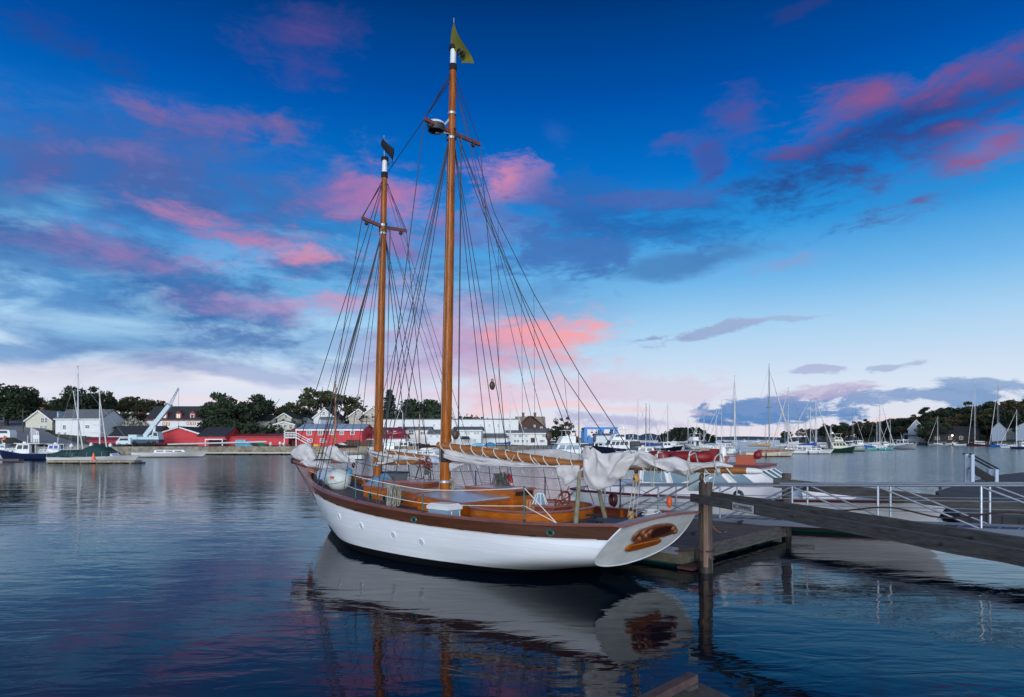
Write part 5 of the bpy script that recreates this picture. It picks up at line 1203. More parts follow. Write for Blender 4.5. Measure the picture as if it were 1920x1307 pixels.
# bronze hawse rings in the strake
for px, py in ((777, 973), (1065, 996)):
    best = None
    for i in range(600):
        k = .1+.7*i/600; p = hp(k, zr(k*LS)-.13); w = (F.o[0]+SC*(p[0]*F.u[0]+p[1]*F.p[0]), F.o[1]+SC*(p[0]*F.u[1]+p[1]*F.p[1])); e = abs(960+FX*w[0]/w[1]-px)
        if best is None or e < best[0]: best = (e, k)
    k = best[1]; p0 = Vector(hp(k, zr(k*LS)-.14, 1, .02)); m = MB(); c0 = len(m.v); m.torus(p0, .055, .02, (0, 1, .0), 18, 6)
    m.v = [(p0.x+(v[0]-p0.x)*1.4, v[1], v[2]) for v in m.v]; h_ = m.build('hawse_ring', bronze, sch, smooth=True); m = MB(); m.ell(p0, .07, .006, .045, 12, 6); m.build('hawse_hole', black, h_)
# ---------------- deck structures
def boxpart(name, s0, s1, t0, t1, z0, z1, m_, par=None, topm=None, over=.03, z1b=None, camber=0.):
    zb2 = z1 if z1b is None else z1b
    m = MB(); m.hexa([(s0, t0, z0), (s1, t0, z0), (s1, t1, z0), (s0, t1, z0), (s0, t0, z1), (s1, t0, zb2), (s1, t1, zb2), (s0, t1, z1)])
    b = m.build(name, m_, par or sch)
    if topm:
        m = MB(); o = over
        for (th0, th1, oo) in ((0.002, .035, o),):
            def tfn(u, v): return (lerp(s0-oo, s1+oo, u), lerp(t0-oo, t1+oo, v), lerp(z1, zb2, u)+th1+camber*sin(pi*v))
            m.grid(tfn, 2, 8); n_ = 8
            def bfn(u, v): return (lerp(s0-oo, s1+oo, u), lerp(t0-oo, t1+oo, v), lerp(z1, zb2, u)+th0)
            m.add([bfn(0, 0), bfn(1, 0), bfn(1, 1), bfn(0, 1)], [(0, 1, 2, 3)])
            for vv in (0, 1): m.add([bfn(0, vv), bfn(1, vv), tfn(1, vv), tfn(0, vv)], [(0, 1, 2, 3)])
            for uu in (0, 1): m.add([tfn(uu, j/8) for j in range(9)]+[bfn(uu, 1), bfn(uu, 0)], [tuple(range(11))])
        m.build('roof', topm, b)
        m = MB()
        for (a, c_) in (((s0-o, t0-o), (s1+o, t0-o)), ((s0-o, t1+o), (s1+o, t1+o))): m.beam((a[0], a[1], z1+.018), (c_[0], c_[1], zb2+.018), .025, .05)
        for ss, zz in ((s0-o, z1), (s1+o, zb2)): m.beam((ss, t0-o, zz+.018), (ss, t1+o, zz+.018), .025, .05)
        m.build('roof_moulding', rail, b)
    return b
rooft = mat('roof_canvas', (.50, .42, .36), .35, var=.08, vscale=2, coat=.3)
cab1 = boxpart('main_cabin', 4.5, 6.05, -1.15, 1.15, 1.15, 1.50, varn, topm=mat('roof_pale', (.44, .44, .44), .3, var=.08, coat=.3), z1b=1.60, camber=.05)
cab2 = boxpart('forward_cabin', 6.35, 8.5, -.98, .98, 1.2, 1.62, varn, topm=rooft, z1b=1.73, camber=.05)
# stepped after end of the forward cabin
boxpart('companion_hatch', 6.62, 7.7, -.5, .45, 1.45, 1.84, mahog, topm=mat('roof_red', (.42, .20, .18), .3, coat=.4))
boxpart('cabin_locker', 6.2, 6.9, .5, .95, 1.2, 1.50, varn, topm=rooft)
sl = boxpart('doghouse', 4.35, 6.0, -1.3, -.5, 1.2, 1.72, varn, topm=rooft)
m = MB()
for i in range(11): t = lerp(-1.22, -.6, i/10); m.box(4.335, 4.35, t-.018, t+.018, 1.58, 1.69)
m.build('louvre', black, sl)
boxpart('anchor_locker', 9.6, 10.6, -1.15, -.3, 1.3, 1.74, varn, topm=mahog)
for par, pts_, t_ in ((cab2, ((694.5, 922), (721, 928), (752, 935)), .98), (cab1, ((807, 948),), 1.15)):
    for px, py in pts_:
        p = F.at(px, py, t_); p = (p[0], t_+.01, (1.45 if par is cab2 else 1.38)+(0.03 if px < 700 else 0))
        m = MB(); m.torus(p, .075, .02, (0, 1, 0), 20, 6); po = m.build('cabin_porthole', bronze, par, smooth=True); m = MB(); m.ell(p, .07, .008, .07, 16, 5); m.build('pane', glass, po)
# oval cockpit
cs, ct, ca, cb_ = 3.35, 0, 1.35, 1.36
def oval(a): c = cos(a); s_ = sin(a); return (cs+ca*abs(c)**.8*(1 if c > 0 else -1), cb_*abs(s_)**.8*(1 if s_ > 0 else -1))
NZ = 72
inn = mat('staved_wood', (.50, .185, .035), .35, var=.3, vscale=6, bump=.004, coat=.3)
m = MB(); m.grid(lambda u, v: (*oval(2*pi*u), lerp(1.12, 1.45, v)), NZ, 1); ck = m.build('cockpit_coaming', varn, sch, smooth='all')
for i in range(0, 1):
    m = MB()
    def cin(u, v): x, y = oval(2*pi*u); return (cs+(x-cs)*.965, y*.965, lerp(.95, 1.45, v))
    m.grid(cin, NZ, 1); m.build('inner_staving', inn, ck, smooth='all', fix=False)
    m = MB()
    for j in range(90): x, y = oval(2*pi*j/90); m.beam((cs+(x-cs)*.958, y*.958, .98), (cs+(x-cs)*.958, y*.958, 1.44), .008, .012, (1, 0, 0))
    m.build('staving_seams', mahog, ck)
m = MB(); m.tube([(*oval(2*pi*j/NZ), 1.465) for j in range(NZ+1)], .042, 7, False, flat=.7); m.build('coaming_cap', rail, ck, smooth=True)
m = MB(); m.add([(cs+(oval(2*pi*j/NZ)[0]-cs)*.97, oval(2*pi*j/NZ)[1]*.97, 1.275) for j in range(NZ)], [tuple(range(NZ))]); m.build('cockpit_seat', mat('seat_varnish', (.40, .15, .035), .35, var=.3, planks=(1, .09, .3), coat=.2), ck)
# wheel, box, binnacle
wb = boxpart('steering_box', 2.45, 3.0, -.32, .32, 1.2, 1.50, mahog, topm=rail)
wc = Vector(F.at(1040, 948, 0)); wc = Vector((2.42, .05, 1.62))
m = MB(); m.torus(wc, .24, .026, (1, 0, .35), 28, 7); ax_ = Vector((1, 0, .35)).normalized(); x_ = ax_.orthogonal().normalized(); y_ = ax_.cross(x_)
for i in range(8):
    d = x_*cos(i*pi/4+.2)+y_*sin(i*pi/4+.2); m.tube([wc, wc+d*.24, wc+d*.30, wc+d*.37], [.016, .014, .02, .013], 6)
m.ell(wc, .055, .055, .055, 10, 7); m.build('steering_wheel', mahog, sch, smooth=True)
m = MB(); b0 = Vector((3.0, .12, 1.52)); n_ = 8
ring = lambda r_, z_: [b0+Vector((r_*cos(i*pi/4), r_*sin(i*pi/4), z_)) for i in range(8)]
m.add(ring(.17, 0)+ring(.08, .24), [(i, (i+1) % 8, (i+1) % 8+8, i+8) for i in range(8)]+[tuple(range(8, 16))]); lg = m.build('deck_prism_light', glassc, sch)
m = MB(); A_, B__ = ring(.175, 0), ring(.085, .245)
for i in range(8): m.tube([A_[i], B__[i]], .009, 4)
m.tube(A_+[A_[0]], .012, 4); m.tube(B__+[B__[0]], .01, 4); m.build('frame', white, lg)
# boom gallows posts, cleats, bitts
for (a, b) in (((1079, 980), (1087, 885)), ((1135, 956), (1118, 897))):
    p0 = F.at(a[0], a[1], .95 if a[0] < 1100 else -.75); p1 = F.at(b[0], b[1], .55 if a[0] < 1100 else -.55)
    m = MB(); m.tube([(p0[0], p0[1], 1.2), p1], [.05, .042], 8); m.build('crutch_post', mat('weathered_post', (.20, .19, .13), .85, var=.3, vscale=9), sch, smooth=True)
m = MB(); p1 = F.at(1103, 884, 0); m.box(p1[0]-.06, p1[0]+.06, -.24, .24, p1[2]-.12, p1[2]+.14); m.build('gallows_block', mahog, sch)
for s, t in ((1.0, .9), (1.0, -.9), (1.5, .2), (.35, -1.25)): z = zd(s, t); m = MB(); m.box(s-.05, s+.05, t-.05, t+.05, z, z+.12); m.tube([(s-.18, t, z+.13), (s, t, z+.15), (s+.18, t, z+.13)], .022, 6); m.build('deck_cleat', iron, sch, smooth=True)
m = MB()
for s, t in ((11.4, .25), (11.4, -.25)): z = zd(s, t); m.box(s-.06, s+.06, t-.06, t+.06, z, z+.35)
m.tube([(11.4, -.45, zr(11)+.02), (11.4, .45, zr(11)+.02)], .05, 8); m.build('windlass', iron, sch)
# ---------------- masts
def mast_line(base, top, z0):
    a = F.at(*base); b = F.at(*top); k = (z0-a[2])/(b[2]-a[2]); return Vector((lerp(a[0], b[0], k), 0, z0)), Vector((b[0], 0, b[2]))
mb0, mt0 = mast_line((834, 926), (850, 92), 1.0); fb0, ft0 = mast_line((708, 892), (721.5, 300), 1.2)
def on(mb, mt, py):
    lo, hi = 0, 1.2
    for _ in range(40):
        k = (lo+hi)/2; p = mb.lerp(mt, k) if k <= 1 else mb+(mt-mb)*k; Y = F.o[1]+SC*p.x*F.u[1]; y = HZ+FX*(EYE-(F.z0+SC*p.z))/Y
        if y > py: lo = k
        else: hi = k
    return mb+(mt-mb)*lo
M = lambda py: on(mb0, mt0, py); Fm = lambda py: on(fb0, ft0, py)
def mast(name, at, base, top, r0, r1, wtop, caprow):
    m = MB(); a = base; n = 12; pts = [a.lerp(at(top), i/n) for i in range(n+1)]; m.tube(pts, [lerp(r0, r1, (i/n)**1.4) for i in range(n+1)], 16); o = m.build(name, mastv, sch, smooth=True)
    m = MB(); m.tube([at(top), at(wtop)], [r1*.93, r1*.88], 14); m.build('white_masthead', white, o, smooth=True)
    m = MB(); m.tube([at(wtop), at(wtop)+Vector((0, 0, .09))], [r1*1.35, r1*1.35], 12); m.build('truck', black, o); m = MB(); m.tube([at(top)-Vector((0, 0, .10)), at(top)+Vector((0, 0, .05))], [r1*1.2, r1*1.2], 12); m.build('mast_collar', black, o)
    m = MB()
    for row in caprow: p = at(row); k = (row-top)/(860-top); rr = lerp(r1, r0, max(0, k)**.7)+.012; m.tube([p, p+Vector((0, 0, .06))], rr, 14)
    m.build('mast_band', galv, o); return o
mm_ = mast('main_mast', M, mb0, 125, .152, .085, 93, (216, 262, 905))
fm_ = mast('fore_mast', Fm, fb0, 327, .135, .08, 301, (425, 440, 873))
m = MB(); m.tube([M(838), M(866)], .165, 14); m.build('chafe_leather', mat('wrapped_leather', (.035, .028, .028), .9, bump=.02, bscale=40), mm_)
# spreaders
def spr(mo, at, row, l, dz, tips):
    a = F.ats(tips[0][0], tips[0][1], at(row).x); b = F.ats(tips[1][0], tips[1][1], at(row).x); c = at(row)
    m = MB(); m.beam(a, (c.x, .1, c.z), .06, .09); m.beam((c.x, -.1, c.z), b, .06, .09); o = m.build('spreader', mahog, mo)
    m = MB(); m.tube([(c.x-.15, 0, c.z-.18), (c.x-.15, 0, c.z+.05), (c.x+.16, 0, c.z+.05), (c.x+.16, 0, c.z-.18)], .03, 5); m.ell(Vector(a).lerp(c, .2)-Vector((0, 0, .1)), .06, .06, .06, 8, 5); m.ell(Vector(b).lerp(c, .25)-Vector((0, 0, .1)), .06, .06, .06, 8, 5); m.build('fittings', iron, o); return Vector(a), Vector(b)
mP, mS = spr(mm_, M, 248, 1, 0, ((796, 223), (900, 271)))
fP, fS = spr(fm_, Fm, 425, .8, 0, ((679, 409), (762, 433)))
# radar dome on its bracket
rc = Vector(F.ats(817, 235, M(240).x+.12)); m = MB(); m.tube([rc+Vector((0, 0, -.17)), rc+Vector((0, 0, -.15)), rc+Vector((0, 0, -.02)), rc], [.10, .20, .235, .235], 20); rd_ = m.build('radar_base', mat('radar_dark', (.03, .035, .04), .5), mm_, smooth=True)
m = MB(); m.tube([rc, rc+Vector((0, 0, .06)), rc+Vector((0, 0, .11))], [.24, .21, .10], 20); m.build('radar_dome', white, rd_, smooth=True)
m = MB(); m.beam(rc+Vector((0, -.1, -.1)), M(218), .04, .05); m.beam(rc+Vector((0, 0, -.18)), M(250), .05, .05); m.build('radar_bracket', galv, rd_)
# spars
def sparm(name, a, b, r0, r1, m_, par=None):
    a, b = Vector(a), Vector(b); m = MB(); m.tube([a.lerp(b, i/8) for i in range(9)], [lerp(r0, r1, 1-sin(pi*min(1, .25+.75*i/8))) for i in range(9)], 12); return m.build(name, m_, par or sch, smooth=True)
bA = Vector((M(869).x-.2, 0, 2.50)); e_ = F.at(1401, 883, 0); bB = Vector((e_[0], 0, e_[2]))
mb_ = sparm('main_boom', bA, bB, .088, .062, MC['spar_varnish'])
e2 = Vector(F.at(1429, 884, 0)); m = MB(); m.tube([bB, bB.lerp(e2, .6), e2], [.062, .055, .035], 12); m.build('white_boom_tip', white, mb_, smooth=True)
def onb(px): t_ = F.at(px, 877, 0); k = (t_[0]-bA.x)/(bB.x-bA.x); return bA.lerp(bB, k)
m = MB(); m.tube([onb(1150), onb(1174)], .088, 14); m.build('white_boom_band', white, mb_, smooth=True); m = MB(); m.tube([onb(1345), onb(1353)], .075, 12); m.build('boom_lashing', ropew, mb_)
gA = Vector(F.at(829, 835, 0)); gB_ = Vector(F.at(1125, 876, -.02))
gA.x = M(836).x+.15
g1 = sparm('main_gaff', gA+Vector((0, .12, .0)), gB_+Vector((0, .10, 0)), .098, .07, spar)
fA = Vector(F.at(703, 868, 0)); fB = Vector(F.at(818, 866, 0)); sparm('fore_boom', fA, fB, .07, .055, MC['spar_varnish'])
hA = Vector(F.at(725, 847, .1)); hB = Vector(F.at(803, 858, .1)); sparm('fore_gaff', hA, hB, .05, .05, spar)
bs0 = Vector((11.5, 0, 1.95)); bsT = Vector(F.at(550, 864, 0)); bw = sparm('bowsprit', bs0, bsT, .12, .085, mahog)
m = MB(); m.tube([bsT-(bsT-bs0).normalized()*.12, bsT], .10, 12); m.torus(bsT, .09, .02, (1, 0, 0), 12, 5); m.build('cranse_iron', iron, bw)
cA = Vector(F.at(622, 866, 0)); cB = Vector(F.at(660, 864.5, 0)); cl = sparm('club_boom', cA, cB, .05, .05, mahog)
m = MB(); m.tube([cB, cB+(cB-cA).normalized()*.07], .075, 10); m.build('white_cap', white, cl)
# hoops / lacing on gaff and booms
def lacing(a, b, n, rr, name, k0=.04, k1=.96, th=.011, droop=.0):
    m = MB(); a, b = Vector(a), Vector(b)
    for i in range(n):
        c = a.lerp(b, lerp(k0, k1, i/(n-1))); d = (b-a).normalized()
        m.tube([c+Vector((.10*cos(q)*0, rr*cos(q), rr*sin(q)))-d*.08*sin(q) for q in [2*pi*j/12 for j in range(13)]], th, 4, False)
        if droop and i % 2: m.tube([c+Vector((0, rr, -rr*.3)), c+Vector((.02, rr, -rr-droop*.6)), c+Vector((-.02, rr+.01, -rr-droop))], .007, 4)
    return m.build(name, ropew, sch, fix=False)
lacing(gA+Vector((0, .12, 0)), gB_+Vector((0, .10, 0)), 13, .118, 'gaff_lacing')
lacing(bA, bB, 17, .10, 'boom_lacing', droop=.16); lacing(hA, hB, 5, .065, 'fore_gaff_lacing'); lacing(fA, fB, 6, .085, 'fore_boom_lacing', droop=.12)
# ---------------- furled sails
def cloth(name, top, bot, t0, th, m_, n=40, k=14, seed=0, wr=.05, fold=6, par=None, dirn=0., tw=0.):
    """a closed soft bundle between an upper and a lower edge; both sides of the bundle are modelled"""
    m = MB()
    def fn(u, v):
        a = 2*pi*v; vv = .5-.5*cos(a)      # 0 top .. 1 bottom .. 0
        vv = .5-.5*cos(min(a, 2*pi-a)); e = sin(pi*max(.004, min(.996, u)))**.35
        p = poly(top, u); q_ = poly(bot, u); px = lerp(p[0], q_[0], vv); py = lerp(p[1], q_[1], vv)
        w = mnoise.noise((u*fold*1.3+seed, vv*1.6, seed*1.7)); w1 = mnoise.noise((u*fold*.9+seed*3, vv*2.2, seed))
        w2 = sin(u*fold*5.2*(.6+dirn)+vv*fold*1.1+3.2*w1+seed)*.55+(1-2*abs(sin(vv*5.5+u*fold*1.1+seed*2+2.6*w)))*.55+(1-2*abs(sin(u*fold*2.3-vv*3+2*w1)))*.4
        t = t0+tw*(u-.5)+sin(a)*th*e+(1 if a < pi else -1)*wr*(w2*.6+w)*e*abs(sin(a))**.5
        s_, _, z_ = F.at(px, py, t0); return (s_, t, z_+.35*wr*w)
    m.grid(fn, n, 2*k); m.add([fn(0, j/(2*k)) for j in range(2*k)], [tuple(range(2*k))]); m.add([fn(1, j/(2*k)) for j in range(2*k)], [tuple(range(2*k))])
    return m.build(name, m_, par or sch, smooth='all')
cv1, cv2 = canvas, canvasd
ms = cloth('furled_mainsail', [(833, 841), (848, 843), (870, 850), (920, 859), (980, 867), (1046, 875)], [(834, 855), (850, 861), (880, 868), (930, 872), (990, 875), (1046, 879)], .13, .12, cv1, 70, 18, 1, .055, 5)
def sub(nm, *a, **k): return cloth(nm, *a, par=ms, **k)
sub('canvas_fold', [(831, 851), (850, 855), (900, 866), (960, 872), (1044, 874)], [(832, 859), (850, 865), (900, 872), (960, 876), (1044, 877)], .26, .08, cv1, n=60, k=10, seed=5, wr=.03, fold=3)
sub('sail_foot', [(842, 868), (856, 869), (874, 868)], [(843, 884), (856, 878), (874, 871)], .14, .06, cv1, n=16, k=10, seed=3, wr=.04, fold=3)
sub('canvas_hump', [(930, 852), (960, 846), (1000, 842), (1045, 842), (1070, 847), (1098, 852)], [(930, 858), (960, 862), (1000, 866), (1045, 870), (1098, 876)], -.22, .14, cv2, n=50, k=12, seed=8, wr=.05, fold=4)
sub('hanging_fold', [(1042, 872), (1062, 871), (1102, 874)], [(1044, 889), (1060, 912), (1100, 884)], .2, .06, cv1, n=26, k=12, seed=11, wr=.05, fold=3)
sub('hanging_bunch', [(1094, 862), (1103, 846), (1112, 838), (1128, 850), (1160, 848), (1190, 851)], [(1095, 905), (1108, 917), (1124, 919), (1150, 910), (1172, 890), (1190, 862)], .22, .13, cv1, n=60, k=22, seed=14, wr=.085, fold=4)
sub('canvas_ear', [(1089, 856), (1095, 840), (1101, 835), (1105, 840)], [(1096, 866), (1100, 866), (1106, 860), (1108, 852)], .26, .05, cv2, n=16, k=10, seed=21, wr=.02, fold=2)
sub('after_bunch', [(1160, 868), (1182, 852), (1202, 843), (1216, 848), (1232, 860), (1266, 857), (1296, 866), (1320, 868), (1345, 864), (1374, 873)], [(1160, 876), (1200, 877), (1240, 879), (1268, 888), (1290, 896), (1302, 884), (1325, 880), (1350, 879), (1374, 877)], .08, .17, cv1, n=90, k=18, seed=31, wr=.07, fold=6)
for px in (1239, 1302, 1351):
    m = MB(); c = onb(px)+Vector((0, .04, .1)); m.tube([c+Vector((.02*sin(3*q), .21*cos(q), .2*sin(q))) for q in [2*pi*j/16 for j in range(17)]], .013, 5, False); m.tube([c+Vector((0, .2, -.1)), c+Vector((.03, .22, -.36)), c+Vector((.0, .22, -.5))], .01, 4); m.build('sail_tie', rope, ms)
fs_ = cloth('furled_foresail', [(690, 842), (712, 846), (740, 851), (775, 851), (805, 853), (829, 862)], [(697, 860), (712, 866), (745, 866), (780, 864), (806, 866), (829, 869)], 0, .17, cv1, 60, 14, 41, .055, 5)
cloth('canvas_fold', [(688, 843), (705, 847), (735, 853)], [(690, 848), (705, 853), (735, 858)], .2, .07, cv1, 24, 8, 44, .02, 2, par=fs_)
cloth('sail_foot', [(703, 866), (720, 866), (738, 864)], [(706, 872), (722, 871), (738, 866)], .12, .08, cv1, 14, 8, 46, .03, 3, par=fs_)
cloth('sail_bundle', [(803, 857), (815, 855), (829, 861)], [(803, 868), (815, 870), (829, 871)], .05, .14, mat('blue_white_cloth', (.45, .50, .58), .8, var=.2, vscale=8), 14, 10, 47, .05, 4, par=fs_)
js = cloth('furled_jib', [(547, 852), (553, 840), (563, 834), (574, 832), (583, 838), (590, 856)], [(550, 856), (560, 863), (570, 866), (578, 867), (585, 866), (591, 860)], .05, .16, cv1, 34, 18, 51, .06, 4)
cloth('canvas_fold', [(563, 866), (576, 861), (590, 866), (600, 863), (612, 869), (628, 880)], [(566, 869), (580, 875), (592, 878), (604, 880), (615, 884), (629, 888)], .1, .16, cv1, 44, 12, 55, .06, 5, par=js)
st = cloth('furled_staysail', [(607, 847), (610, 838), (622, 834), (632, 838), (641, 850), (654, 860)], [(608, 850), (614, 857), (625, 862), (632, 866), (642, 867), (655, 868)], .05, .14, cv1, 34, 14, 61, .05, 4)
# reef points hanging along the main boom
for i in range(9):
    c = bA.lerp(bB, .08+.085*i)+Vector((0, .12, -.02)); m = MB(); m.tube([c+Vector((0, 0, .08)), c+Vector((.01, .01, -.08)), c+Vector((-.02, .02, -.24-.06*(i % 3)))], .008, 4); m.build('reef_point', rope, ms)
# ---------------- standing and running rigging
def rp(s, sd, dz=.05): return Vector((s, sd*(hb(s)-.05), zr(s)+dz))
def ln(name, pts, r=.011, m_=None, par=None, n=4): m = MB(); m.tube([Vector(p) for p in pts], r, n, False); return m.build(name, m_ or wire, par or sch, fix=False)
def sag(a, b, d, n=8): a, b = Vector(a), Vector(b); return [a.lerp(b, i/n)-Vector((0, 0, d*4*(i/n)*(1-i/n))) for i in range(n+1)]
R1 = .0135
for s in (5.7, 6.15, 6.6): ln('shroud', [M(262)+Vector((0, .08, 0)), rp(s+.15, 1)], R1); ln('shroud', [M(262)+Vector((0, -.08, 0)), rp(s, -1)], R1)
for s, tip, sd in ((6.4, mP, 1), (5.9, mS, -1)): ln('topmast_shroud', [M(130), tip, rp(s, sd)], R1)
ln('topmast_shroud', [M(138), mP+Vector((.03, 0, 0))], .009)
for s in (8.9, 9.35, 9.8): ln('shroud', [Fm(440)+Vector((0, .07, 0)), rp(s+.35, 1)], R1); ln('shroud', [Fm(440)+Vector((0, -.07, 0)), rp(s-.1, -1)], R1)
ln('topmast_shroud', [Fm(332), fP, rp(9.7, 1)], R1); ln('topmast_shroud', [Fm(332), fS, rp(9.0, -1)], R1)
ln('topmast_shroud', [Fm(338), fP+Vector((.05, 0, 0))], .009); ln('topmast_shroud', [Fm(338), fS+Vector((.05, 0, 0))], .009)
ln('triatic_stay', [Fm(332), M(146)], R1); ln('forestay', [Fm(331), bsT+Vector((-.05, 0, .08))], R1); ln('forestay', [Fm(431), bs0.lerp(bsT, .35)], R1); ln('forestay', [Fm(434), Vector((12.5, 0, 2.15))], R1)
ln('forestay', [M(262)+Vector((.1, 0, 0)), Vector((9.0, .12, 1.7))], .011); ln('forestay', [M(270)+Vector((.1, .05, 0)), Vector((9.4, .5, 1.6))], .010)
ln('jib_halyard', [Fm(345), bs0.lerp(bsT, .6)+Vector((0, .06, 0))], .009); ln('jib_halyard', [Fm(350)+Vector((0, .08, 0)), rp(10.4, 1)], .008)
for r_, s in ((430, 9.2), (432, 8.7)): ln('halyard', [Fm(r_)+Vector((-.12, .1, 0)), rp(s-1.3, 1)], .009); ln('halyard', [Fm(r_)+Vector((-.12, -.1, 0)), rp(s-1.6, -1)], .009)
# running backstays
for sd, s, off in ((-1, 2.6, 0), (-1, 2.9, .04), ): ln('running_backstay', [M(250)+Vector((-.1, -.1, 0)), rp(s, sd)], .012)
for s in (3.9, 4.4): ln('backstay', [M(150)+Vector((0, -.05, 0)), rp(s, -1)], .009)
ln('backstay', [Fm(345)+Vector((-.1, -.05, 0)), rp(6.9, -1)], .009)
ln('backstay', [Fm(345)+Vector((-.1, .05, 0)), rp(7.2, -1)], .009)
# halyards falling along the mainmast
for i in range(4): ln('halyard', [M(255)+Vector((-.22-.04*i, -.12+.03*i, 0)), M(820)+Vector((-.30-.03*i, -.15+.02*i, 0))], .010, wire)
for i in range(2): ln('halyard', [Fm(430)+Vector((-.17-.04*i, -.1, 0)), Fm(860)+Vector((-.2, -.14+.02*i, 0))], .009, wire)
ln('halyard', [M(258)+Vector((-.1, .17, 0)), M(925)+Vector((0, .2, 0))], .005, rope); ln('halyard', [Fm(430)+Vector((-.1, .15, 0)), Fm(880)+Vector((.05, .18, 0))], .005, rope)
# topping lifts with their legs
def TL(pts, t0): return [Vector(F.at(px, py, t0)) for px, py in pts]
t1 = TL([(927, 400), (1001, 551), (1085, 698), (1192, 862)], 0.0); ln('topping_lift', [M(150)+Vector((-.05, 0, 0))]+t1, .0095)
t2 = TL([(906, 398), (977, 549), (1057, 705), (1164, 862)], -.15); ln('topping_lift', [M(258)+Vector((-.1, -.05, 0))]+t2, .0095)
for a, b in (((934, 414), (936, 850)), ((978, 551), (980, 862)), ((1001, 551), (1003, 862)), ((1058, 706), (1072, 868)), ((1085, 699), (1086, 870))): ln('lazy_jack', TL([a, b], 0), .0055)
for a, b in (((853, 845), (900, 877)), ((905, 850), (896, 877)), ((965, 853), (952, 878)), ((1000, 858), (1018, 880))): ln('lazy_jack', TL([a, b], .27), .006, ropew)
# big hanging blocks
def block(p, r_, m_, name, par=None):
    m = MB(); m.ell(p, r_*.55, r_*.75, r_, 12, 8); b = m.build(name, m_, par or sch, smooth=True); m = MB(); m.tube([Vector(p)+Vector((0, r_*.8, 0)), Vector(p)-Vector((0, r_*.8, 0))], r_*.22, 8); m.torus(Vector(p)+Vector((0, 0, r_*1.15)), r_*.3, r_*.1, (0, 1, 0), 12, 5); m.build('sheave_pin', iron, b); return b
darkblk = mat('dark_block', (.09, .05, .035), .5, var=.3); yblk = mat('ash_block', (.52, .27, .07), .4, var=.25, vscale=10)
p = Vector(F.at(854, 815, 0)); block(p, .13, darkblk, 'halyard_block')
block(F.at(1029, 818, -.3), .12, darkblk, 'halyard_block'); block(F.at(923, 723, -1.2), .12, darkblk, 'backstay_block'); block(F.at(728, 307, 0), .05, darkblk, 'halyard_block')
b1 = Vector(F.at(1193, 897.5, 0)); block(b1, .11, yblk, 'mainsheet_block'); m = MB(); m.torus(b1+Vector((0, 0, .18)), .06, .016, (1, 0, 0), 14, 5); m.tube([b1+Vector((0, 0, .22)), onb(1196)], .02, 5); m.build('shackle', iron, sch)
b2 = Vector((.42, .30, 1.50)); b2 = Vector(F.at(1183, 968, .35)); block(b2, .11, yblk, 'mainsheet_block')
for i in range(5): o_ = Vector(((i-2)*.03, (i % 2)*.06-.03, 0)); ln('mainsheet', [b1+o_, b2+o_*1.5], .008, rope)
b3 = Vector(F.at(1316, 896, 0)); block(b3, .09, darkblk, 'sheet_block')
e3 = Vector(F.at(1330, 889, 0)); ln('strop', [b3, e3, onb(1328)], .012, wire)
for dx in (-.02, .05): ln('sheet_tackle', [b3+Vector((0, dx, 0)), b2+Vector((0, dx*3, 0))], .0105, galv)
# coil of white line aft
m = MB(); rnd = random.Random(9)
for i in range(5): m.torus((.35+rnd.uniform(-.05, .05), -.15+rnd.uniform(-.1, .1), 1.47+.02*i), rnd.uniform(.12, .18), .012, (rnd.uniform(-.3, .3), rnd.uniform(-.3, .3), 1), 20, 5)
m.build('coiled_sheet', ropew, sch, smooth=True)
# stanchions and lifelines, port and starboard
def stn(px, row0, row1, sd=1):
    lo, hi = .3, 12.
    for _ in range(40):
        s = (lo+hi)/2; p = rp(s, sd); x = F.o[0]+SC*(p.x*F.u[0]+p.y*F.p[0]); y = F.o[1]+SC*(p.x*F.u[1]+p.y*F.p[1]); c = 960+FX*x/y
        if c > px: lo = s
        else: hi = s
    s = lo; p = rp(s, sd, 0); Y = F.o[1]+SC*(p.x*F.u[1]+p.y*F.p[1]); ztop = (Z(row1, Y)-F.z0)/SC
    m = MB(); m.tube([p, (p.x, p.y, ztop)], .017, 7); o = m.build('stanchion', bronze if sd > 0 else iron, sch, smooth=True); m = MB(); m.torus((p.x, p.y, ztop+.012), .018, .008, (1, 0, 0), 10, 5); m.tube([p+Vector((0, 0, .03)), p+Vector((0, 0, .09))], .03, 8); m.build('stanchion_eye', iron, o)
    return Vector((p.x, p.y, ztop))
P1 = stn(667, 940, 893); P2 = stn(793, 962, 930); P2.z += .0; P3 = stn(983, 978, 915)
P2t = Vector((P2.x, P2.y, P2.z)); bowp = Vector((11.9, .55, zr(11.9)+.35))
aftp = rp(1.35, 1)
up = lambda p, k: Vector((p.x, p.y, zr(p.x)+(p.z-zr(p.x))*k))
ln('lifeline', [bowp, P1]+sag(P1, up(P2, 1.35), .02)[1:]+sag(up(P2, 1.35), P3, .03)[1:]+[aftp], .0095, ropew, n=5); ln('lifeline', [bowp-Vector((0, 0, .2)), up(P1, .5)]+sag(up(P1, .5), up(P2, .6), .02)[1:]+sag(up(P2, .6), up(P3, .5), .02)[1:]+[aftp], .008, ropew, n=5)
Q1 = stn(892, 924, 884, -1); Q2 = stn(1022, 938, 896, -1); Q3 = stn(1163, 950, 900, -1)
ln('lifeline', [rp(9.2, -1, .4), Q1]+sag(Q1, Q2, .02)[1:]+sag(Q2, Q3, .02)[1:]+[rp(.3, -1)], .0055, wire, n=4); ln('lifeline', [up(Q1, .5)]+[up(Q2, .5), up(Q3, .5)], .005, wire)
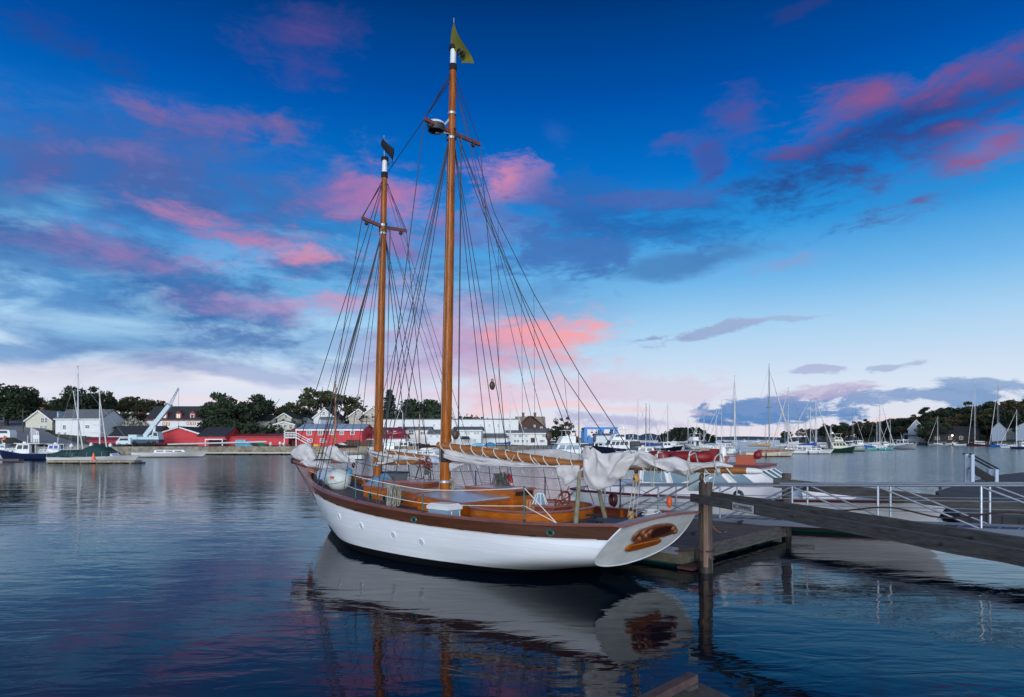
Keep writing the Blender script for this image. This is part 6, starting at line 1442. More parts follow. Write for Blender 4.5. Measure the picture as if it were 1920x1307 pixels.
# bobstay and bowsprit shrouds
ln('bobstay', [bsT, Vector((11.75, 0, .42))], .014); ln('bowsprit_shroud', [bsT, Vector(hp(.93, 1.45, 1))], .009); ln('bowsprit_shroud', [bsT, Vector(hp(.93, 1.45, -1))], .009)
ln('sheet_line', [cB, rp(8.2, -1)], .008, wire); ln('sheet_line', [cB+Vector((0, .02, .0)), Vector((8.6, .6, 1.45))], .008, rope); m = MB(); m.ell(cB-Vector((.08, 0, .12)), .07, .05, .09, 8, 6); m.build('sheet_block', black, sch)
# tripod strops under the fore boom end
for a, b in (((788, 868), (791, 900)), ((800, 868), (802, 904)), ((806, 868), (814, 905))): ln('deadeye_strop', [F.at(a[0], a[1], -.3), rp(F.at(b[0], b[1], -2.)[0], -1)], .016)
m = MB(); rnd = random.Random(3)
for i in range(16): c = Vector(F.at(rnd.uniform(785, 810), rnd.uniform(863, 873), rnd.uniform(-.1, .25))); m.torus(c, rnd.uniform(.05, .11), .014, (rnd.gauss(0, 1), rnd.gauss(0, 1), rnd.gauss(0, 1)), 10, 5)
m.build('boom_end_gear', mahog, sch, smooth=True)
ln('fore_sheet', [F.at(790, 877, 0), Vector((6.6, .35, 1.85))], .009, rope); ln('fore_sheet', [F.at(792, 877, 0), Vector((6.2, -.9, 1.6))], .009, rope)
# belaying rails between shrouds
a_, b_ = F.at(712, 903, 1.75), F.at(748, 907, 1.75); m = MB(); m.beam(a_, b_, .05, .07)
for i in range(4): c = Vector(a_).lerp(Vector(b_), .2+.2*i); m.tube([c+Vector((0, 0, .13)), c-Vector((0, 0, .14))], [.018, .01], 6)
m.build('belaying_rail', rail, sch)
# ================================================================ things carried aboard
def W(p): return Vector((F.o[0]+SC*(p[0]*F.u[0]+p[1]*F.p[0]), F.o[1]+SC*(p[0]*F.u[1]+p[1]*F.p[1]), F.z0+SC*p[2]))
def aboard(name, label, cat, p, group=None): return thing(name, label, cat, W(p), F.yaw, group, SC)
# cooler
p = F.atz(836, 970, 1.24); p = (p[0]+.05, min(p[1], 1.72), 1.23); r = aboard('cooler', 'white-lidded blue-grey picnic cooler on the port side deck beside the main cabin', 'cooler', p)
m = MB(); m.hexa([(-.31, -.19, 0), (.31, -.19, 0), (.31, .19, 0), (-.31, .19, 0), (-.33, -.21, .2), (.33, -.21, .2), (.33, .21, .2), (-.33, .21, .2)]); m.build('body', mat('cooler_blue', (.22, .34, .45), .45), r)
m = MB(); m.hexa([(-.35, -.23, .2), (.35, -.23, .2), (.35, .23, .2), (-.35, .23, .2), (-.35, -.23, .27), (.35, -.23, .27), (.35, .23, .27), (-.35, .23, .27)]); m.hexa([(-.35, -.23, .27), (.35, -.23, .27), (.35, .23, .27), (-.35, .23, .27), (-.29, -.17, .33), (.29, -.17, .33), (.29, .17, .33), (-.29, .17, .33)]); m.build('lid', white, r)
m = MB(); m.tube([(-.36, .12, .17), (-.385, .12, .05), (-.385, -.12, .05), (-.36, -.12, .17)], .014, 6); m.build('handle', white, r)
# mooring ball, cover, bin at the bow
p = F.at(636, 900, .75); r = aboard('mooring_buoy', 'big pale round mooring buoy with orange lettering on the foredeck', 'buoy', p)
m = MB(); m.ell((0, 0, 0), .37, .33, .33, 24, 16); m.build('ball', mat('pale_buoy', (.62, .67, .64), .5, var=.05), r, smooth='all')
m = MB(); m.torus((0, 0, 0), .36, .012, (0, .25, 1), 30, 5); m.build('seam', rope, r)
m = MB()
for i in range(3): x = -.05-.055*i; m.box(x-.02, x+.02, .31, .325, .06, .13)
m.build('orange_mark', orange, r)
p = F.at(615, 888, .7); r = aboard('sail_bag', 'blue and white striped sail bag slumped over the bow rail gear', 'bag', (p[0], p[1], p[2]-.1)); m = MB()
def bf(u, v): a = 2*pi*u; b = pi*v; rr = .34*sin(b)**.7*(1+.25*mnoise.noise((cos(a)*2, sin(a)*2, b))); return (rr*cos(a)*1.2, rr*sin(a)*.8, .26*cos(b)+.05*mnoise.noise((a, b*2, 3)))
m.grid(bf, 24, 14); m.build('bag', mat('striped_cloth', (.45, .55, .68), .8, planks=(0, .09, .35)), r, smooth='all')
p = F.at(608, 908, .8); r = aboard('dark_bin', 'black plastic bin standing under the striped sail bag at the bow', 'bin', p); m = MB(); m.tube([(0, 0, -.18), (0, 0, .15)], [.16, .2], 14); m.build('body', mat('dark_plastic', (.03, .035, .045), .5), r, smooth=True); m = MB(); m.torus((0, 0, .15), .2, .02, (0, 0, 1), 18, 6); m.build('rim', mat('blue_rim', (.06, .16, .35), .5), r)
# grey tub, blue tarp
p = F.at(741, 895, -.35); r = aboard('storage_tub', 'grey rectangular lidded tub on the cabin top between the masts', 'tub', (p[0], p[1], p[2]-.17)); m = MB(); m.hexa([(-.26, -.2, 0), (.26, -.2, 0), (.26, .2, 0), (-.26, .2, 0), (-.3, -.24, .3), (.3, -.24, .3), (.3, .24, .3), (-.3, .24, .3)]); m.build('body', mat('grey_plastic', (.13, .15, .17), .5), r); m = MB(); m.box(-.32, .32, -.26, .26, .3, .34); m.build('lid', MC['dark_plastic'], r)
p = F.at(717, 897, .3); r = aboard('blue_tarp', 'blue-grey tarpaulin heap draped beside the grey tub', 'tarpaulin', (p[0], p[1], p[2]-.15)); m = MB()
m.grid(lambda u, v: ((u-.5)*.8, (v-.5)*.6, .25*sin(pi*u)**.6*sin(pi*v)**.6*(1+.5*mnoise.noise((u*4, v*4, 1)))), 20, 16); m.build('tarp', mat('tarp_blue', (.10, .24, .36), .6, var=.2, vscale=7), r, smooth='all')
p = F.at(654, 886, -.6); r = aboard('blue_jug', 'small bright blue jug at the starboard bulwark near the bow', 'jug', p); m = MB(); m.tube([(0, 0, -.1), (0, 0, .08), (0, 0, .12), (0, 0, .17)], [.11, .11, .04, .04], 14); m.build('jug', mat('jug_blue', (.10, .38, .62), .4), r, smooth=True)
# life ring
p = F.at(952, 905, -2.1); r = aboard('life_ring', 'red and white life ring hanging in the starboard shrouds', 'life ring', p); m = MB(); m.torus((0, 0, 0), .215, .055, (.35, 1, 0), 36, 10); m.build('ring', mat('ring_red', (.50, .03, .04), .5), r, smooth=True)
m = MB(); axr = Vector((.35, 1, 0)).normalized()
for i in range(4): m.torus((0, 0, 0), .215, .0575, axr, 5, 10, a0=i*pi/2+.5, a1=i*pi/2+.78)
m.build('white_band', mat('band_white', (.6, .55, .52), .6), r, smooth=True)
# rope coils hanging: long loops
def coil(px, py, t, w_, h_, n, label, col_, name='rope_coil'):
    p = F.at(px, py, t); r = aboard(name, label, 'rope coil', p, 'rope coils hung in the rigging'); m = MB(); rnd = random.Random(px)
    for i in range(n):
        x = rnd.uniform(-w_*.3, w_*.3); y = rnd.uniform(-.06, .06); ww = w_*rnd.uniform(.25, .55); hh = h_*rnd.uniform(.8, 1.08); sl_ = rnd.uniform(-.05, .05)
        m.tube([(x+ww*sin(q)*(.35+.65*(.5-.5*cos(q)))+sl_*(1-cos(q)), y+.03*cos(2*q), -hh*(.5-.5*cos(q))) for q in [2*pi*j/18 for j in range(19)]], .012, 5, False)
    m.build('loops', col_, r, smooth='all', fix=False); m = MB(); m.torus((0, 0, -.04), .05, .03, (0, 0, 1), 12, 6); m.build('hitch', col_, r)
coil(732, 909, 1.8, .26, .58, 14, 'pale grey rope coil hanging from the port belaying rail', rope)
coil(742, 909, 1.8, .2, .52, 10, 'second rope coil hanging right beside the paler port one', mat('rope_tan', (.30, .28, .22), .9))
coil(934, 888, -2.0, .34, .46, 16, 'thick grey rope coils hanging left of the life ring', mat('rope_grey', (.16, .16, .15), .9))
coil(945, 886, -2.0, .24, .44, 10, 'dark rope coil hanging directly in front of the life ring', MC['rope_grey'])
coil(799, 876, -.2, .12, .2, 8, 'small grey rope coil under the end of the fore boom', MC['rope_grey'])
coil(828, 898, .05, .16, .32, 8, 'rope coil at the foot of the mainmast on its left', MC['rope_tan'])
coil(846, 897, -.1, .18, .32, 8, 'rope coil at the foot of the mainmast on its right', MC['rope_tan'])
coil(637, 893, .4, .2, .45, 10, 'tangle of pale line hanging over the mooring buoy', rope)
p = F.at(1151, 936, -1.75); r = aboard('hose_coil', 'dark red hose coiled in a ring on the starboard quarter rail', 'hose'  , p); m = MB()
for i in range(7): m.torus((.015*(i % 3), .02*i-.05, -.01*(i % 2)), .13+.012*(i % 4), .016, (.6, 1, 0), 28, 6)
m.build('hose', mat('hose_maroon', (.10, .02, .025), .4), r, smooth='all')
# flags
def flag(px, py, pts, m_, label, mark=None, at=None, row=None, staff=None):
    b = at(row); r = aboard('flag', label, 'flag', b); nn = len(pts)
    P = [Vector(F.at(*q, 0))-b for q in pts]; m = MB()
    def ff(u, v):
        p = P[0].lerp(P[1], v); q_ = P[3].lerp(P[2], v); x = p.lerp(q_, u); mid = (P[4]-P[0]) if len(P) > 4 else Vector(); x = x+Vector((0, 0, 0)); x.y += .10*sin(u*6+v*2); x.z += -.05*sin(pi*u)*(1-v*.5)-.25*sin(pi*u)*v*.3; return x
    m.grid(ff, 20, 8); m.build('cloth', m_, r, smooth='all', fix=False)
    if mark:
        m = MB(); c = Vector(F.at(*mark, 0))-b; 
        m.torus(c+Vector((0, .11, 0)), .065, .026, (.2, 1, 0), 18, 5); m.torus(c+Vector((0, -.02, 0)), .065, .026, (.2, 1, 0), 18, 5)
        m.build('emblem', mat('emblem_dark', (.01, .02, .02), .8), r)
    a = Vector(F.at(*staff[0], 0))-b; c = Vector(F.at(*staff[1], 0))-b; m = MB(); m.tube([c, a], [.014, .01], 6); m.build('staff', galv, r)
flag(851, 60, [(852, 38), (850, 86), (872, 122), (887, 118)], mat('flag_yellow', (.13, .125, .008), .8, var=.12, vscale=2), 'olive yellow pennant with a dark ring at the top of the mainmast', (866, 101), M, 93, ((851, 34), (851, 93)))
flag(722, 270, [(721, 256), (719, 275), (742, 309), (737, 279)], mat('flag_navy', (.003, .006, .014), .8), 'dark navy swallow-tailed burgee at the top of the foremast', None, Fm, 301, ((720, 254), (721, 301)))
# ================================================================ FLOAT, PILES, GANGWAY
def pw(px, py, z): D = (EYE-z)*FX/(py-HZ); return Vector((X(px, D), D, z))
K = (3.95, 14.85); e1 = Vector((.70, .714)).normalized(); e2 = Vector((-e1.y, e1.x))
r = thing('floating_dock', 'weathered plank float between the schooner stern and the motor yacht', 'floating dock', (K[0], K[1], 0), atan2(e1.y, e1.x)); zt = .45
LX, LY = 6.1, 11.
m = MB(); rnd = random.Random(1); n = int(LX/.145)
for i in range(n):
    x = i*.145; dz = rnd.uniform(-.004, .004); m.box(x+.004, x+.138, -.05+rnd.uniform(-.02, .02), LY, zt-.045+dz, zt+dz)
m.build('planks', mat('float_planks', (.085, .07, .07), .85, var=.4, vscale=2.5, stretch=(4, .5, 1), bump=.008, bscale=25), r)
m = MB(); m.box(0, LX, .0, .12, .10, zt-.05); m.box(0, .12, .12, LY, .10, zt-.05); m.box(LX-.12, LX, .12, LY, .10, zt-.05); m.build('fascia', mat('fascia_timber', (.11, .10, .07), .9, var=.45, vscale=2, stretch=(1, 1, 6), bump=.012), r)
m = MB(); m.box(.55, LX-.3, -.06, 0, .16, zt-.02); m.build('rub_plank', timber, r)
m = MB(); m.box(-.06, 0, .1, 1.6, zt-.13, zt+.03); m.build('metal_edge', galv, r)
m = MB()
for i in range(4):
    for j in range(5): m.box(.3+i*1.5, 1.4+i*1.5, .3+j*2.1, 1.9+j*2.1, -.25, .10)
m.build('float_drum', mat('drum_green', (.01, .10, .09), .5), r)
m = MB(); m.box(-.15, .5, -.35, .05, .02, .08); m.box(.5, 1.0, -.3, -.1, .12, .16); m.build('chain_bracket', mat('rusty_iron', (.06, .02, .02), .8), r)
m = MB()
for c_ in ((2.2, .9), (5.2, 1.0)):
    x, y = c_; m.tube([(x-.18, y, zt+.09), (x+.18, y, zt+.09)], .022, 6); m.box(x-.05, x+.05, y-.03, y+.03, zt, zt+.09)
m.build('dock_cleat', iron, r)
# orange line lying on the float
m = MB(); rnd = random.Random(5); pts = []
for i in range(140): a = i*.33; R = .28+.16*sin(i*.21)+.1*rnd.random(); pts.append((1.15+R*1.9*cos(a)+.002*i, 1.9+R*.6*sin(a), zt+.02+.0004*i))
m.tube(pts, .011, 5); o = m.build('orange_rope', mat('orange_rope', (.55, .16, .02), .8), None, loc=(K[0], K[1], 0), rz=atan2(e1.y, e1.x)); tag(o, 'loose orange rope tangled on the float beside the near pile', 'rope')
m = MB(); q0 = Vector((4.75, 14.2, 1.5)); m.tube(sag((1.5+K[0], K[1]+3.2, zt+.02), (5.1, 17.4, 1.45), .5, 12), .008, 4); m.tube(sag((5.9, 17.6, zt+.02), (5.1, 17.4, 1.45), .35, 12), .008, 4); tag(m.build('orange_line', MC['orange_rope']), 'thin orange line hanging from the gangway rail down to the float', 'rope')
# near pile
def pile(name, label, x, y, ztop, rad, band=True, sign=None):
    r = thing(name, label, 'pile', (x, y, 0), 0, 'piles holding the float'); m = MB(); n = 12; N_ = 14
    def fn(u, v):
        a = 2*pi*u; z = lerp(-1.5, ztop, v); rr = rad*(1+.07*mnoise.noise((cos(a)*1.3, sin(a)*1.3, z*1.1+x)))*(1.06-.06*v); return (rr*cos(a), rr*sin(a), z)
    m.grid(fn, 20, 16); m.add([fn(j/20, 1) for j in range(20)], [tuple(range(20))]); m.build('post', pilew, r, smooth=True)
    m = MB(); m.grid(lambda u, v: (rad*1.05*cos(2*pi*u)*(1+.05*mnoise.noise((cos(6.28*u)*3, sin(6.28*u)*3, v*3))), rad*1.05*sin(2*pi*u), lerp(-.6, .32+.05*sin(6*pi*u), v)), 20, 4); m.build('wet_band', mat('weed_band', (.022, .018, .014), .5, var=.5, vscale=6, bump=.02), r, smooth='all')
    return r
np_ = pile('mooring_pile', 'near thick weathered pile carrying the signed timber beam', 4.37, 14.45, 2.03, .15)
m = MB(); m.torus((0, 0, .5), .19, .018, (0, 0, 1), 20, 6); m.tube([(-.19, 0, .5), (-.6, .35, .42)], .018, 5); m.build('pile_chain', MC['rusty_iron'], np_)
m = MB(); m.box(-.10, .0, -.19, -.14, .15, 1.62); m.build('rub_board', mat('rub_board', (.19, .12, .085), .85, var=.35, vscale=3, stretch=(6, 6, .6)), np_)
fp_ = pile('mooring_pile', 'far pile behind the gangway rails at the outer corner of the float', 8.54, 19.9, 1.95, .135)
m = MB(); m.torus((0, 0, .5), .21, .018, (0, 0, 1), 20, 6); m.beam((.1, -.1, .32), (.8, -.1, .30), .08, .05); m.build('pile_chain', MC['rusty_iron'], fp_)
# long timber beams
def longbeam(name, label, a, b, w_, h_, seed):
    a, b = Vector(a), Vector(b); d = b-a; L_ = d.length; r = thing(name, label, 'timber beam', a, atan2(d.y, d.x)); m = MB(); sl = d.z/L_
    n = 30
    def fn(u, v):
        x = u*L_; q = [(-1, -1), (-1, 1), (1, 1), (1, -1), (-1, -1)][int(round(v*4))]; no = .012*mnoise.noise((x*1.3, q[0]*3+seed, q[1]*2)); return (x, q[0]*w_/2+no, q[1]*h_/2+no+sl*x)
    m.grid(fn, n, 4); m.add([fn(0, j/4) for j in range(4)], [(0, 1, 2, 3)]); m.add([fn(1, j/4) for j in range(4)], [(0, 1, 2, 3)]); m.build('timber', timber, r)
    m = MB()
    for x in (.35, 3.6, 6.5): m.tube([(x, -w_/2-.02, sl*x), (x, w_/2+.02, sl*x)], .022, 8)
    m.build('bolt', iron, r); return r
bmF = longbeam('timber_beam', 'near grey timber beam with a small sign, running from the pile towards the viewer', (4.02, 14.28, 1.70), (5.98, 5.0, 1.71), .10, .18, 1)
longbeam('timber_beam', 'second grey timber beam on the far side of the near pile', (4.45, 14.68, 1.73), (6.62, 6.3, 1.71), .12, .18, 4)
longbeam('timber_beam', 'far timber beam seen behind the gangway rails', (8.15, 19.95, 1.66), (14.6, 16.6, 1.02), .14, .30, 7)
0 and longbeam('timber_beam', 'short cross timber capping the far pile', (7.6, 18.72, 2.0), (9.1, 18.72, 1.86), .16, .14, 9)
# pale panel behind the pile top
m = MB(); pA = pw(1292, 886, 2.2); D_ = 14.95; m.box(X(1292, D_), X(1329, D_), D_, D_+.04, Z(921, D_), Z(885, D_)); tag(m.build('plywood_panel', mat('panel_grey', (.30, .38, .40), .7, var=.08)), 'pale grey-green panel fixed behind the top of the near pile', 'panel')
# sign
cu = bpy.data.curves.new('words', 'FONT'); cu.body = 'NO SWIMMING'; cu.size = .1; cu.extrude = .002; cu.align_x = 'CENTER'; cu.align_y = 'CENTER'
to = bpy.data.objects.new('words', cu); scn.collection.objects.link(to); bpy.context.view_layer.update()
tm = bpy.data.meshes.new_from_object(to.evaluated_get(bpy.context.evaluated_depsgraph_get())); bpy.data.objects.remove(to)
d = Vector((5.98-4.02, 5.0-14.28)); d.normalize(); sx_ = 1.48
c_ = Vector((4.02+d.x*0, 14.28+d.y*0, 0))
def beamD(px): rr = (px-960)/FX; k = (c_.x-rr*c_.y)/(rr*d.y-d.x); return k
kc = beamD(1400); side = Vector((d.y, -d.x)); side = side if side.y < 0 and side.x < 0 or True else -side
if side.x > 0: side = -side
sgn = thing('warning_sign', 'small white warning sign with dark lettering nailed to the near beam', 'sign', (c_.x+d.x*kc+side.x*.075, c_.y+d.y*kc+side.y*.075, 1.70), atan2(d.y, d.x))
wl = beamD(1420)-beamD(1381)
m = MB(); m.box(-wl/2, wl/2, -.016, -.004, -.075, .075); m.build('plate', mat('sign_white', (.42, .42, .42), .6, var=.15, vscale=9), sgn)
bb = [v.co.x for v in tm.vertices]; k_ = wl*.9/(max(bb)-min(bb)); hh_ = [v.co.y for v in tm.vertices]; ky = .085/(max(hh_)-min(hh_))
for v in tm.vertices: v.co = Vector((v.co.x*k_, -.0175-v.co.z, (v.co.y)*ky))
tm.materials.clear(); tm.materials.append(mat('sign_ink', (.01, .012, .03), .6)); wo_ = bpy.data.objects.new('lettering', tm); scn.collection.objects.link(wo_); wo_.parent = sgn
# ---- gangway
g = thing('gangway', 'aluminium gangway with tubular truss rails rising from the float to the right', 'gangway', (6.5, 20., 0), -pi/4)
# local x along (.707,-.707), y = left = (.707,.707) away
S2 = sqrt(2)
zf = lambda x: .48+.051*x
def rl(x, y, h): return Vector((x, y, zf(x)+h))
x0, x1 = -4.5, 9.2
for y, nm in ((0, 'near'), (1.15, 'far')):
    m = MB()
    m.tube([rl(x0, y, .35), rl(x0-.12, y, .75), rl(x0+.02, y, 1.0), rl(x0+.3, y, 1.08)]+[rl(lerp(x0+.6, x1, i/8), y, 1.08) for i in range(9)], .034, 10); hr_ = m.build('handrail', galv, g, smooth=True)
    xs = [-4.44+2.22*i for i in range(7)]
    for i, x in enumerate(xs):
        m = MB(); m.tube([rl(x, y, .02), rl(x, y, 1.06)], .03, 8); m.build('post', galv, g, smooth=True)
        if i == 6: continue
        m = MB()
        if x < 1.: m.tube([rl(x+.04, y, .05), rl(x+2.18, y, 1.03)], .027, 8)
        else: m.tube([rl(x+.04, y, 1.03), rl(x+2.18, y, .05)], .027, 8)
        m.build('brace', galv, g, smooth=True)
    m = MB()
    for h in (.42, .70): m.tube([rl(x0, y, h), rl(x1, y, h)], .013, 6)
    m.build('mid_wire', galv, g)
    m = MB(); m.beam(rl(x0, y, -.02), rl(x1, y, -.02), .07, .16); m.build('side_beam', mat('beam_grey', (.17, .20, .26), .5, metal=.3), g)
m = MB(); m.hexa([rl(x0, .04, -.04), rl(x1, .04, -.04), rl(x1, 1.11, -.04), rl(x0, 1.11, -.04), rl(x0, .04, .0), rl(x1, .04, .0), rl(x1, 1.11, .0), rl(x0, 1.11, .0)]); m.build('walkway', mat('walkway_grey', (.085, .105, .145), .55, metal=.2), g)
m = MB()
for i in range(34): x = x0+.2+i*.4; m.beam(rl(x, .05, .006), rl(x, 1.10, .006), .03, .012)
m.build('tread_bars', galv, g)
hz = MB(); pth = []
for i in range(61):
    x = 1.7+6.8*i/60; pth.append(rl(x, -.04, .40+.13*sin(x*1.7+.6)*math.exp(-(x-2.5)*.18)+.05*sin(x*2.9)))
hz.tube(pth, .022, 7); o = hz.build('hose', mat('hose_brown', (.05, .025, .02), .4), None, smooth='all', loc=(6.5, 20, 0), rz=-pi/4); tag(o, 'dark brown hose slung along the near side of the gangway', 'hose')
# ---- float at the right with box steps
r = thing('floating_dock', 'wide dark float at the right edge behind the gangway', 'floating dock', (22, 33, 0)); z_ = .5
pa, pb, pc, pd, pe = pw(1754, 921, z_), pw(1866, 891, z_), pw(1990, 878, z_), pw(2060, 985, z_), pw(1800, 960, z_)
m = MB(); pts = [Vector((q.x-22, q.y-33, .12)) for q in (pa, pb, pc, pd, pe)]; m.prism(pts, (0, 0, z_-.12)); m.build('deck', mat('float_grey_deck', (.065, .065, .07), .9, var=.3, vscale=1.5, planks=(0, .2, .6)), r)
m = MB()
for k in range(12):
    q = pa.lerp(pe, .1+.07*k)+Vector((.6, .6, 0)); 
    m.box(q.x-22-.4, q.x-22+.4, q.y-33-.4, q.y-33+.4, -.25, .12)
m.build('float_drum', black, r)
m = MB(); q = pw(1763, 918, z_); m.tube([(q.x-22-.2, q.y-33, z_+.16), (q.x-22+.2, q.y-33, z_+.16)], .03, 6); m.box(q.x-22-.06, q.x-22+.06, q.y-33-.04, q.y-33+.04, z_, z_+.15); m.build('dock_cleat', iron, r)
D_ = 36.; xs0 = X(1826, D_); r = thing('box_steps', 'dark wooden steps with pale blue-grey posts and black handrails on the right float', 'steps', (X(1848, D_), D_, .5)); cx = X(1848, D_)
blg = mat('post_bluegrey', (.40, .48, .60), .6)
for px, ty in ((1823, 852), (1868, 880)):
    for dy in (0, .5):
        m = MB(); x = X(px, D_)-cx; m.box(x-.09, x+.09, dy-.06, dy+.06, 0, Z(ty, D_)-.5); m.build('post', blg, r)
m = MB()
for dy in (0, .5): m.beam((X(1818, D_)-cx, dy, Z(850.5, D_)-.5), (X(1873, D_)-cx, dy, Z(880, D_)-.5), .09, .07)
m.build('handrail', black, r)
for i in range(4):
    m = MB(); a = lerp(X(1826, D_), X(1862, D_), i/4)-cx; b = lerp(X(1826, D_), X(1862, D_), (i+1)/4)-cx; zz = lerp(Z(877, D_), Z(898, D_), i/4)-.5; m.box(a, b, .05, .48, zz-.08, zz); m.box(b-.05, b, .05, .48, zz-.35, zz-.08); m.build('tread', mat('dark_step', (.02, .018, .02), .9), r)
m = MB(); m.beam((X(1826, D_)-cx, .03, Z(880, D_)-.5), (X(1864, D_)-cx, .03, Z(902, D_)-.5), .05, .4); m.build('stringer', MC['dark_step'], r)
# ---- corner of the viewer's own float, bottom of the picture
r = thing('landing_float', 'corner of a plank float with a raised kerb timber at the bottom edge', 'floating dock', (1.9, 6.0, 0)); z_ = .5
a, b, c, dd, ee = pw(1306, 1277, z_), pw(1375, 1307, z_), pw(1480, 1420, z_), pw(1180, 1420, z_), pw(1180, 1330, z_)
ax = (a-pw(1215, 1325, z_)).normalized(); bx = (pw(1420, 1330, z_)-a).normalized()
o0 = Vector((1.9, 6.0, 0))
m = MB()
for i in range(14):
    s0 = i*.165; p0 = a+bx*s0-o0; p1 = p0+bx*.155; q_ = -ax*3.2; m.hexa([p0+Vector((0, 0, -.05)), p1+Vector((0, 0, -.05)), p1+q_+Vector((0, 0, -.05)), p0+q_+Vector((0, 0, -.05)), p0, p1, p1+q_, p0+q_])
m.build('planks', MC['float_planks'], r)
m = MB(); m.hexa([a-bx*.02+Vector((0, 0, -.32))-o0, a+bx*2.4+Vector((0, 0, -.32))-o0, a+bx*2.4-ax*3.2+Vector((0, 0, -.32))-o0, a-bx*.02-ax*3.2+Vector((0, 0, -.32))-o0, a-bx*.02+Vector((0, 0, -.055))-o0, a+bx*2.4+Vector((0, 0, -.055))-o0, a+bx*2.4-ax*3.2+Vector((0, 0, -.055))-o0, a-bx*.02-ax*3.2+Vector((0, 0, -.055))-o0]); m.build('frame', timber, r)
m = MB(); k0 = a+bx*.05-ax*.14+Vector((0, 0, .095))-o0; m.beam(k0, k0-ax*2.6, .11, .08); kb = m.build('kerb_timber', mat('kerb_timber', (.085, .052, .05), .85, var=.4, vscale=3, stretch=(3, 3, 3), bump=.01), r)
m = MB(); [m.beam(k0-ax*q+Vector((0, 0, -.10)), k0-ax*(q+.14)+Vector((0, 0, -.10)), .11, .10) for q in (.0, 1.2)]; m.build('kerb_block', timber, kb)
m = MB()
for q in (.12, .2): m.tube([k0-ax*q+Vector((0, 0, .05)), k0-ax*q+Vector((0, 0, .056))], .018, 8)
m.build('bolt', iron, kb)
# ================================================================ MOTOR YACHT
Y0 = Vector((1.88, 25.3)); dv = Vector((12.0, 18.0))-Y0; dv.normalize(); rt = Vector((dv.y, -dv.x)); rt = rt if rt.y < 0 else -rt
LY_ = 12.7; BY = 3.7; ctr = Y0-rt*BY/2
YF = Frame(ctr.x, ctr.y, dv.x, dv.y); yt = thing('motor_yacht', 'long white motor yacht with red-brown roof moored beyond the gangway', 'motor yacht', (ctr.x, ctr.y, 0), YF.yaw)
NS = -BY/2   # near side is local -y
byy = lambda u: BY/2*interp(u, [0, .08, .3, .6, .8, .92, 1], [.55, .82, 1, .97, .72, .4, .02])
zty = lambda u: interp(u, [0, .3, .6, 1], [1.0, .98, 1.02, 1.16])
def yp(u, z, sd): 
    v = max(0, (z+.4)/(zty(u)+.4)); g = lerp(min(1, v)**.28, min(1, v)**.75, sstep((u-.6)/.4)); return (lerp(.0, LY_-.7*(1-max(0, z)/1.1), u), sd*byy(u)*g, z)
yhull = mat('yacht_hull', (.74, .75, .77), .3, var=.04)
for z0, z1, nm, mt in ((lambda u: -.4, lambda u: .10, 'bottom_paint', mat('yacht_green', (.01, .06, .05), .4)), (lambda u: .10, lambda u: .16, 'boot_stripe', maroon), (lambda u: .16, zty, 'hull', yhull)):
    m = MB()
    for sd in (-1, 1): m.grid(lambda u, v: yp(u, lerp(z0(u), z1(u), v), sd), 36, 6)
    a_ = [yp(0, lerp(z0(0), z1(0), j/4), 1) for j in range(5)]+[yp(0, lerp(z0(0), z1(0), j/4), -1) for j in range(4, -1, -1)]; m.add(a_, [tuple(range(10))]); m.build(nm, mt, yt, smooth=True)
m = MB(); m.grid(lambda u, v: (yp(u, zty(u), 1)[0], lerp(-1, 1, v)*byy(u)*.98, zty(u)-.02+.04*(1-(2*v-1)**2)), 30, 6); m.build('deck', mat('yacht_deck', (.50, .47, .47), .5, var=.05), yt, smooth='all')
m = MB()
for sd in (-1, 1): m.tube([Vector(yp(i/30, zty(i/30), sd)) for i in range(31)], .045, 6); 
m.tube([yp(0, 1.0, 1), yp(0, 1.0, -1)], .045, 6); m.build('rub_rail', maroon, yt)
# raised bulwark / house
wy = mat('yacht_white', (.85, .82, .83), .35, var=.03)
def yx(px, py, t=NS*.72): return YF.at(px, py, t)[0]
h0, h1 = yx(1195, 900), yx(1492, 880)
zroof = YF.at(1330, 876, NS*.72)[2]
fr = yx(1452, 862)-.7
def loop(z, a, b, w0, w1): return [Vector((a, -w0, z)), Vector((b, -w1, z)), Vector((b, w1, z)), Vector((a, w0, z))]
m = MB(); hb0 = 1.30; lo_ = loop(.95, h0, h1+.25, 1.33, 1.1); hi_ = loop(zroof, h0+.1, fr-.05, 1.25, 1.15); m.hexa(lo_+hi_); hs_ = m.build('deckhouse', wy, yt)
def HP(s, f, off=.015, sd=-1):
    p = lo_[0].lerp(lo_[1], s).lerp(hi_[0].lerp(hi_[1], s), f); p.y -= off; 
    if sd > 0: p.y = -p.y
    return p
for sd in (-1, 1):
    for s0, s1 in ((.03, .22), (.26, .45), (.50, .68), (.73, .86)):
        m = MB(); q = [HP(s0, .42, sd=sd), HP(s1, .42, sd=sd), HP(s1, .86, sd=sd), HP(s0, .86, sd=sd)]; m.prism(q, (0, .02*(-sd), 0)); w_ = m.build('side_window', glassc, hs_)
        m = MB(); [m.beam(q[i]+Vector((0, .012*sd, 0)), q[(i+1) % 4]+Vector((0, .012*sd, 0)), .03, .04) for i in range(4)]; m.build('frame', trimw, w_)
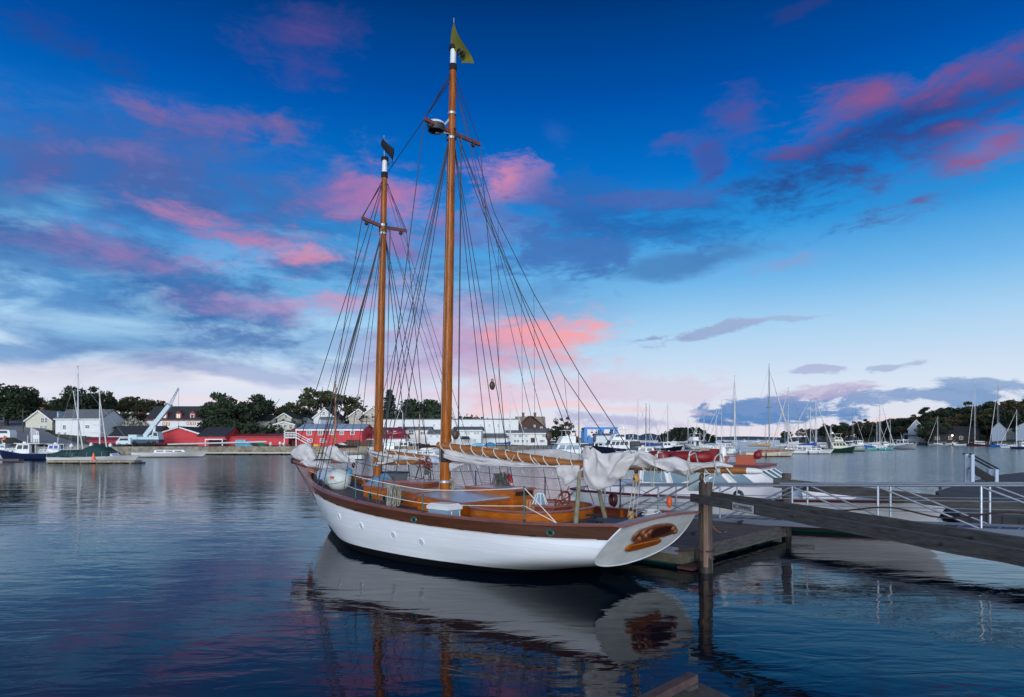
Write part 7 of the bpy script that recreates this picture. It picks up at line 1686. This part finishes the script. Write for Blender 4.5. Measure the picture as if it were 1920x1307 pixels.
for i in range(3):
    def FP(s, f): p = lo_[1].lerp(lo_[2], s).lerp(hi_[1].lerp(hi_[2], s), f); return p+Vector((.015, 0, .01))
    s0, s1 = .04+i*.32, .32+i*.32; m = MB(); q = [FP(s0, .35), FP(s1, .35), FP(s1, .9), FP(s0, .9)]; m.prism(q, (-.01, 0, 0)); w_ = m.build('windscreen', glassc, hs_); m = MB(); [m.beam(q[j]+Vector((.01, 0, .005)), q[(j+1) % 4]+Vector((.01, 0, .005)), .045, .03) for j in range(4)]; m.build('frame', trimw, w_)
    m = MB(); c = FP((s0+s1)/2, .9); m.tube([c+Vector((.04, 0, 0)), FP((s0+s1)/2+.06, .5)+Vector((.04, 0, 0))], .012, 4); m.build('wiper', iron, w_)
m = MB(); rp_ = loop(zroof+.01, h0-.3, fr+.15, 1.42, 1.22); rp2 = loop(zroof+.08, h0-.3, fr+.15, 1.42, 1.22); m.hexa(rp_+rp2); rf = m.build('roof', orangeroof, hs_)
m = MB(); [m.beam(rp_[i]+Vector((0, 0, .035)), rp_[(i+1) % 4]+Vector((0, 0, .035)), .05, .09) for i in range(4)]; m.build('roof_edge', maroon, rf)
# raised foredeck trunk with port and dark slot
t0_, t1_ = yx(1490, 905, NS*.6), yx(1610, 935, NS*.4)
m = MB(); a_ = loop(1.0, h0-1.2, h0+.0, 1.0, 1.3); 
m.hexa(loop(.95, h1+.2, t1_, 1.1, .55)+loop(1.42, h1+.1, t1_-.5, 1.0, .5)); m.build('fore_cabin', wy, yt)
m = MB(); m.hexa(loop(.95, .6, h0, 1.0, 1.3)+loop(1.28, .9, h0, .9, 1.25)); m.build('aft_deckhouse', wy, yt)
m = MB(); q = yx(1402, 921, NS); q2 = yx(1427, 922, NS); m.box(q, q2, NS-.01, NS+.05, .84, .90); m.build('side_slot', black, yt)
q = yx(1387, 918, NS*.95); m = MB(); m.torus((q, NS-.05, 1.15), .12, .06, (0, 1, 0), 18, 8); m.build('fender', iron, yt, smooth=True)
# red liferaft tubes on the roof, mast stub, ladders
def roofpt(px, py, t=0): return Vector(YF.at(px, py, t))
def raft(px0, px1, label, z=None):
    a = roofpt(px0, 862); b = roofpt(px1, 862); zz = zroof+.12; x0 = a.x; x1 = b.x; c = (x0+x1)/2; wv = Vector((ctr.x+dv.x*c, ctr.y+dv.y*c, zz+.0))
    r = thing('inflatable_raft', label, 'raft', wv, YF.yaw, 'inflatable rafts on the yacht roof'); w_ = (x1-x0)/2; m = MB(); pts = []
    for i in range(41):
        q = 2*pi*i/40; pts.append(((w_-.2)*max(-1, min(1, 1.25*cos(q))), .48*max(-1, min(1, 1.25*sin(q))), .2))
    m.tube(pts, .2, 12, False); m.build('tube', redt, r, smooth='all'); m = MB(); m.box(-w_+.25, w_-.25, -.45, .45, .06, .10); m.build('floor', maroon, r)
    m = MB(); m.torus((.1, -.48, .2), .205, .02, (1, 0, 0), 18, 6); m.torus((.1, .48, .2), .205, .02, (1, 0, 0), 18, 6); m.build('strap', white, r); m = MB(); m.tube([(-w_*.6, -.5, .41), (0, -.5, .44), (w_*.6, -.5, .41)], .012, 4); m.build('grab_line', rope, r)
raft(1262, 1338, 'dark red inflatable raft with white strap on the yacht roof')
raft(1218, 1264, 'smaller dark red inflatable raft nearer the yacht stern')
p = roofpt(1340, 858); m = MB(); m.box(p.x-.15, p.x+.12, -.15, .15, zroof+.08, zroof+.62); m.build('vent_box', redt, rf); m = MB(); m.tube([(p.x+.3, 0, zroof+.08), (p.x+.3, 0, zroof+.55), (p.x+.3, 0, zroof+.7)], [.13, .13, .08], 10); m.build('stub_mast', white, rf, smooth=True)
m = MB(); p = roofpt(1362, 862); [m.beam((p.x+dx, -.2, zroof+.08), (p.x+dx+.15, -.2, zroof+.38), .05, .06) for dx in (0, .5)]; m.box(p.x+.0, p.x+.8, -.25, .25, zroof+.34, zroof+.37); m.build('roof_seat', orangeroof, rf)
p = roofpt(1398, 856); m = MB(); m.box(p.x-.25, p.x+.35, -.35, .1, zroof+.08, zroof+.42); m.build('life_jacket_box', orangeroof, rf); m = MB(); m.ell((p.x+.45, -.1, zroof+.42), .15, .15, .15, 12, 8); m.build('searchlight', redt, rf, smooth='all')
m = MB()
for x in (h0-2., h0-1., h0+.2): m.tube([(x, NS*.85, 1.0), (x, NS*.85, 1.5)], .018, 5)
m.tube([(h0-2.2, NS*.85, 1.5), (h0+.3, NS*.85, 1.5)], .018, 5); m.tube([(1.5, -.8, 1.0), (1.2, -.8, 2.2)], .025, 5); m.build('stern_rail', galv, yt)
r_ = MB(); r_.ell((0, 0, 0), .13, .13, .2, 12, 8); o = r_.build('orange_float', orange, loc=(W((.6, -1.45, 1.5)).x, W((.6, -1.45, 1.5)).y, W((.6, -1.45, 1.62)).z), smooth='all'); o.scale = (.55, .55, .7); tag(o, 'small orange float on the schooner starboard quarter rail', 'float')
